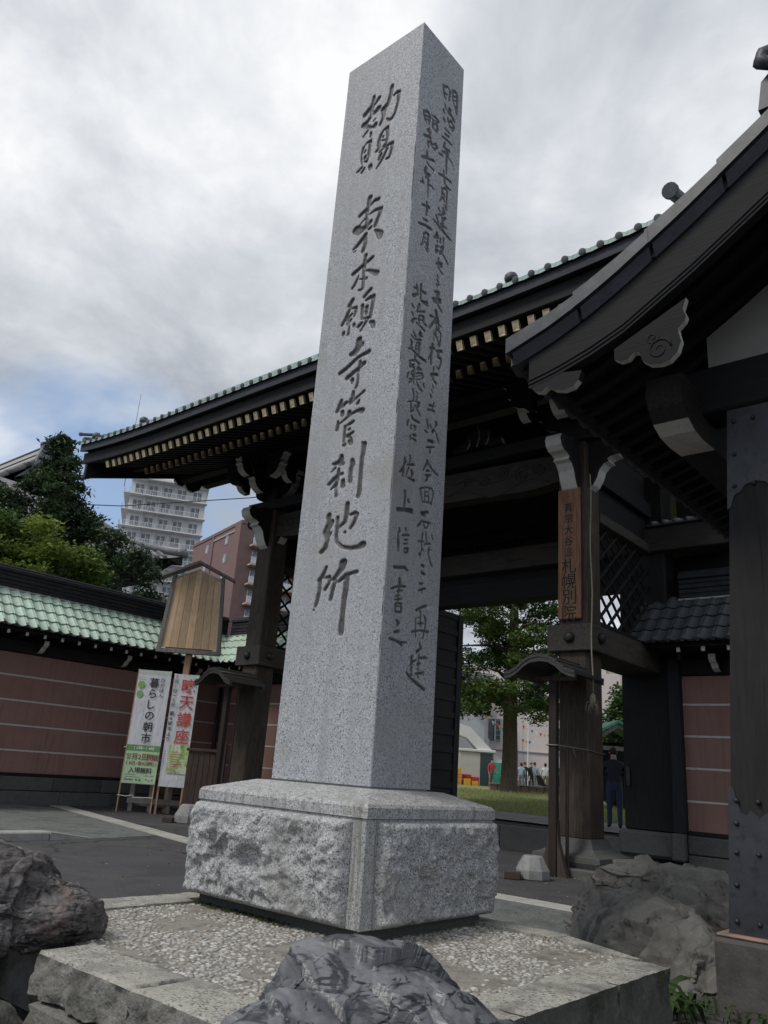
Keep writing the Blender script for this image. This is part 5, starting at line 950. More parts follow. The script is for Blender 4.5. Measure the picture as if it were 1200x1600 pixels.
wall('pink plaster wall with dark grey tiled coping right of the gate behind the pavilion post', (-6.16, 17.0), 0, 5.6, tile_grey, roof_grey_green, ridge_dark, 6, .78)
# jamb post and stone beside the right wall
jamb = thing('wall_post', 'square dark post between the gate main post and the right pink wall', 'post', (-6.27, 16.95, .3))
part('post', MB().box(-6.40, -6.165, 16.82, 17.25, .52, 3.98, .015), wood('blue_dark_wood', (.020, .022, .027), (.013, .014, .018), (.028, .03, .036), GZ), jamb)
part('foot_stone', MB().box(-6.43, -6.17, 16.74, 17.3, .0, .515, .03), base_stone, jamb)
lj = thing('downpipe', 'thin dark pipe on the wall corner left of the left roofed post', 'pipe', (-20.9, 16.7, G))
part('pipe', MB().tube([(-21.33, 16.85, G), (-21.33, 16.85, 3.7)], .06, 8), black_metal, lj, smooth=True)

# ================================================================== WASHING PAVILION ON THE RIGHT
pav = thing('pavilion', 'dark timber pavilion with sweeping gable roof and metal-shod leaning posts', 'pavilion', (-.7, 8.5, G))
RX = -.70
PR = [(-3.36, 4.93), (-2.95, 5.06), (-2.62, 5.20), (-2.32, 5.36), (-2.06, 5.52), (-1.75, 5.71), (-1.46, 5.91), (-1.09, 6.17), (-.70, 6.46)]
def pz(x): return float(np.interp(-abs(x-RX)+RX, [p[0] for p in PR], [p[1] for p in PR]))
GYF, GYB = 5.40, 11.8
full = PR+[(2*RX-x, z) for x, z in PR[-2::-1]]
rs = MB().prism([(x, z-.015) for x, z in full]+[(x, z-.14) for x, z in full[::-1]], GYF+.02, GYB, (0, 0, 0), (1, 0, 0), (0, 0, 1), (0, 1, 0)); part('roof', rs, roof_sheet, pav)
for sg in (0, 1):
    f = (lambda x: x) if sg == 0 else (lambda x: 2*RX-x)
    # overlapping verge caps and a rounded strip under them
    for k, (a, b) in enumerate(((-3.36, -2.70), (-2.70, -2.06), (-2.06, -1.46), (-1.46, -.72))):
        xs_ = np.linspace(a, b+.03, 6); m_ = MB(); off = .012+.004*(k % 2)
        m_.prism([(f(x), pz(x)+.055+off+.028*(1-(x-a)/(b-a))) for x in xs_]+[(f(x), pz(x)-.055) for x in xs_[::-1]], GYF-.065-off, GYF+.20, (0, 0, 0), (1, 0, 0), (0, 0, 1), (0, 1, 0)); part('verge_cap', m_, roof_sheet, pav)
        xq = np.linspace(a+.05, b+.02, 6); m_ = MB().add([(f(x), GYF-.045, pz(x)-.065) for x in xq]+[(f(x), GYF+.01, pz(x)-.165) for x in xq]+[(f(x), GYF+.1, pz(x)-.065) for x in xq]+[(f(x), GYF+.1, pz(x)-.165) for x in xq], [(i, i+1, 7+i, 6+i) for i in range(5)]+[(6+i, 7+i, 19+i, 18+i) for i in range(5)]+[(0, 6, 18, 12), (5, 11, 23, 17)]+[(i, i+1, 13+i, 12+i) for i in range(5)]); part('verge_strip', m_, roof_sheet, pav)
    xs_ = np.linspace(-3.18, RX, 18)
    lo = lambda x: pz(x)-.56+.10*max(0, (-2.3-x))/.9-.04*(x+3.2)/2.5
    m_ = MB().prism([(f(x), pz(x)-.17) for x in xs_]+[(f(x), lo(x)) for x in xs_[::-1]], GYF+.03, GYF+.13, (0, 0, 0), (1, 0, 0), (0, 0, 1), (0, 1, 0)); bb = part('barge_board', m_, tz_wood_x, pav)
    for dz in (.035, .075): part('moulding', MB().tube([(f(x), GYF+.028, lo(x)+dz) for x in xs_], .009, 5), tz_wood_x, bb)
    # scrolled end of the barge board
    tipc = [(.02, .0), (.06, -.05), (.13, -.07), (.18, -.03), (.24, -.08), (.33, -.11), (.42, -.10), (.47, -.05), (.5, .03), (.0, .12)]
    part('barge_scroll', MB().prism([(f(-3.18+a), 4.53+b) for a, b in tipc], GYF+.033, GYF+.10, (0, 0, 0), (1, 0, 0), (0, 0, 1), (0, 1, 0), 0, [1]*7+[0]*3), [tz_wood_x, white_paint], bb)
    pd = [(-2.40, 4.585), (-2.35, 4.55), (-2.28, 4.555), (-2.235, 4.60), (-2.19, 4.585), (-2.165, 4.50), (-2.11, 4.45), (-2.02, 4.43), (-1.95, 4.44), (-1.885, 4.50), (-1.855, 4.585), (-1.87, 4.66), (-1.875, 4.70), (-1.82, 4.75), (-1.805, 4.79), (-1.83, 4.86), (-1.80, 4.95), (-2.40, 4.68)]
    shd_w = wood('pavilion_wood_shaded', (.0085, .0085, .0098), (.0065, .0066, .0075), (.0105, .0104, .0110), GX); po = part('pendant', MB().prism([(f(x), z) for x, z in pd], GYF+.055, GYF+.115, (0, 0, 0), (1, 0, 0), (0, 0, 1), (0, 1, 0), 0, [1]*16+[0]*2), [shd_w, white_paint], bb)  # pendant wood: darker copy of the pavilion wood, its shade is in the colour
    c = MB(); swirl(c, (f(-2.03), GYF+.054, 4.565), (1, 0, 0), (0, 0, 1), (0, 1, 0), .10, 1.5, .010); part('carving', c, tz_wood_x, po, smooth=True); c = MB(); swirl(c, (f(-2.08), GYF+.054, 4.68), (1, 0, 0), (0, 0, 1), (0, 1, 0), .055, 1.4, .008, -1); part('carving', c, tz_wood_x, po, smooth=True)
    # rafters below the roof boards
    for k in range(22):
        y = GYF+.30+k*.285; m_ = MB(); xs2 = np.linspace(-3.22, RX, 7)
        m_.prism([(f(x), pz(x)-.19) for x in xs2]+[(f(x), pz(x)-.29) for x in xs2[::-1]], y-.045, y+.045, (0, 0, 0), (1, 0, 0), (0, 0, 1), (0, 1, 0), 0, None); part('rafter', m_, tz_wood_x, pav)
    m_ = MB().prism([(f(x), pz(x)-.145) for x in np.linspace(-3.3, RX, 9)]+[(f(x), pz(x)-.185) for x in np.linspace(-3.3, RX, 9)[::-1]], GYF+.14, GYB-.1, (0, 0, 0), (1, 0, 0), (0, 0, 1), (0, 1, 0)); part('roof_board', m_, tz_wood, pav)
    part('eave_strip', MB().box(min(f(-3.30), f(-3.16)), max(f(-3.30), f(-3.16)), GYF+.13, GYB-.1, 4.735, 4.785, .006), tz_wood, pav)
    # scalloped eave tiles seen from below
    if sg == 0:
        sc_ = MB().add([(-.02, -.13, 0), (.10, -.13, .03), (.10, .13, .03), (-.02, .13, 0), (-.02, 0, -.055), (.10, 0, -.02)], [(0, 4, 5, 1), (4, 3, 2, 5), (0, 1, 2, 3), (0, 3, 4)]).mesh('eave_tile', roof_sheet)
        for k in range(24): inst('eave_tile', sc_, pav, T(-3.38, GYF+.2+k*.262, 4.83))
    # wall plate along the eaves with a white scrolled nose
    xk = f(-2.2); kt = [(5.98, 4.58), (5.95, 4.46), (6.0, 4.34), (6.10, 4.24), (6.25, 4.18), (6.45, 4.165), (6.75, 4.185), (11.4, 4.185), (11.4, 4.62), (6.0, 4.62)]
    part('wall_plate', MB().prism(kt, -.15, .15, (xk, 0, 0), (0, 1, 0), (0, 0, 1), (1, 0, 0), 0, [0, 0, 0, 1, 1, 1, 0, 0, 0, 0]), [tz_wood, white_paint], pav)
part('gable_panel', MB().prism([(x, pz(x)-.30) for x in np.linspace(-2.02, 2*RX+2.02, 15)]+[(2*RX+2.02, 4.86), (-2.02, 4.86)], 6.62, 6.68, (0, 0, 0), (1, 0, 0), (0, 0, 1), (0, 1, 0)), material('white_wall_panel', (.46, .455, .43), .9, [('noise', 3, (.39, .385, .36), .45, .7)]), pav)
part('front_beam', MB().box(-2.36, 2*RX+2.36, 6.46, 6.86, 4.42, 4.86, .02), tz_wood_x, pav)
part('kingpost', MB().box(RX-.14, RX+.14, 6.5, 6.62, 4.86, 6.1, .01), tz_wood, pav)
fr_ = MB()
for sg in (1, -1): fr_.prism([(0, 0), (.45*sg, 0), (.40*sg, .1), (.30*sg, .13), (.22*sg, .10), (.12*sg, .25), (0, .3)], -.05, .05, (RX-.35*0, 6.56, 4.862), (1, 0, 0), (0, 0, 1), (0, 1, 0))
part('frog_leg_strut', fr_, tz_wood_x, pav)
orn = MB(); orn.lathe([(.02, -.12), (.30, -.11), (.36, 0), (.34, .14), (.26, .22)], 16, (RX, GYF+.05, 6.62), (0, 1, 0))
orn.prism([(-.44, 6.36), (-.40, 6.62), (-.27, 6.74), (-.30, 6.92), (-.16, 7.02), (0, 7.05), (.16, 7.02), (.30, 6.92), (.27, 6.74), (.40, 6.62), (.44, 6.36)], GYF-.02, GYF+.22, (RX, 0, 0), (1, 0, 0), (0, 0, 1), (0, 1, 0))
rt = part('ridge_end_tile', orn, roof_sheet, pav)
part('scroll', MB().tube([(RX-.30, GYF-.03, 6.86), (RX-.36, GYF-.06, 6.84), (RX-.38, GYF-.07, 6.77), (RX-.32, GYF-.07, 6.72), (RX-.26, GYF-.05, 6.76)], .06, 8), roof_sheet, rt, smooth=True)
part('ridge', MB().box(RX-.16, RX+.16, GYF+.1, GYB, 6.40, 6.92, .03), roof_sheet, pav)
stud = MB().lathe([(.020, 0), (.019, .008), (.012, .018), (.004, .021)], 9, (0, 0, 0), (0, -1, 0)).mesh('stud', black_metal, True)
def pav_post(xb, xt, y, first):
    # battered post: leans towards the pavilion's centre
    w_, zb, zt = .21, .33, 4.46; dx = (xt-xb)/(zt-zb)
    def slab(z0, z1, h, nm, m, par):
        mb = MB(); vs = []
        for z in (z0, z1):
            c = xb+dx*(z-zb); vs += [(c-h, y-h, z), (c+h, y-h, z), (c+h, y+h, z), (c-h, y+h, z)]
        mb.add(vs, [(3, 2, 1, 0), (4, 5, 6, 7)]+[(i, (i+1) % 4, 4+(i+1) % 4, 4+i) for i in range(4)]); return part(nm, mb, m, par)
    p = slab(zb, zt, w_, 'post', tz_post, pav); 
    # metal shoe with notched upper edge, and metal collar under the beam
    def shoe(zlist, flip):
        mb = MB(); h = w_+.012
        for (ux, uy) in ((1, 0), (0, 1)):
            for sg in (-1, 1):
                n = len(zlist); pts0, pts1 = [], []
                for i, (a, z) in enumerate(zlist):
                    c = xb+dx*(z-zb)
                    if ux: pts1.append((c+a*h, y+sg*h, z))
                    else: pts1.append((c+sg*h, y+a*h, z))
                zb2 = .335 if not flip else zt-.01
                for i, (a, z) in enumerate(zlist):
                    c = xb+dx*(zb2-zb); pts0.append((c+a*h, y+sg*h, zb2) if ux else (c+sg*h, y+a*h, zb2))
                mb.add(pts0+pts1, [(i, i+1, n+i+1, n+i) for i in range(n-1)])
        return part('metal_shoe', mb, bronze_sheet, p)
    s1 = shoe([(-1, 1.34), (-.85, 1.33), (-.72, 1.24), (-.60, 1.16), (-.42, 1.14), (-.30, 1.18), (0, 1.13), (.30, 1.18), (.42, 1.14), (.60, 1.16), (.72, 1.24), (.85, 1.33), (1, 1.34)], False)
    s2 = shoe([(-1, 3.52), (-.88, 3.54), (-.74, 3.64), (-.55, 3.66), (-.35, 3.72), (0, 3.74), (.35, 3.72), (.55, 3.66), (.74, 3.64), (.88, 3.54), (1, 3.52)], True)
    for par, zs in ((s1, (.42, .66, .88, 1.08, 1.24)), (s2, (3.72, 4.0, 4.3))):
        for k, z in enumerate(zs):
            for a in (-.78, -.05, .7):
                if (k+int(a*3)) % 2 == 0 or a < -.5:
                    c = xb+dx*(z-zb); inst('stud', stud, par, T(c+a*w_, y-w_-.012, z))
    bs = MB(); bs.box(xb-.31, xb+.31, y-.31, y+.31, G-.05, .31, .03); part('foot_stone', bs, material('pavilion_foot_stone', (.085, .08, .075), .9, [('noise', 5, (.055, .053, .05), .45, .65), ('noise', 40, (.12, .11, .10), .6, .75)], [(30, .6, .01)]), pav)
    part('stone_rim', MB().box(xb-.292, xb+.292, y-.292, y+.292, .31, .335, .01), material('pinkish_stone_rim', (.30, .19, .155), .9, [('noise', 9, (.16, .12, .10), .45, .65)]), pav)
pav_post(-1.88, -1.63, 6.72, True); pav_post(2*RX+1.88, 2*RX+1.63, 6.72, False); pav_post(-1.88, -1.63, 10.5, False); pav_post(2*RX+1.88, 2*RX+1.63, 10.5, False)
part('basin', MB().box(-1.3, -.1, 7.9, 9.2, G, .75, .06), base_stone, pav)
# ================================================================== FORECOURT FURNITURE
RVx, RVy = cos(YAW), sin(YAW)
def BF(s, D, z=0.0, dy=0.0):      # frame of the things that stand turned 41 degrees to the gate
    return T(RVx*s-RVy*D, RVy*s+RVx*D, z, YAW+dy)
def bthing(name, label, cat, s, D, z, dy=0.0, group=None):
    M = BF(s, D, z, dy); return tag(link(bpy.data.objects.new(name, None), None, M), label, cat, group), M
def lpart(name, mb, m, par, smooth=False, label=None):
    M = wmat(par); o = bpy.data.objects.new(name, mb.mesh(name, m, smooth)); return tag(link(o, par, M), label)
cloth_w = material('white_banner_cloth', (.70, .72, .76), .55, [('warp', 3, (.58, .60, .65), .5, .7, (1, 1, .5))], [(5, .8, .03, (2, 1, .6)), (14, .5, .012, (1.5, 1, .7))], .3, trans=.12)
cloth_g = material('pale_green_print', (.42, .58, .36), .55, [('noise', 3, (.50, .64, .44), .45, .7)], [(6, .7, .02, (2, 1, .6))], .3)
cloth_dg = material('green_print', (.13, .30, .12), .55, [], [(6, .7, .02, (2, 1, .6))], .3)
cloth_mix = material('leaf_green_print', (.33, .46, .10), .55, [('warp', 2.2, (.62, .68, .52), .42, .6), ('noise', 5, (.22, .36, .07), .52, .64)], [(6, .7, .02, (2, 1, .6))], .3)
pr_black = material('black_print', (.025, .025, .027), .6); pr_red = material('red_print', (.52, .075, .065), .6, [('noise', 24, (.60, .20, .18), .55, .7)])
pr_maroon = material('maroon_print', (.22, .06, .05), .6); pr_white = material('white_print', (.75, .76, .76), .6); pr_green = material('green_dot_print', (.22, .40, .13), .6); pr_grey = material('grey_print', (.16, .20, .16), .6)
def cloth(w_, z0, z1, seed):
    nx, nz_ = 24, 70; mb = MB(); X = np.linspace(0, w_, nx+1); Z = np.linspace(z0, z1, nz_+1); vs = []
    for z in Z:
        for x in X:
            n = float(fbm(np.array([[x*2.5+seed, z*1.2+x*2.0, seed]]), 3)[0]); vs.append((x, -.012+.010*n, z))
    mb.add(vs, [(j*(nx+1)+i, j*(nx+1)+i+1, (j+1)*(nx+1)+i+1, (j+1)*(nx+1)+i) for j in range(nz_) for i in range(nx)]); return mb
def disc(mb, x, z, r_, y=-.026, n=18): o = [(x+r_*cos(2*pi*k/n), y, z+r_*sin(2*pi*k/n)) for k in range(n)]; mb.add(o, [tuple(range(n))])
def sheet(mb, x0, x1, z0, z1, y): mb.add([(x0, y, z0), (x1, y, z0), (x1, y, z1), (x0, y, z1)], [(0, 1, 2, 3)])
def tm(par, y=-.031):             # frame whose X,Y lie on the banner and Z looks at the viewer
    return wmat(par) @ Matrix(((1, 0, 0, 0), (0, 0, -1, y), (0, 1, 0, 0), (0, 0, 0, 1)))
# --- banner 1
DB = 22.3
b1, _ = bthing('banner', 'tall white and green market banner with black lettering on wooden sticks', 'banner', -6.44, DB, G)
w_, z0, z1 = .90, .72, 3.70; Hh = z1-z0; zt = lambda t: z1-Hh*t
c1_ = lpart('cloth', cloth(w_, z0, z1, 3), cloth_w, b1, True)
for x in (-.015, w_-.02): lpart('stick', MB().box(x-.02, x+.02, .0, .035, 0, z1+.02, .004), stick_wood, b1)
m_ = MB(); sheet(m_, .004, w_-.004, zt(.995), zt(.722), -.024); lpart('green_panel', m_, cloth_g, b1)
m_ = MB(); sheet(m_, .004, w_-.004, zt(.722), zt(.668), -.0245); lpart('green_band', m_, cloth_dg, b1)
text_part('lettering', column('暮らしの朝市', .47, zt(.112), .0985*Hh, .275), pr_black, b1, tm(b1), .014)
text_part('lettering', column('ひがほん', .70, zt(.085), .0455*Hh, .135), pr_black, b1, tm(b1), .004)
text_part('lettering', row('10時〜14時', .21, zt(.695), .082, .105), pr_white, b1, tm(b1), .006)
text_part('lettering', row('毎月2回開催', .10, zt(.770), .142, .175), pr_maroon, b1, tm(b1), .012)
text_part('lettering', row('(8日・第4日曜日)', .07, zt(.826), .086, .115), pr_maroon, b1, tm(b1), .008)
text_part('lettering', row('入場無料', .22, zt(.885), .155, .165), pr_black, b1, tm(b1), .012)
m_ = MB()
for k, (x, t, l_) in enumerate(((.07, .925, .28), (.07, .945, .40), (.60, .93, .10), (.72, .93, .12))): sheet(m_, x, x+l_, zt(t), zt(t)+.012, -.0285)
sheet(m_, .06, .30, zt(.972), zt(.972)+.035, -.0285)
for x in (.36, .45): sheet(m_, x, x+.055, zt(.975), zt(.975)+.055, -.0285)
for x, t in ((.62, .965), (.70, .975), (.78, .968)): sheet(m_, x, x+.05, zt(t), zt(t)+.03, -.0285)
tag(lpart('small_print', m_, pr_grey, b1), kind='stuff')
m_ = MB(); disc(m_, .125, zt(.135), .098, -.0275); disc(m_, .115, zt(.218), .092, -.0275)
for k in range(3):
    disc(m_, .06+.065*k, zt(.072), .014, -.0275, 8)
    disc(m_, .05+.07*k, zt(.088), .014, -.0275, 8)
lpart('green_discs', m_, pr_green, b1)
m_ = MB()
for r_ in range(4):
    for k in range(30): sheet(m_, .012+k*.0295+(.0147 if r_ % 2 else 0), .024+k*.0295+(.0147 if r_ % 2 else 0), zt(.012+r_*.0085), zt(.012+r_*.0085)+.012, -.0275)
lpart('checked_border', m_, pr_green, b1)
ti = MB(); ti.tube([(-.05, -.03, .42), (.2, -.035, .40), (.34, -.04, .44), (.40, -.03, .41), (.36, -.035, .38), (.9, -.03, .40)], .008, 5); ti.tube([(-.07, -.03, 1.62), (.0, -.04, 1.66)], .008, 5); lpart('tie_string', ti, pr_white, b1)
# --- banner 2
b2, _ = bthing('banner', 'white lecture banner with large red characters and a leafy green lower panel', 'banner', -5.47, DB+.05, G)
w_ = .70; z0, z1 = .70, 3.66; Hh = z1-z0
lpart('cloth', cloth(w_, z0, z1, 8), cloth_w, b2, True)
for x in (.02, w_-.03): lpart('stick', MB().box(x-.03, x+.03, .0, .04, 0, z1+.01, .004), stick_wood, b2)
m_ = MB(); sheet(m_, .16, w_-.004, zt(.885), zt(.635), -.0245); lpart('leafy_panel', m_, cloth_mix, b2)
text_part('lettering', column('暁天講座', .44, zt(.105), .152*Hh, .405), pr_red, b2, tm(b2), .014)
text_part('lettering', column('7月1日〜5日', .085, zt(.030), .042*Hh, .115)+column('朝6時半より', .085, zt(.36), .046*Hh, .125), pr_black, b2, tm(b2), .010)
m_ = MB()
for k in range(6): sheet(m_, .22+.01*k, .22+.01*k+.06, zt(.665), zt(.665)+.08, -.0270)
text_part('lettering', row('御講師', .27, zt(.668), .13, .10), pr_red, b2, tm(b2), .006) if False else None
sm = MB()
for k in range(7): sheet(sm, .24, .24+.16+.05*((k*7) % 4), zt(.70+.021*k), zt(.70+.021*k)+.013, -.0285)
tag(lpart('small_print', sm, pr_red, b2), kind='stuff')
sm = MB()
for k in range(9): sheet(sm, .30+.0*k, .30+.10+.04*((k*5) % 3), zt(.80+.010*k), zt(.80+.010*k)+.006, -.0287)
for k in range(6): sheet(sm, .05, .065, zt(.70+.022*k), zt(.70+.022*k)+.03, -.0285)
tag(lpart('small_print', sm, pr_grey, b2), kind='stuff')
# --- low grey stand the banners are tied to
st, _ = bthing('wooden_stand', 'low weathered grey timber frame standing behind the two banners', 'stand', -6.35, DB+.55, G)
for x in (.1, .62, 1.12, 1.62): lpart('leg', MB().box(x-.06, x+.06, -.05, .05, 0, 1.0, .008), grey_wood, st)
for z in (.28, .92): lpart('rail', MB().box(.0, 1.75, -.085, -.052, z-.07, z+.07, .006), grey_wood, st)
lpart('brace', MB().box(.0, 1.75, .052, .09, .15, .27, .006), grey_wood, st)
# --- fence gate beside the banners
fg, _ = bthing('fence_panel', 'short dark brown plank fence panel between the banners and the left roofed post', 'fence', -4.62, 21.6, G)
for k in range(6): lpart('plank', MB().box(k*.145, k*.145+.135, -.012, .012, .06, 1.62+.02*(k % 2), .004), fence_wood, fg)
for z in (.35, 1.25): lpart('rail', MB().box(-.02, .88, .014, .06, z-.05, z+.05, .006), fence_wood, fg)
lpart('top_rail', MB().box(-.05, .92, -.05, .07, 1.645, 1.72, .01), fence_wood, fg)
lpart('post', MB().box(.88, .98, -.05, .05, 0, 1.9, .01), fence_wood, fg)
# --- blank notice board
nb, _ = bthing('notice_board', 'blank roofed notice board of pale planks raised on one post', 'notice board', -5.36, 23.1, G)
zb, zs, za = 4.38, 6.62, 6.98; hb, hs = .93, .77
half = lambda z: hb+(hs-hb)*(z-zb)/(zs-zb)
npk = 7
plank_ms = [wood('notice_plank_wood_'+n_, tuple(c*f for c in (.62, .44, .28)), tuple(c*f for c in (.40, .26, .15)), tuple(c*f for c in (.72, .54, .37)), GZ, .7) for n_, f in (('fair', 1.08), ('mid', .92), ('warm', .76))]
for k in range(npk):
    f0, f1 = -1+2*k/npk, -1+2*(k+1)/npk; tz = lambda f: zs+(za-zs)*(1-abs(f)) ; i_ = .86; gp = .004
    pr_ = [(f0*i_*half(zb)+gp, zb+.10), (f1*i_*half(zb)-gp, zb+.10), (f1*i_*half(zs)-gp, tz(f1*i_)-.16), (f0*i_*half(zs)+gp, tz(f0*i_)-.16)]
    if f0 < 0 < f1: pr_ = pr_[:3]+[(0, za-.16)]+pr_[3:]
    lpart('plank', MB().prism(pr_, -.02-.004*(k % 2), .02, (0, 0, 0), (1, 0, 0), (0, 0, 1), (0, 1, 0)), plank_ms[(0, 1, 2, 0, 2, 1, 0)[k]], nb)
for sg in (-1, 1):
    lpart('frame_side', MB().prism([(sg*hb*.88, zb), (sg*hb*1.0, zb), (sg*hs*1.0, zs), (sg*hs*.88, zs+.02)], -.07, .05, (0, 0, 0), (1, 0, 0), (0, 0, 1), (0, 1, 0)), grey_wood, nb)
    lpart('inner_trim', MB().prism([(sg*hb*.855, zb+.07), (sg*hb*.875, zb+.07), (sg*hs*.875, zs-.06), (sg*hs*.855, zs-.06)], -.045, .0, (0, 0, 0), (1, 0, 0), (0, 0, 1), (0, 1, 0)), white_paint, nb)
    lpart('inner_trim', MB().prism([(sg*hs*.875, zs-.06), (sg*hs*.86, zs-.085), (0, za-.165), (0, za-.135)], -.045, .0, (0, 0, 0), (1, 0, 0), (0, 0, 1), (0, 1, 0)), white_paint, nb)
    lpart('roof_board', MB().prism([(0, za+.02), (sg*1.06, zs-.10), (sg*1.06, zs-.03), (0, za+.10)], -.20, .18, (0, 0, 0), (1, 0, 0), (0, 0, 1), (0, 1, 0)), grey_wood, nb)
lpart('frame_bottom', MB().box(-hb, hb, -.075, .052, zb-.06, zb+.06, .008), grey_wood, nb)
lpart('backing', MB().box(-hs*.9, hs*.9, .022, .04, zb+.02, zs), grey_wood, nb)
lpart('post', MB().box(-.09, .09, .06, .22, 0, zs, .01), stick_wood, nb)
# --- concrete weights
def weight(x, y, rz, label, sc=1.0):
    t = tag(link(bpy.data.objects.new('concrete_weight', None), None, T(x, y, G, rz, s=sc)), label, 'concrete weight', 'concrete weights on the asphalt')
    mb = MB(); n = 8; prof = [(.305, .0), (.325, .02), (.325, .17), (.315, .19), (.20, .40), (.17, .42), (.06, .42), (.05, .36)]
    mb.lathe(prof, n, (0, 0, 0)); lpart('block', mb, grey_concrete, t)
    return t
weight(-6.98, 12.25, .3, 'octagonal grey concrete weight standing before the right roofed post', .84); weight(-16.35, 12.45, .1, 'octagonal grey concrete weight beside the banners half hidden by the pedestal', 1.0)
for (x, y, rz, lb) in ((-7.12, 11.86, .5, 'small dark wooden wedge block against the right concrete weight'), (-16.5, 12.0, .6, 'small dark wooden wedge block against the left concrete weight')):
    o = part('wedge_block', MB().box(-.13, .13, -.07, .07, 0, .12, .012, M=T(x, y, G, rz)), fence_wood); tag(o, lb, 'block')
# --- weeds beside the pavilion stone
weed_m = leaf_mat('weed_leaf', (.026, .052, .014), (.05, .085, .024))
def weeds(name, label, c, n, spread, h, seed):
    rg = random.Random(seed); V, F, tint = [], [], []; o = 0
    for _ in range(n):
        a = rg.uniform(0, 2*pi); d_ = spread*math.sqrt(rg.random()); x, y = c[0]+d_*cos(a), c[1]+d_*sin(a); a = rg.uniform(0, 2*pi); L_ = h*rg.uniform(.5, 1.1); w_ = L_*rg.uniform(.13, .26); lean = rg.uniform(.3, 1.0)
        dx, dy = cos(a), sin(a); t_ = rg.random()
        for k, (s_, zz, ww) in enumerate(((0, 0, .25), (.45*lean, .62, 1), (1.0*lean, .72, .8), (1.35*lean, .58, .05))):
            for sg in (-1, 1): V.append((x+dx*s_*L_-dy*sg*w_*ww/2, y+dy*s_*L_+dx*sg*w_*ww/2, c[2]+zz*L_))
        for k in range(3): F.append((o+2*k, o+2*k+1, o+2*k+3, o+2*k+2)); tint.append(t_)
        o += 8
    obj_ = np_mesh(name, np.array(V), np.array(F), weed_m, None, attrs={'tint': ('FACE', tint)}, M=Matrix.Translation(c)); return tag(obj_, label, 'plant')
weeds('weed_plant', 'leafy green weed growing between rock and pavilion foot stone', (-2.42, 6.10, G), 60, .26, .26, 2)
weeds('weed_plant', 'sparse low weeds in the shade beside the raised bed corner', (-2.15, 6.35, G), 40, .30, .14, 3)

# ================================================================== TREES
def canopy(name, parent, clumps, n, size, m, seed, flat=.6, droop=0.0, aspect=1.6):
    """leaf-sized faces gathered in tufts through the crown; clumps: (x,y,z, rx,ry,rz, weight)"""
    rg = np.random.default_rng(seed); C = np.array([c[:6] for c in clumps], float); wgt = np.array([c[6] if len(c) > 6 else c[3]*c[5] for c in clumps], float); wgt /= wgt.sum()
    nt_ = n//9; k = rg.choice(len(C), nt_, p=wgt); d = rg.standard_normal((nt_, 3)); d /= np.linalg.norm(d, axis=1)[:, None]; rr = rg.uniform(.35, 1.0, nt_)**.45
    tc_ = C[k, :3]+d*C[k, 3:6]*rr[:, None]
    tc_ += np.stack([fbm(tc_*.9+q*9, 2) for q in range(3)], -1)*.45
    tt = np.clip(.5+.9*fbm(tc_*.55+50, 2)+rg.normal(0, .12, nt_), 0, 1)
    idx = np.repeat(np.arange(nt_), 9); ctr = tc_[idx]+rg.standard_normal((len(idx), 3))*size*np.array([1.5, 1.5, .8]); nrm = rg.standard_normal((len(idx), 3)); nrm[:, 2] = np.abs(nrm[:, 2])+flat
    nrm /= np.linalg.norm(nrm, axis=1)[:, None]; a = np.cross(nrm, rg.standard_normal((len(idx), 3))); a /= np.linalg.norm(a, axis=1)[:, None]+1e-9; b = np.cross(nrm, a)
    s_ = size*rg.uniform(.6, 1.3, len(idx)); L_ = a*(s_*aspect)[:, None]*.5; W_ = b*s_[:, None]*.5
    V = np.stack([ctr-L_, ctr+W_*.8-L_*.1, ctr+L_, ctr-W_*.8-L_*.1], 1); V[:, 2, 2] -= droop*s_
    F = np.arange(len(idx)*4).reshape(-1, 4); t_ = np.clip(tt[idx]+rg.normal(0, .15, len(idx)), 0, 1)
    return np_mesh(name, V.reshape(-1, 3), F, m, parent, attrs={'tint': ('FACE', t_)})
def tree(name, label, base, trunk_pts, trunk_r, limbs, clumps, n, size, m, seed, **kw):
    t = thing(name, label, 'tree', base)
    tb = MB(); B = Vector(base); tb.tube([B+Vector(p) for p in trunk_pts], trunk_r, 12)
    part('trunk', tb, bark, t, smooth=True)
    lb = MB()
    for pts, r_ in limbs: lb.tube([B+Vector(p) for p in pts], [r_*(1-.75*i/(len(pts)-1)) for i in range(len(pts))], 7)
    if limbs: part('limbs', lb, bark, t, smooth=True)
    canopy('crown', t, [(c[0]+B.x, c[1]+B.y, c[2]+B.z)+tuple(c[3:]) for c in clumps], n, size, m, seed, **kw); return t
conifer_m = leaf_mat('dark_conifer_leaf', (.022, .045, .023), (.065, .105, .042), .2)
maple_m = leaf_mat('yellow_green_maple_leaf', (.055, .105, .022), (.20, .26, .045), .35)
yew_m = leaf_mat('green_yew_leaf', (.035, .075, .022), (.11, .17, .045), .25)
def bxy(s, D): return (RVx*s-RVy*D, RVy*s+RVx*D)
rn = random.Random(5)
def rel(base, s, D, z): x, y = bxy(s, D); return (x-base[0], y-base[1], z-base[2])
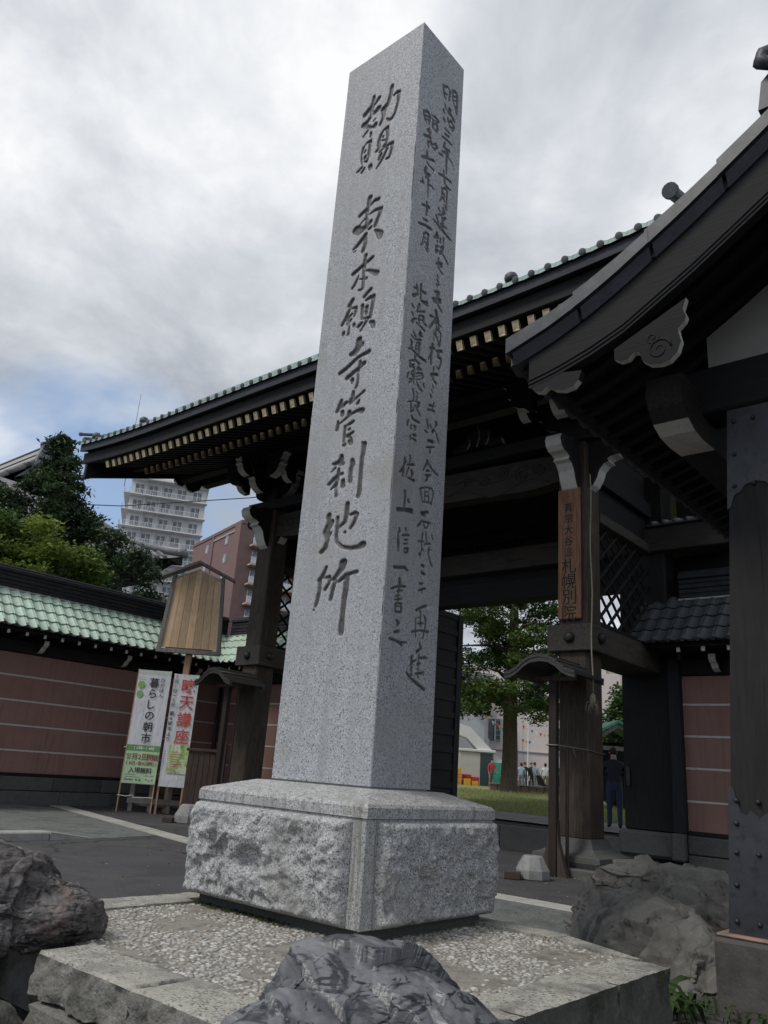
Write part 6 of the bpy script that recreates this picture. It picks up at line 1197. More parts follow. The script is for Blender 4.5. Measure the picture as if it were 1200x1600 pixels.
# dark conifer behind the left wall
D = 34; bx, by = bxy(-15.0, D); base = (bx, by, .3); cl = []
for k in range(230):
    t = rn.random()**.85; z = 3.6+11.0*t; rad = (1-t)**.8*3.7+.18; a = rn.uniform(0, 2*pi); q = rad*rn.uniform(.25, 1.08); r_ = rn.uniform(.32, .62)*(1-.45*t)
    cl.append((q*cos(a), q*sin(a), z-.12*q+rn.uniform(-.2, .2), r_*1.25, r_*1.25, r_*.55))
for (s, z, r_) in ((-11.6, 8.2, 1.2), (-11.0, 9.2, .9), (-10.3, 8.6, .8), (-12.4, 9.8, 1.1), (-12.6, 7.8, 1.2), (-11.6, 7.2, 1.1), (-10.5, 7.6, .8), (-12.0, 10.6, .7), (-17.0, 12.0, 1.2), (-17.6, 9.5, 1.3), (-9.9, 8.9, .45), (-13.4, 11.2, .9)):
    for _ in range(5):
        x, y, z_ = rel(base, s+rn.uniform(-.8, .8)*r_, D+rn.uniform(-1, 1), z+rn.uniform(-.7, .7)*r_); q = r_*rn.uniform(.28, .6); cl.append((x, y, z_, q, q, q*.5))
tree('conifer_tree', 'tall dark green conifer rising behind the left tiled wall', base, [(0, 0, 0), (.1, 0, 5), (0, .1, 10), (.05, 0, 14)], [.42, .33, .18, .04], [([(0, 0, 3+k*.55), (1.2*cos(k*2.2), 1.2*sin(k*2.2), 3.3+k*.55), (3.3*cos(k*2.2)*(1-k*.045), 3.3*sin(k*2.2)*(1-k*.045), 3.5+k*.55)], .10) for k in range(18)], cl, 60000, .105, conifer_m, 3, flat=.3, droop=.25, aspect=2.4)
# yellow-green maple in front of it
D = 28; bx, by = bxy(-13.2, D); base = (bx, by, .2); cl = []
for k in range(95):
    s = rn.uniform(-16.6, -10.9); t = (s+16.6)/7.2; zt_ = 9.6-1.5*max(0, t-.35)*1.6-.4*abs(t-.3); z = rn.uniform(5.2, zt_); r_ = rn.uniform(.30, .72); x, y, z_ = rel(base, s, D+rn.uniform(-1.4, 1.4), z); cl.append((x, y, z_, r_, r_, r_*.5))
tree('maple_tree', 'yellow green leafy maple in front of the dark conifer above the left wall', base, [(0, 0, 0), (.2, .1, 2.5), (.3, 0, 5)], [.30, .22, .14], [([(0.2, 0, 3), (1.4*cos(a), 1.4*sin(a), 5.4), (2.6*cos(a), 2.6*sin(a), 6.9)], .12) for a in (0, 1, 2, 3, 4, 5)], cl, 42000, .13, maple_m, 7, flat=.8, aspect=1.3)
# big yew-like tree in the garden, seen through the gate opening
D = 42; bx, by = bxy(7.3, D); base = (bx, by, .62); cl = []
for tier, (z, r_) in enumerate(((4.6, 3.0), (5.6, 3.5), (6.8, 3.6), (8.0, 3.4), (9.4, 3.2), (10.6, 2.9), (12, 2.5), (13.4, 1.9), (14.6, 1.2))):
    for k in range(24):
        a = rn.uniform(0, 2*pi); q = r_*rn.uniform(.3, 1.08); rr_ = rn.uniform(.4, .85); cl.append((q*cos(a), q*sin(a), z-.12*q+rn.uniform(-.45, .45), rr_, rr_, rr_*.36))
tree('garden_tree', 'spreading green tree with brown trunk on the lawn seen through the gate', base, [(0, 0, -.3), (.0, 0, .3), (.05, 0, 2), (0, 0, 4.5), (.1, .1, 9), (0, 0, 14)], [.62, .46, .40, .36, .25, .06], [([(0, 0, 4+k*.8), (1.4*cos(k*2.4), 1.4*sin(k*2.4), 4.4+k*.8), (2.9*cos(k*2.4), 2.9*sin(k*2.4), 4.4+k*.8)], .13) for k in range(10)], cl, 62000, .125, yew_m, 9, flat=.9, droop=.2, aspect=1.8)
# smaller greenery beyond the side opening
D = 33; bx, by = bxy(10.1, D); base = (bx, by, .55)
tree('garden_tree', 'light green young tree behind the green roofed shrine beyond the gate', base, [(0, 0, 0), (.05, 0, 2), (0, .1, 4.4)], [.10, .08, .03], [([(0, 0, 2), (.5, .3, 3), (.8, .5, 3.6)], .04), ([(0, 0, 2.3), (-.5, -.2, 3.2), (-.8, -.3, 4)], .04)], [(.2*k-.5, .15*(k % 3), 2.2+.42*k, .7, .7, .5) for k in range(6)], 7000, .12, yew_m, 15, flat=.8)
D = 31; bx, by = bxy(9.4, D); base = (bx, by, .5)
tree('garden_shrub', 'dark rounded shrub below the green shrine roof beyond the gate', base, [(0, 0, 0), (0, 0, 1)], [.07, .03], [], [(0, 0, .9, .8, .8, .7), (.7, .3, .8, .7, .7, .6), (-.6, 0, 1.3, .6, .6, .6), (.3, .2, 1.7, .7, .6, .5)], 6000, .10, conifer_m, 16, flat=.5)
D = 31; bx, by = bxy(-10.7, D); base = (bx, by, .2)
tree('garden_tree', 'small pine tip showing just above the left wall ridge by the notice board', base, [(0, 0, 0), (.1, 0, 3), (.2, 0, 6.9)], [.16, .12, .03], [], [(.1, 0, 6.2, .6, .6, .3), (.5, .4, 6.6, .5, .5, .25), (-.5, -.3, 6.4, .5, .5, .25), (0, 0, 5.4, .8, .8, .4)], 4500, .12, conifer_m, 18, flat=.3, aspect=2.2)
# lawn grass blades
def grass():
    rg = np.random.default_rng(4); n = 34000; s = rg.uniform(3.4, 12.5, n); Dd = 20+24*rg.random(n)**1.3; X = RVx*s-RVy*Dd; Y = RVy*s+RVx*Dd; ok = (Y > 19.5) & (Y < 45); X, Y = X[ok], Y[ok]; n = len(X)
    d = np.hypot(X, Y); Zg = .29+.11+.013*np.clip(d-18, 0, 60); h = rg.uniform(.06, .17, n)*(1+.5*fbm(np.c_[X, Y, X*0]*.6, 2)); a = rg.uniform(0, 2*pi, n); w = rg.uniform(.006, .014, n)
    b = np.stack([X, Y, Zg], -1); dv = np.stack([np.cos(a), np.sin(a), a*0], -1); le = np.stack([np.cos(a*3.1), np.sin(a*3.1), a*0], -1)*h[:, None]*.5
    V = np.stack([b-dv*w[:, None], b+dv*w[:, None], b+le+np.stack([a*0, a*0, h], -1)], 1).reshape(-1, 3); F = np.arange(n*3).reshape(-1, 3)
    o = np_mesh('lawn_grass', V, F, leaf_mat('grass_blade', (.21, .25, .09), (.42, .41, .22), .3), None, attrs={'tint': ('FACE', np.clip(.35+.8*fbm(np.c_[X, Y, X*0]*.35, 3)+rg.normal(0, .2, n), 0, 1))}); tag(o, kind='stuff')
grass()
def litter():
    rg = np.random.default_rng(9); n = 420; X = np.r_[rg.uniform(-14, -2.6, n//2), -6.6+rg.normal(0, .5, n//4), rg.uniform(-22, -15, n-n//2-n//4)]; Y = np.r_[rg.uniform(6, 13, n//2), 13.0+rg.normal(0, .25, n//4), 12.5+rg.normal(0, .8, n-n//2-n//4)]
    a = rg.uniform(0, 6.28, n); s_ = rg.uniform(.012, .03, n); d = np.stack([np.cos(a), np.sin(a), a*0], -1)*s_[:, None]; e_ = np.stack([-np.sin(a), np.cos(a), a*0], -1)*(s_*.5)[:, None]; b = np.stack([X, Y, np.full(n, G+.016)], -1); up = np.array([0, 0, .010])
    V = np.stack([b-d, b-e_+up, b+d, b+e_+up*.3], 1).reshape(-1, 3); F = np.arange(n*4).reshape(-1, 4)
    tag(np_mesh('fallen_leaves', V, F, leaf_mat('dry_leaf', (.16, .11, .06), (.30, .24, .14), .1), None, attrs={'tint': ('FACE', rg.random(n))}), kind='stuff')
litter()
# ================================================================== GARDEN BUILDINGS SEEN THROUGH THE GATE
def bldg(name, label, cat, s, D, z, dy=0.0): return bthing(name, label, cat, s, D, z, dy)[0]
pale_wall = material('pale_pinkish_wall', (.68, .61, .58), .85, [('noise', .8, (.63, .565, .535), .42, .65)], [], .2)
grey_wall = material('grey_render_wall', (.40, .42, .43), .85, [('noise', .8, (.36, .38, .39), .45, .65)], [], .2)
white_wall = material('white_render_wall', (.66, .66, .64), .8, [('noise', 1, (.60, .60, .58), .45, .65)], [], .2)
seam = material('panel_seam', (.34, .31, .30), .8); dark_glass = material('dark_window_glass', (.045, .055, .065), .12, spec=.6)
gz = lambda s, D: ground_z(*bxy(s, D))
pb = bldg('hall_building', 'long pale pinkish panelled building beyond the lawn tree', 'building', 8.2, 64, .6)
for k in range(5): lpart('wall_panel', MB().box(-1.2+k*2.6, -1.2+k*2.6+2.575, 0, 8, 2.95, 9.5, .01), pale_wall, pb)
for k in range(5): lpart('wall_panel', MB().box(-1.2+k*2.6, -1.2+k*2.6+2.58, -.35, 0, .9, 2.92, .01), pale_wall, pb)
lpart('base_course', MB().box(-1.2, 12, -.38, 8, -.4, .88), seam, pb); lpart('ledge', MB().box(-1.2, 12, -.42, .1, 2.92, 3.02, .01), seam, pb)
for (x, z, w_, h_) in ((1.25, 3.6, 1.0, 1.7), (2.9, 3.6, .5, 1.6), (6.3, 3.25, 1.2, 1.7)):
    wn = lpart('window', MB().box(x, x+w_, -.05, .05, z, z+h_), dark_glass, pb)
    lpart('frame', MB().box(x-.05, x+w_+.05, -.07, -.02, z-.07, z-.01).box(x+w_/2-.025, x+w_/2+.025, -.08, -.03, z, z+h_).box(x-.05, x+w_+.05, -.07, -.02, z+h_+.01, z+h_+.06), white_wall, wn)
ld = MB()
for x in (1.72, 2.12): ld.tube([(x, -.5, 3.0), (x, -.5, 8)], .03, 5)
for k in range(12): ld.tube([(1.72, -.5, 3.3+k*.38), (2.12, -.5, 3.3+k*.38)], .02, 4)
lpart('ladder', ld, material('pale_metal', (.5, .5, .5), .5, metal=.2), pb)
lpart('duct_hood', MB().prism([(0, 0), (1.3, .0), (1.3, .5), (.9, 1.3), (.3, 1.3), (0, .9)], -1.0, 0, (-.1, 0, 3.1), (1, 0, 0), (0, 0, 1), (0, 1, 0)), white_wall, pb)
gb = bldg('annex_building', 'grey annex with standing seam roof edge and sloping white outdoor stair', 'building', 3.5, 58.5, .6)
lpart('wall', MB().box(-4, 4.85, 0, 5, -.4, 6.35), grey_wall, gb)
rf_ = MB(); rf_.box(-4, 5.1, -.25, 5.4, 6.35, 8.1); par_ = lpart('roof_fascia', rf_, material('blue_grey_metal_roof', (.27, .28, .31), .5, [('noise', 3, (.31, .32, .35), .45, .65)], metal=.2), gb)
for k in range(24): lpart('seam', MB().box(-3.9+k*.38, -3.87+k*.38, -.29, -.25, 6.36, 8.1), seam, par_)
sr = MB(); sp = [(1.4, 4.9), (2.75, 4.35), (3.85, 4.10), (6.35, .9+.9), (6.35, 1.5), (5.6, 1.5), (3.7, 3.35), (2.5, 3.7), (1.4, 4.2)]
lpart('stair', MB().prism([(a-.35, b) for a, b in sp], -2.4, -1.0, (0, 0, 0), (1, 0, 0), (0, 0, 1), (0, 1, 0)), white_wall, gb)
lpart('stair', MB().prism([(0, 2.4), (.6, 2.4), (3.2, .6+.6), (4.3, .95), (4.3, .6), (0, .6)], -1.6, -.5, (0, 0, 0), (1, 0, 0), (0, 0, 1), (0, 1, 0)), white_wall, gb)
lpart('lamp', MB().lathe([(.05, 0), (.16, .05), (.16, .42), (.1, .45)], 10, (3.9, -.25, 5.5), (1, -.4, .2)), white_wall, gb)
sh = bldg('storage_shed', 'beige garden shed with dark green door beside stacked crates', 'shed', 6.35, 56, gz(7, 56))
lpart('wall', MB().box(0, 2.35, 0, 2, 0, 2.16), material('beige_shed_panel', (.50, .48, .42), .6, [('noise', 2, (.46, .44, .385), .45, .65)]), sh); lpart('roof', MB().box(-.08, 2.45, -.12, 2.1, 2.16, 2.34, .03), white_wall, sh)
lpart('door', MB().box(1.42, 2.27, -.04, 0, .04, 2.1, .01), material('dark_green_door', (.035, .06, .065), .5), sh)
def crate(s, D, z, w_, h_, m, label):
    t = bthing('crate', label, 'crate', s, D, z, 0, 'crates by the shed')[0]; lpart('bottom', MB().box(0, w_, 0, .36, 0, .03), m, t)
    for k in range(2): lpart('side', MB().box(0, w_, k*.34, k*.34+.02, .04, h_, .004).box(.05, w_-.05, k*.34-.008, k*.34, h_*.4, h_*.6), m, t)
    for k in range(2): lpart('end', MB().box(k*(w_-.02), k*(w_-.02)+.02, .02, .34, .04, h_), m, t)
cr_r = material('red_crate_plastic', (.42, .035, .035), .45); cr_y = material('yellow_crate_plastic', (.60, .36, .03), .45); cr_o = material('orange_crate_plastic', (.55, .22, .05), .45)
zc_ = gz(6.6, 54)
crate(5.85, 54, zc_, .42, .34, cr_o, 'orange crate at the bottom left of the stack by the shed'); crate(5.85, 54.02, zc_+.345, .42, .34, cr_o, 'orange crate in the middle of the left stack by the shed'); crate(5.86, 54.01, zc_+.69, .42, .34, cr_y, 'yellow crate topping the left stack by the shed')
crate(6.38, 54.3, zc_, .6, .34, cr_r, 'red crate at the bottom of the stack against the beige shed'); crate(6.38, 54.31, zc_+.345, .6, .34, cr_r, 'red crate topping the stack against the beige shed'); crate(7.0, 54.3, zc_, .5, .55, cr_r, 'red crate right of the red stack against the shed wall')
crate(6.45, 53.6, zc_, .40, .42, cr_y, 'yellow crate standing in front of the red crates'); crate(6.95, 53.6, zc_, .40, .30, cr_y, 'low yellow crate nearest the shed door')
bd_ = bldg('brick_border', 'low brown block border edging the lawn behind the tree', 'border', 6.9, 45.5, gz(8.5, 45.5))
blk = MB().box(0, .40, 0, .3, -.1, .32, .02).mesh('block', material('brown_block', (.19, .115, .085), .9, [('noise', 3, (.15, .09, .07), .45, .65)]))
for k in range(12): inst('block', blk, bd_, wmat(bd_) @ T(k*.425, 0, .012*((k*5) % 3)))
lpart('cap', MB().box(-.05, 5.1, -.05, .35, .335, .40, .01), path_m, bd_)
gt = bldg('market_tent', 'green fabric booth side at the fair behind the tree trunk', 'booth', 8.55, 55.5, gz(9, 55))
lpart('fabric', MB().box(0, 1.6, 0, .03, .25, 1.55), material('green_booth_fabric', (.03, .26, .17), .7, [('noise', 4, (.05, .36, .25), .5, .7)]), gt)
for x in (0, .8, 1.6): lpart('leg', MB().box(x-.02, x+.02, -.03, .0, 0, 1.6), white_wall, gt)
lpart('table', MB().box(.5, 1.7, -.7, -.1, .72, .76), white_wall, gt)
bunt = bthing('bunting', 'string of small red blue and white flags strung across the fairground', 'bunting', 8.0, 60.5, 0)[0]
fl_m = [material('flag_red', (.5, .05, .06), .7), material('flag_white', (.7, .7, .7), .7), material('flag_blue', (.06, .22, .42), .7), material('flag_yellow', (.62, .42, .08), .7)]
for (xa, za_, xb2, zb2, n_) in ((.4, 6.2, 3.4, 4.7, 12), (3.4, 5.4, 7.2, 4.9, 12), (2.9, 4.9, 4.4, 4.4, 6)):
    lpart('string', MB().tube([(xa+(xb2-xa)*t, 0, za_+(zb2-za_)*t-.35*4*t*(1-t)) for t in np.linspace(0, 1, 10)], .012, 4), pr_white, bunt)
    for k in range(n_):
        t = (k+.5)/n_; x = xa+(xb2-xa)*t; z = za_+(zb2-za_)*t-.35*4*t*(1-t); lpart('flag', MB().prism([(-.11, 0), (.11, 0), (.0, -.28)], -.004, .004, (x, 0, z), (1, 0, 0), (0, 0, 1), (0, 1, 0)), fl_m[(k*3+n_) % 4], bunt)
pl_ = bthing('flag_pole', 'slim pale pole standing on the fairground before the pinkish building', 'pole', 11.4, 58, gz(11, 58))[0]
lpart('shaft', MB().tube([(0, 0, 0), (0, 0, 4.9)], [.04, .03], 7), pr_white, pl_); lpart('cap', MB().lathe([(.02, 0), (.05, .03), (.02, .08)], 8, (0, 0, 4.9)), pr_white, pl_)
# green copper roofed little shrine beyond the side opening
ss = bldg('small_shrine', 'little shrine with green copper gable roof beyond the side opening', 'shrine', 8.6, 28.5, gz(8.6, 28.5))
rp = [(-1.05, 0), (-.6, .14), (-.25, .34), (0, .48), (.25, .34), (.6, .14), (1.05, 0)]
lpart('roof', MB().prism([(a, b+.10) for a, b in rp]+[(a, b) for a, b in rp[::-1]], -.7, 1.1, (0, 0, 2.42), (1, 0, 0), (0, 0, 1), (0, 1, 0)), material('green_copper_sheet', (.10, .32, .22), .5, [('noise', 4, (.16, .42, .30), .45, .7)]), ss)
lpart('gable', MB().prism([(a*.9, b-.02) for a, b in rp]+[(a*.9, b-.16) for a, b in rp[::-1]], -.62, -.56, (0, 0, 2.42), (1, 0, 0), (0, 0, 1), (0, 1, 0)), grey_wood, ss)
for x in (-.6, .6):
    for y in (-.4, .8): lpart('post', MB().box(x-.06, x+.06, y-.06, y+.06, 0, 2.45, .01), dark_wood_z, ss)
lpart('beam', MB().box(-.75, .75, -.46, -.34, 1.98, 2.12, .01), grey_wood, ss); lpart('panel', MB().box(-.6, .6, .75, .8, .3, 2.3), dark_wood_z, ss)
bb_ = bldg('apartment_block', 'beige apartment block glimpsed through the side opening beyond the tree', 'building', 25.5, 88, 1)
lpart('wall', MB().box(0, 12, 0, 10, -1, 15), material('beige_render', (.52, .44, .36), .85), bb_)
for k in range(5): lpart('balcony', MB().box(-.9, .2, -.6, 3, 1.5+k*2.7, 2.5+k*2.7, .02), pale_wall, bb_)

# ================================================================== TOWN BEHIND THE LEFT WALL
apt_w = material('apartment_white_render', (.68, .685, .69), .8, [('noise', .5, (.62, .625, .635), .45, .65)], [], .2); apt_r = material('apartment_railing_panel', (.74, .75, .76), .45, [('noise', 1, (.56, .58, .61), .45, .65)])
apt_win = material('apartment_window_glass', (.10, .12, .14), .15, [('noise', .8, (.30, .32, .34), .5, .6)], spec=.6); apt_slab = material('balcony_slab_edge', (.78, .78, .78), .8)
wa = bldg('apartment_tower', 'white high-rise apartment tower with stacked balconies behind the left trees', 'building', -51.1, 150, 0, R(15))
FL = 3.4; ZT = 54.3; nf = 16
lpart('wall', MB().box(0, 15.0, 1.3, 22, 0, ZT), apt_w, wa)
lpart('roof_edge', MB().box(-.2, 15.3, -.25, 22.2, ZT, ZT+.55, .05), apt_slab, wa); lpart('roof_hood', MB().prism([(0, 0), (6.5, 0), (5.9, 1.0), (.6, 1.0)], 0, 6, (4.8, 1.5, ZT+.55), (1, 0, 0), (0, 0, 1), (0, 1, 0)), apt_w, wa)
bal = MB().box(-.3, 15.3, -.15, 1.3, 0, .22, .03).mesh('balcony', apt_slab); bal2 = MB().box(-1.2, .0, -.15, 22, 0, .215, .03).mesh('balcony', apt_slab)
def rail_mesh(L_, along):
    m_ = MB()
    if along: 
        n = int(L_/.30)
        for k in range(n): m_.box(-.2+k*.30, -.2+k*.30+.07, -.12, -.09, .22, 1.05, 0, 0)
        n = int(L_/1.0)
        for k in range(n+1): m_.box(-.2+k*(L_+.2)/n-.03, -.2+k*(L_+.2)/n+.03, -.17, -.12, .22, 1.15, 0, 1)
        m_.box(-.25, L_+.05, -.17, -.07, 1.1, 1.18, 0, 1)
    else:
        m_.box(-1.17, -1.13, -.12, L_, .22, 1.05, 0, 0); n = int(L_/1.0)
        for k in range(n+1): m_.box(-1.22, -1.17, -.1+k*L_/n-.03, -.1+k*L_/n+.03, .22, 1.15, 0, 1)
        m_.box(-1.23, -1.1, -.15, L_, 1.1, 1.18, 0, 1)
    return m_.mesh('railing', [apt_r, apt_slab])
ra, rb_ = rail_mesh(15.2, True), rail_mesh(22, False)
wnm = MB().box(0, 1.65, 1.22, 1.31, .25, 2.6, 0, 0); wnm.box(-.06, 1.71, 1.18, 1.25, 2.6, 2.7, 0, 1); wnm.box(.79, .86, 1.17, 1.24, .25, 2.6, 0, 1); wnm.box(-.07, .0, 1.18, 1.25, .2, 2.7, 0, 1); wnm.box(1.65, 1.72, 1.18, 1.25, .2, 2.7, 0, 1); wnm = wnm.mesh('window', [apt_win, apt_slab])
wside = MB().box(-.06, .02, 0, 1.7, .25, 2.2, 0, 0); wside.box(-.09, -.05, .8, .88, .25, 2.2, 0, 1); wside = wside.mesh('window', [apt_win, apt_slab])
div = MB().box(-.02, .02, -.05, 1.28, .22, 3.35).mesh('partition', apt_w)
for i in range(nf):
    z = ZT-FL*(i+1); Mw = wmat(wa)
    if z < 6: break
    b_ = inst('balcony', bal, wa, Mw @ T(0, 0, z)); inst('railing', ra, b_, Mw @ T(0, 0, z)); b2_ = inst('balcony', bal2, wa, Mw @ T(0, 0, z+.002)); inst('railing', rb_, b2_, Mw @ T(0, 0, z))
    for k, x in enumerate((.8, 3.5, 6.4, 9.2, 12.3)): inst('window', wnm, wa, Mw @ T(x, 0, z))
    for x in (3.0, 5.9, 8.7, 11.7): inst('partition', div, wa, Mw @ T(x, 0, z))
    for y in (2.2, 6.0, 10.0): inst('window', wside, wa, Mw @ T(0, y, z))
rod = bthing('lightning_rod', 'thin lightning rod standing high above the left gate eaves', 'rod', -54.6, 156, ZT)[0]
lpart('mast', MB().tube([(0, 0, 0), (0, 0, 21.3)], [.10, .05], 6), iron_grey, rod)
mar = material('maroon_render', (.215, .142, .136), .85, [('noise', .7, (.19, .125, .12), .45, .65)], [], .2); bge = material('beige_balcony_edge', (.50, .40, .32), .8)
ba = bldg('apartment_block', 'maroon apartment block with beige balconies left of the left gate column', 'building', -21.4, 115, 0, R(33))
ZB = 36.3; lpart('wall', MB().box(0, 16, 0, 20, 0, ZB), mar, ba); lpart('parapet', MB().box(-.12, 16.1, -.12, 20.1, ZB-.5, ZB+.05, .03), mar, ba)
fr2 = MB()
for q in ((-.16, 0, .0, 2.2, 0, ZB-.52), (-.16, 0, 10.6, 11.2, 0, ZB-.52)): fr2.box(*q)
lpart('pilaster', fr2, mar, ba); lpart('recess_head', MB().box(-.14, 0, 2.2, 10.6, ZB-1.4, ZB-1.1), seam, ba)
w1 = MB().box(-.05, .02, 0, 1.3, 0, 1.5, 0, 0); w1.box(-.08, -.04, .62, .68, 0, 1.5, 0, 1); w1 = w1.mesh('window', [apt_win, apt_slab])
w2 = MB().box(.0, 2.4, -.05, .02, .2, 2.2, 0, 0)
for x in (0, .77, 1.57, 2.36): w2.box(x, x+.05, -.09, -.04, .2, 2.2, 0, 1)
w2 = w2.mesh('window', [apt_win, apt_slab]); bl = MB().box(0, 3.6, -1.3, 0, 0, .28, .03).mesh('balcony', bge); blr = MB().box(.05, 3.55, -1.27, -1.24, .30, 1.2, 0, 0)
for k in range(6): blr.box(.03+k*.69, .09+k*.69, -1.30, -1.24, .28, 1.25, 0, 1)
blr.box(0, 3.6, -1.31, -1.22, 1.2, 1.27, 0, 1); blr = blr.mesh('railing', [apt_r, apt_slab])
for i in range(11):
    z = ZB-3.5-i*3.0; Mw = wmat(ba)
    if z < 2: break
    for y in (4.5, 12.6): inst('window', w1, ba, Mw @ T(0, y, z+.6))
    for x in (1.6, 5.6, 9.6): o = inst('balcony', bl, ba, Mw @ T(x, 0, z-.4)); inst('railing', blr, o, Mw @ T(x, 0, z-.4)); inst('window', w2, ba, Mw @ T(x+.6, 0, z-.2))
# temple hall roofs beyond the conifer
th_ = thing('temple_hall', 'grey tiled main hall roof ridge showing at the far left behind the conifer', 'temple hall', (-90, 33.5, 0))
part('wall', MB().box(-112, -76, 25, 45, 0, 21), dark_wood_z, th_)
part('roof', MB().prism([(20, 19.5), (25, 21.6), (30, 25), (33.5, 29.0), (37, 25), (42, 21.6), (47, 19.5), (47, 19), (33.5, 27.8), (20, 19)], -114, -75.6, (0, 0, 0), (0, 1, 0), (0, 0, 1), (1, 0, 0)), grey_tile, th_)
for k, (w_, z0_, z1_) in enumerate(((.9, 28.6, 29.2), (.7, 29.2, 29.5), (.85, 29.5, 29.62), (.6, 29.62, 30.1), (.8, 30.1, 30.25))): part('ridge_course', MB().box(-114, -75.4+.1*(k % 2), 33.5-w_/2, 33.5+w_/2, z0_, z1_, .04), grey_tile if k % 2 == 0 else line_paint, th_)
og = MB(); og.prism([(-1.1, 27.8), (-.9, 29.0), (-.6, 29.9), (-.75, 30.5), (-.3, 30.7), (0, 31.3), (.3, 30.7), (.75, 30.5), (.6, 29.9), (.9, 29.0), (1.1, 27.8)], -75.5, -74.9, (0, 33.5, 0), (0, 1, 0), (0, 0, 1), (1, 0, 0)); part('ridge_end_tile', og, grey_tile, th_)
for k in range(8): part('verge_tile', MB().tube([(-75.4, 33.2-k*1.5, 28.9-k*1.35+.04*k*k), (-75.4, 31.6-k*1.5, 27.6-k*1.33+.04*k*k)], .28, 8), grey_tile, th_, smooth=True)
ts = thing('bell_tower', 'tiled temple roof corner with dark eaves between conifer and notice board', 'temple building', (-47, 22, 0))
EX, EY, EZ = -40.9, 28.0, 12.35
def hz(u_, v): return EZ+.85*max(0, 1-u_/4.5)**2*max(0, 1-v/2.5)+v*.42+.045*v*v     # u along the eave from the raised corner, v up the slope
gv, gf = [], []; nu, nv = 16, 8
for side_ in (0, 1):
    o = len(gv)
    for i in range(nu+1):
        for j in range(nv+1):
            v = 6.0*j/nv; u_ = 12*i/nu; uu = v+u_*(1-v/12)
            gv.append((EX-v, EY-uu, hz(u_, v)) if side_ == 0 else (EX-uu, EY-v, hz(u_, v)))
    for i in range(nu):
        for j in range(nv): a = o+i*(nv+1)+j; gf.append((a, a+1, a+nv+2, a+nv+1))
m_ = MB(); m_.add(gv, gf); rt2 = part('roof', m_, grey_tile, ts)
for k in range(22):
    u0_ = .25+k*.5; pts = []
    for j in range(7):
        v = 5.6*j/6
        if u0_ < v: break
        pts.append((EX-v, EY-u0_, hz(max(0, u0_-v), v)+.06))
    if len(pts) > 1: part('round_tile', MB().tube(pts, .12, 7), grey_tile, rt2, smooth=True)
part('hip_ridge', MB().tube([(EX-v+.1, EY-v+.1, hz(0, v)+.15) for v in np.linspace(-.1, 6, 8)], .24, 8), grey_tile, rt2, smooth=True)
part('hip_end_tile', MB().lathe([(.1, -.2), (.30, -.15), (.32, .1), (.2, .25)], 10, (EX, EY-.1, EZ+1.1), (1, .4, .3)), grey_tile, rt2)
def es(u_): return EZ-.06+.85*max(0, 1-u_/4.5)**2
sf = MB(); uu_ = np.linspace(0, 12, 13)
vs_ = [(EX, EY-u_, es(u_)) for u_ in uu_]+[(EX-u_, EY, es(u_)) for u_ in uu_]+[(EX-min(4, u_), EY-min(4, u_), EZ+.1) for u_ in (0, 4)]
inn0 = [(EX-min(8, u_), EY-max(u_, 8) if u_ > 8 else EY-u_, EZ+.25) for u_ in uu_]; inn1 = [(EX-max(u_, 8) if u_ > 8 else EX-u_, EY-min(8, u_), EZ+.25) for u_ in uu_]
V_ = vs_[:26]+inn0+inn1; sf.add(V_, [(i, i+1, 26+i+1, 26+i) for i in range(12)]+[(13+i, 13+i+1, 39+i+1, 39+i) for i in range(12)]); part('eave_underside', sf, dark_wood_y, ts)
for k in range(22):
    u_ = .4+k*.5; part('rafter', MB().box(EX-3.8, EX-.12, EY-u_-.08, EY-u_+.08, es(u_)-.24, es(u_)-.06), dark_wood_x, ts)
part('wall', MB().box(EX-16, EX-8, EY-16, EY-8, 0, EZ+.4), dark_wood_z, ts)
pl = thing('power_line', 'thin power line sagging across the left trees towards the gate column', 'cable', (-37, 21, 13.6))
pts = [(-46.5, 12.6, 13.75), (-41.7, 16.7, 13.5), (-36.85, 20.9, 13.72), (-31.7, 25.4, 14.72), (-27, 29.5, 16.1)]
part('cable', MB().tube(pts, .028, 5), black_metal, pl, smooth=True)

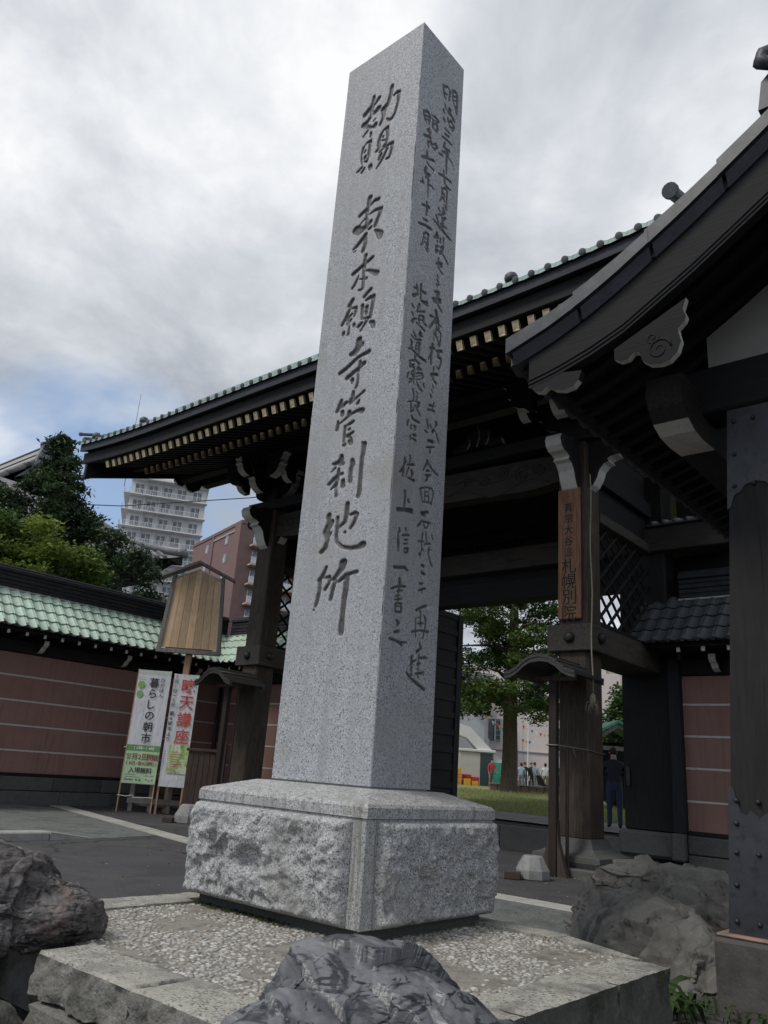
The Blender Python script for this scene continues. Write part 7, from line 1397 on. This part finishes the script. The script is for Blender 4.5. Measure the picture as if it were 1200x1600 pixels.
# ================================================================== PEOPLE
skin_m = material('skin', (.42, .26, .19), .6); hair_m = material('black_hair', (.018, .015, .013), .6); shoe_m = material('dark_shoes', (.03, .028, .028), .5)
def person(label, pos, rz, h, top_m, leg_m, pose=None, long_sleeve=True, group=None, hair_long=False, skirt=False):
    p = dict(lean=0.0, la=(.20, -.02, .0), ra=(.20, -.02, .0), lf=(.0, 0), rf=(.0, 0), fold=False, stride=.0); p.update(pose or {})
    k = h/1.72; J = {}; ln = p['lean']
    J['pel'] = (0, 0, .93); J['sp'] = (0, ln*.12, 1.10); J['ch'] = (0, ln*.35, 1.32); J['nk'] = (0, ln*.5-.0, 1.46); J['hd0'] = (0, ln*.6-.02, 1.55); J['hd1'] = (0, ln*.65-.03, 1.66)
    for s_, sg in (('l', 1), ('r', -1)):
        st_ = p['stride']*sg
        J[s_+'hip'] = (.10*sg, 0, .88); J[s_+'kn'] = (.11*sg, -st_*.5-.02, .49); J[s_+'an'] = (.11*sg, -st_, .09); J[s_+'toe'] = (.125*sg, -st_-.14, .04)
        J[s_+'sh'] = (.185*sg, ln*.4, 1.38)
        if p['fold']: J[s_+'el'] = (.27*sg, ln*.3-.04, 1.14); J[s_+'wr'] = (.06*sg, ln*.3-.26, 1.22); J[s_+'ha'] = (-.04*sg, ln*.3-.28, 1.24)
        else:
            a = p['la'] if sg > 0 else p['ra']; J[s_+'el'] = ((.20+a[0]*.3)*sg, ln*.3+a[1], 1.12+a[2]*.5); J[s_+'wr'] = ((.19+a[0]*.4)*sg, ln*.3+a[1]*2.4-.06, .88+a[2]); J[s_+'ha'] = ((.185+a[0]*.4)*sg, ln*.3+a[1]*2.8-.09, .80+a[2]*1.1)
    Ed = [('pel', 'sp'), ('sp', 'ch'), ('ch', 'nk'), ('nk', 'hd0'), ('hd0', 'hd1')]
    for s_ in 'lr': Ed += [('pel', s_+'hip'), (s_+'hip', s_+'kn'), (s_+'kn', s_+'an'), (s_+'an', s_+'toe'), ('ch', s_+'sh'), (s_+'sh', s_+'el'), (s_+'el', s_+'wr'), (s_+'wr', s_+'ha')]
    RD = dict(pel=(.155, .11), sp=(.135, .10), ch=(.165, .115), nk=(.052, .055), hd0=(.075, .085), hd1=(.068, .085))
    names = list(J); me = bpy.data.meshes.new('body'); me.from_pydata([tuple(c*k for c in J[n]) for n in names], [(names.index(a), names.index(b)) for a, b in Ed], []); o = bpy.data.objects.new('body', me); COL.objects.link(o)
    sk = o.modifiers.new('skin', 'SKIN'); ss_ = o.modifiers.new('sub', 'SUBSURF'); ss_.levels = 1; ss_.render_levels = 1
    for i, n in enumerate(names):
        b = n[1:]; r_ = RD.get(n) or {'hip': (.095, .10), 'kn': (.065, .068), 'an': (.045, .05), 'toe': (.042, .034), 'sh': (.062, .062), 'el': (.046, .046), 'wr': (.034, .034), 'ha': (.036, .026)}[b]
        if skirt and b == 'kn': r_ = (.11, .11)
        me.skin_vertices[0].data[i].radius = (r_[0]*k, r_[1]*k)
    me.skin_vertices[0].data[0].use_root = True
    dg = bpy.context.evaluated_depsgraph_get(); dg.update(); nm = bpy.data.meshes.new_from_object(o.evaluated_get(dg)); bpy.data.objects.remove(o)
    t = tag(link(bpy.data.objects.new('person', None), None, T(pos[0], pos[1], pos[2], rz)), label, 'person', group)
    for m in (skin_m, top_m, leg_m, shoe_m): nm.materials.append(m)
    for f in nm.polygons:
        c = f.center/k; hand = (not p['fold'] and abs(c.x) > .16 and c.z < (.90 if long_sleeve else 1.16) and c.z > .6) or (p['fold'] and c.y < -.235)
        f.material_index = 3 if c.z < .085 else 0 if (c.z > 1.475 or (hand)) else 2 if c.z < .97 else 1
        f.use_smooth = True
    nm.name = 'body'; b_ = link(bpy.data.objects.new('body', nm), t, wmat(t))
    hm = MB(); hc = Vector(J['hd1'])*k
    bm = bmesh.new(); bmesh.ops.create_icosphere(bm, subdivisions=2, radius=1); vs = [(v.co.x*.086*k+hc.x, (v.co.y*.100+.012)*k+hc.y, (v.co.z*(.105 if v.co.z > -.2 or not hair_long else .2)+.0)*k+hc.z-.01*k) for v in bm.verts]
    fs = [tuple(v.index for v in f.verts) for f in bm.faces if not (f.calc_center_median().y < -.25 and f.calc_center_median().z < .35) and f.calc_center_median().z > -.75]; bm.free()
    hm.add(vs, fs); o2 = bpy.data.objects.new('hair', hm.mesh('hair', hair_m, True)); link(o2, t, wmat(t))
    fc = MB()
    for sg in (1, -1): fc.lathe([(.004, -.012), (.020, -.006), (.022, .004), (.012, .012)], 7, (hc.x+sg*.080*k, hc.y+.0, hc.z-.035*k), (sg, .2, 0))
    fc.prism([(-.012, 0), (.012, 0), (.006, .045), (-.006, .045)], -.022*k, .0, (hc.x, hc.y-.078*k, hc.z-.06*k), (1, 0, 0), (0, 0, 1), (0, 1, 0)); o3 = bpy.data.objects.new('face', fc.mesh('face', skin_m)); link(o3, t, wmat(t))
    return t
jeans = material('blue_jeans', (.028, .045, .085), .8); navy = material('navy_shirt', (.018, .020, .028), .8); white_c = material('white_clothes', (.58, .58, .57), .8); lt_blue = material('light_blue_clothes', (.28, .36, .45), .8); grey_c = material('grey_clothes', (.16, .17, .18), .8); teal_c = material('dark_teal_clothes', (.035, .07, .08), .8); red_c = material('red_clothes', (.42, .05, .05), .8); black_c = material('black_clothes', (.02, .02, .022), .8); pink_c = material('pink_clothes', (.60, .14, .26), .8); khaki = material('khaki_trousers', (.22, .19, .14), .8)
person('man in navy top and blue jeans seen from behind on the garden path', (-8.14, 17.93, ground_z(-8.14, 17.93)), YAW+R(172), 1.74, navy, jeans, dict(fold=True, lean=-.05, stride=.03))
cw = [(7.95, 52, 'person in red top behind the green booth', red_c, grey_c, .4, False), (8.75, 52, 'person in dark top beside the trunk behind the green booth', black_c, grey_c, 1.2, False), (9.35, 49.5, 'person in grey top and pale trousers just right of the tree trunk', lt_blue, grey_c, 2.8, True), (9.85, 51, 'person in black top standing tall in the crowd', black_c, jeans, 3.2, False), (10.15, 49, 'person in light blue shirt bending over a pushchair', lt_blue, grey_c, 2.2, False),
      (10.45, 52.0, 'person in black shirt in the back of the crowd', black_c, black_c, .6, False), (10.8, 49.5, 'person in white top with bag strap walking away', white_c, khaki, 3.0, True), (11.65, 49.0, 'person in dark teal jacket and black trousers right in the crowd', teal_c, black_c, 2.6, False), (12.0, 51.5, 'person in white shirt at the right end of the crowd', white_c, grey_c, 1.5, False), (12.45, 50.0, 'child in pink dress near the right end of the crowd', pink_c, white_c, 3.6, True), (12.9, 50.5, 'person in dark red jacket at the crowd edge beside the roofed post', red_c, black_c, 2.0, False)]
for s, D_, lb, tm_, lm_, rz, hl in cw:
    x, y = bxy(s, D_); person(lb, (x, y, ground_z(x, y)), YAW+rz, 1.15 if 'child' in lb else random.uniform(1.58, 1.74), tm_, lm_, dict(lean=.25 if 'bending' in lb else .0, stride=random.uniform(0, .14), la=(.2, -.06, .05)), True, 'visitors at the fair on the lawn', hl)
pc = bthing('pushchair', 'dark pushchair on the lawn in front of the fair crowd', 'pushchair', 10.35, 47.8, gz(10.3, 47.8), .4)[0]
lpart('seat', MB().prism([(-.25, .42), (.2, .36), (.24, .42), (-.1, .50), (-.34, .95), (-.40, .95)], -.22, .22, (0, 0, 0), (1, 0, 0), (0, 0, 1), (0, 1, 0)), black_c, pc)
for y in (-.24, .24):
    lpart('frame', MB().tube([(-.55, y, 1.05), (.0, y, .5), (.35, y, .10)], .018, 5).tube([(.05, y, .5), (-.35, y, .10)], .018, 5), iron_grey, pc)
    for x in (-.35, .35): lpart('wheel', MB().lathe([(.09, -.02), (.10, 0), (.09, .02)], 12, (x, y*1.1, .10), (0, 1, 0)), black_c, pc)
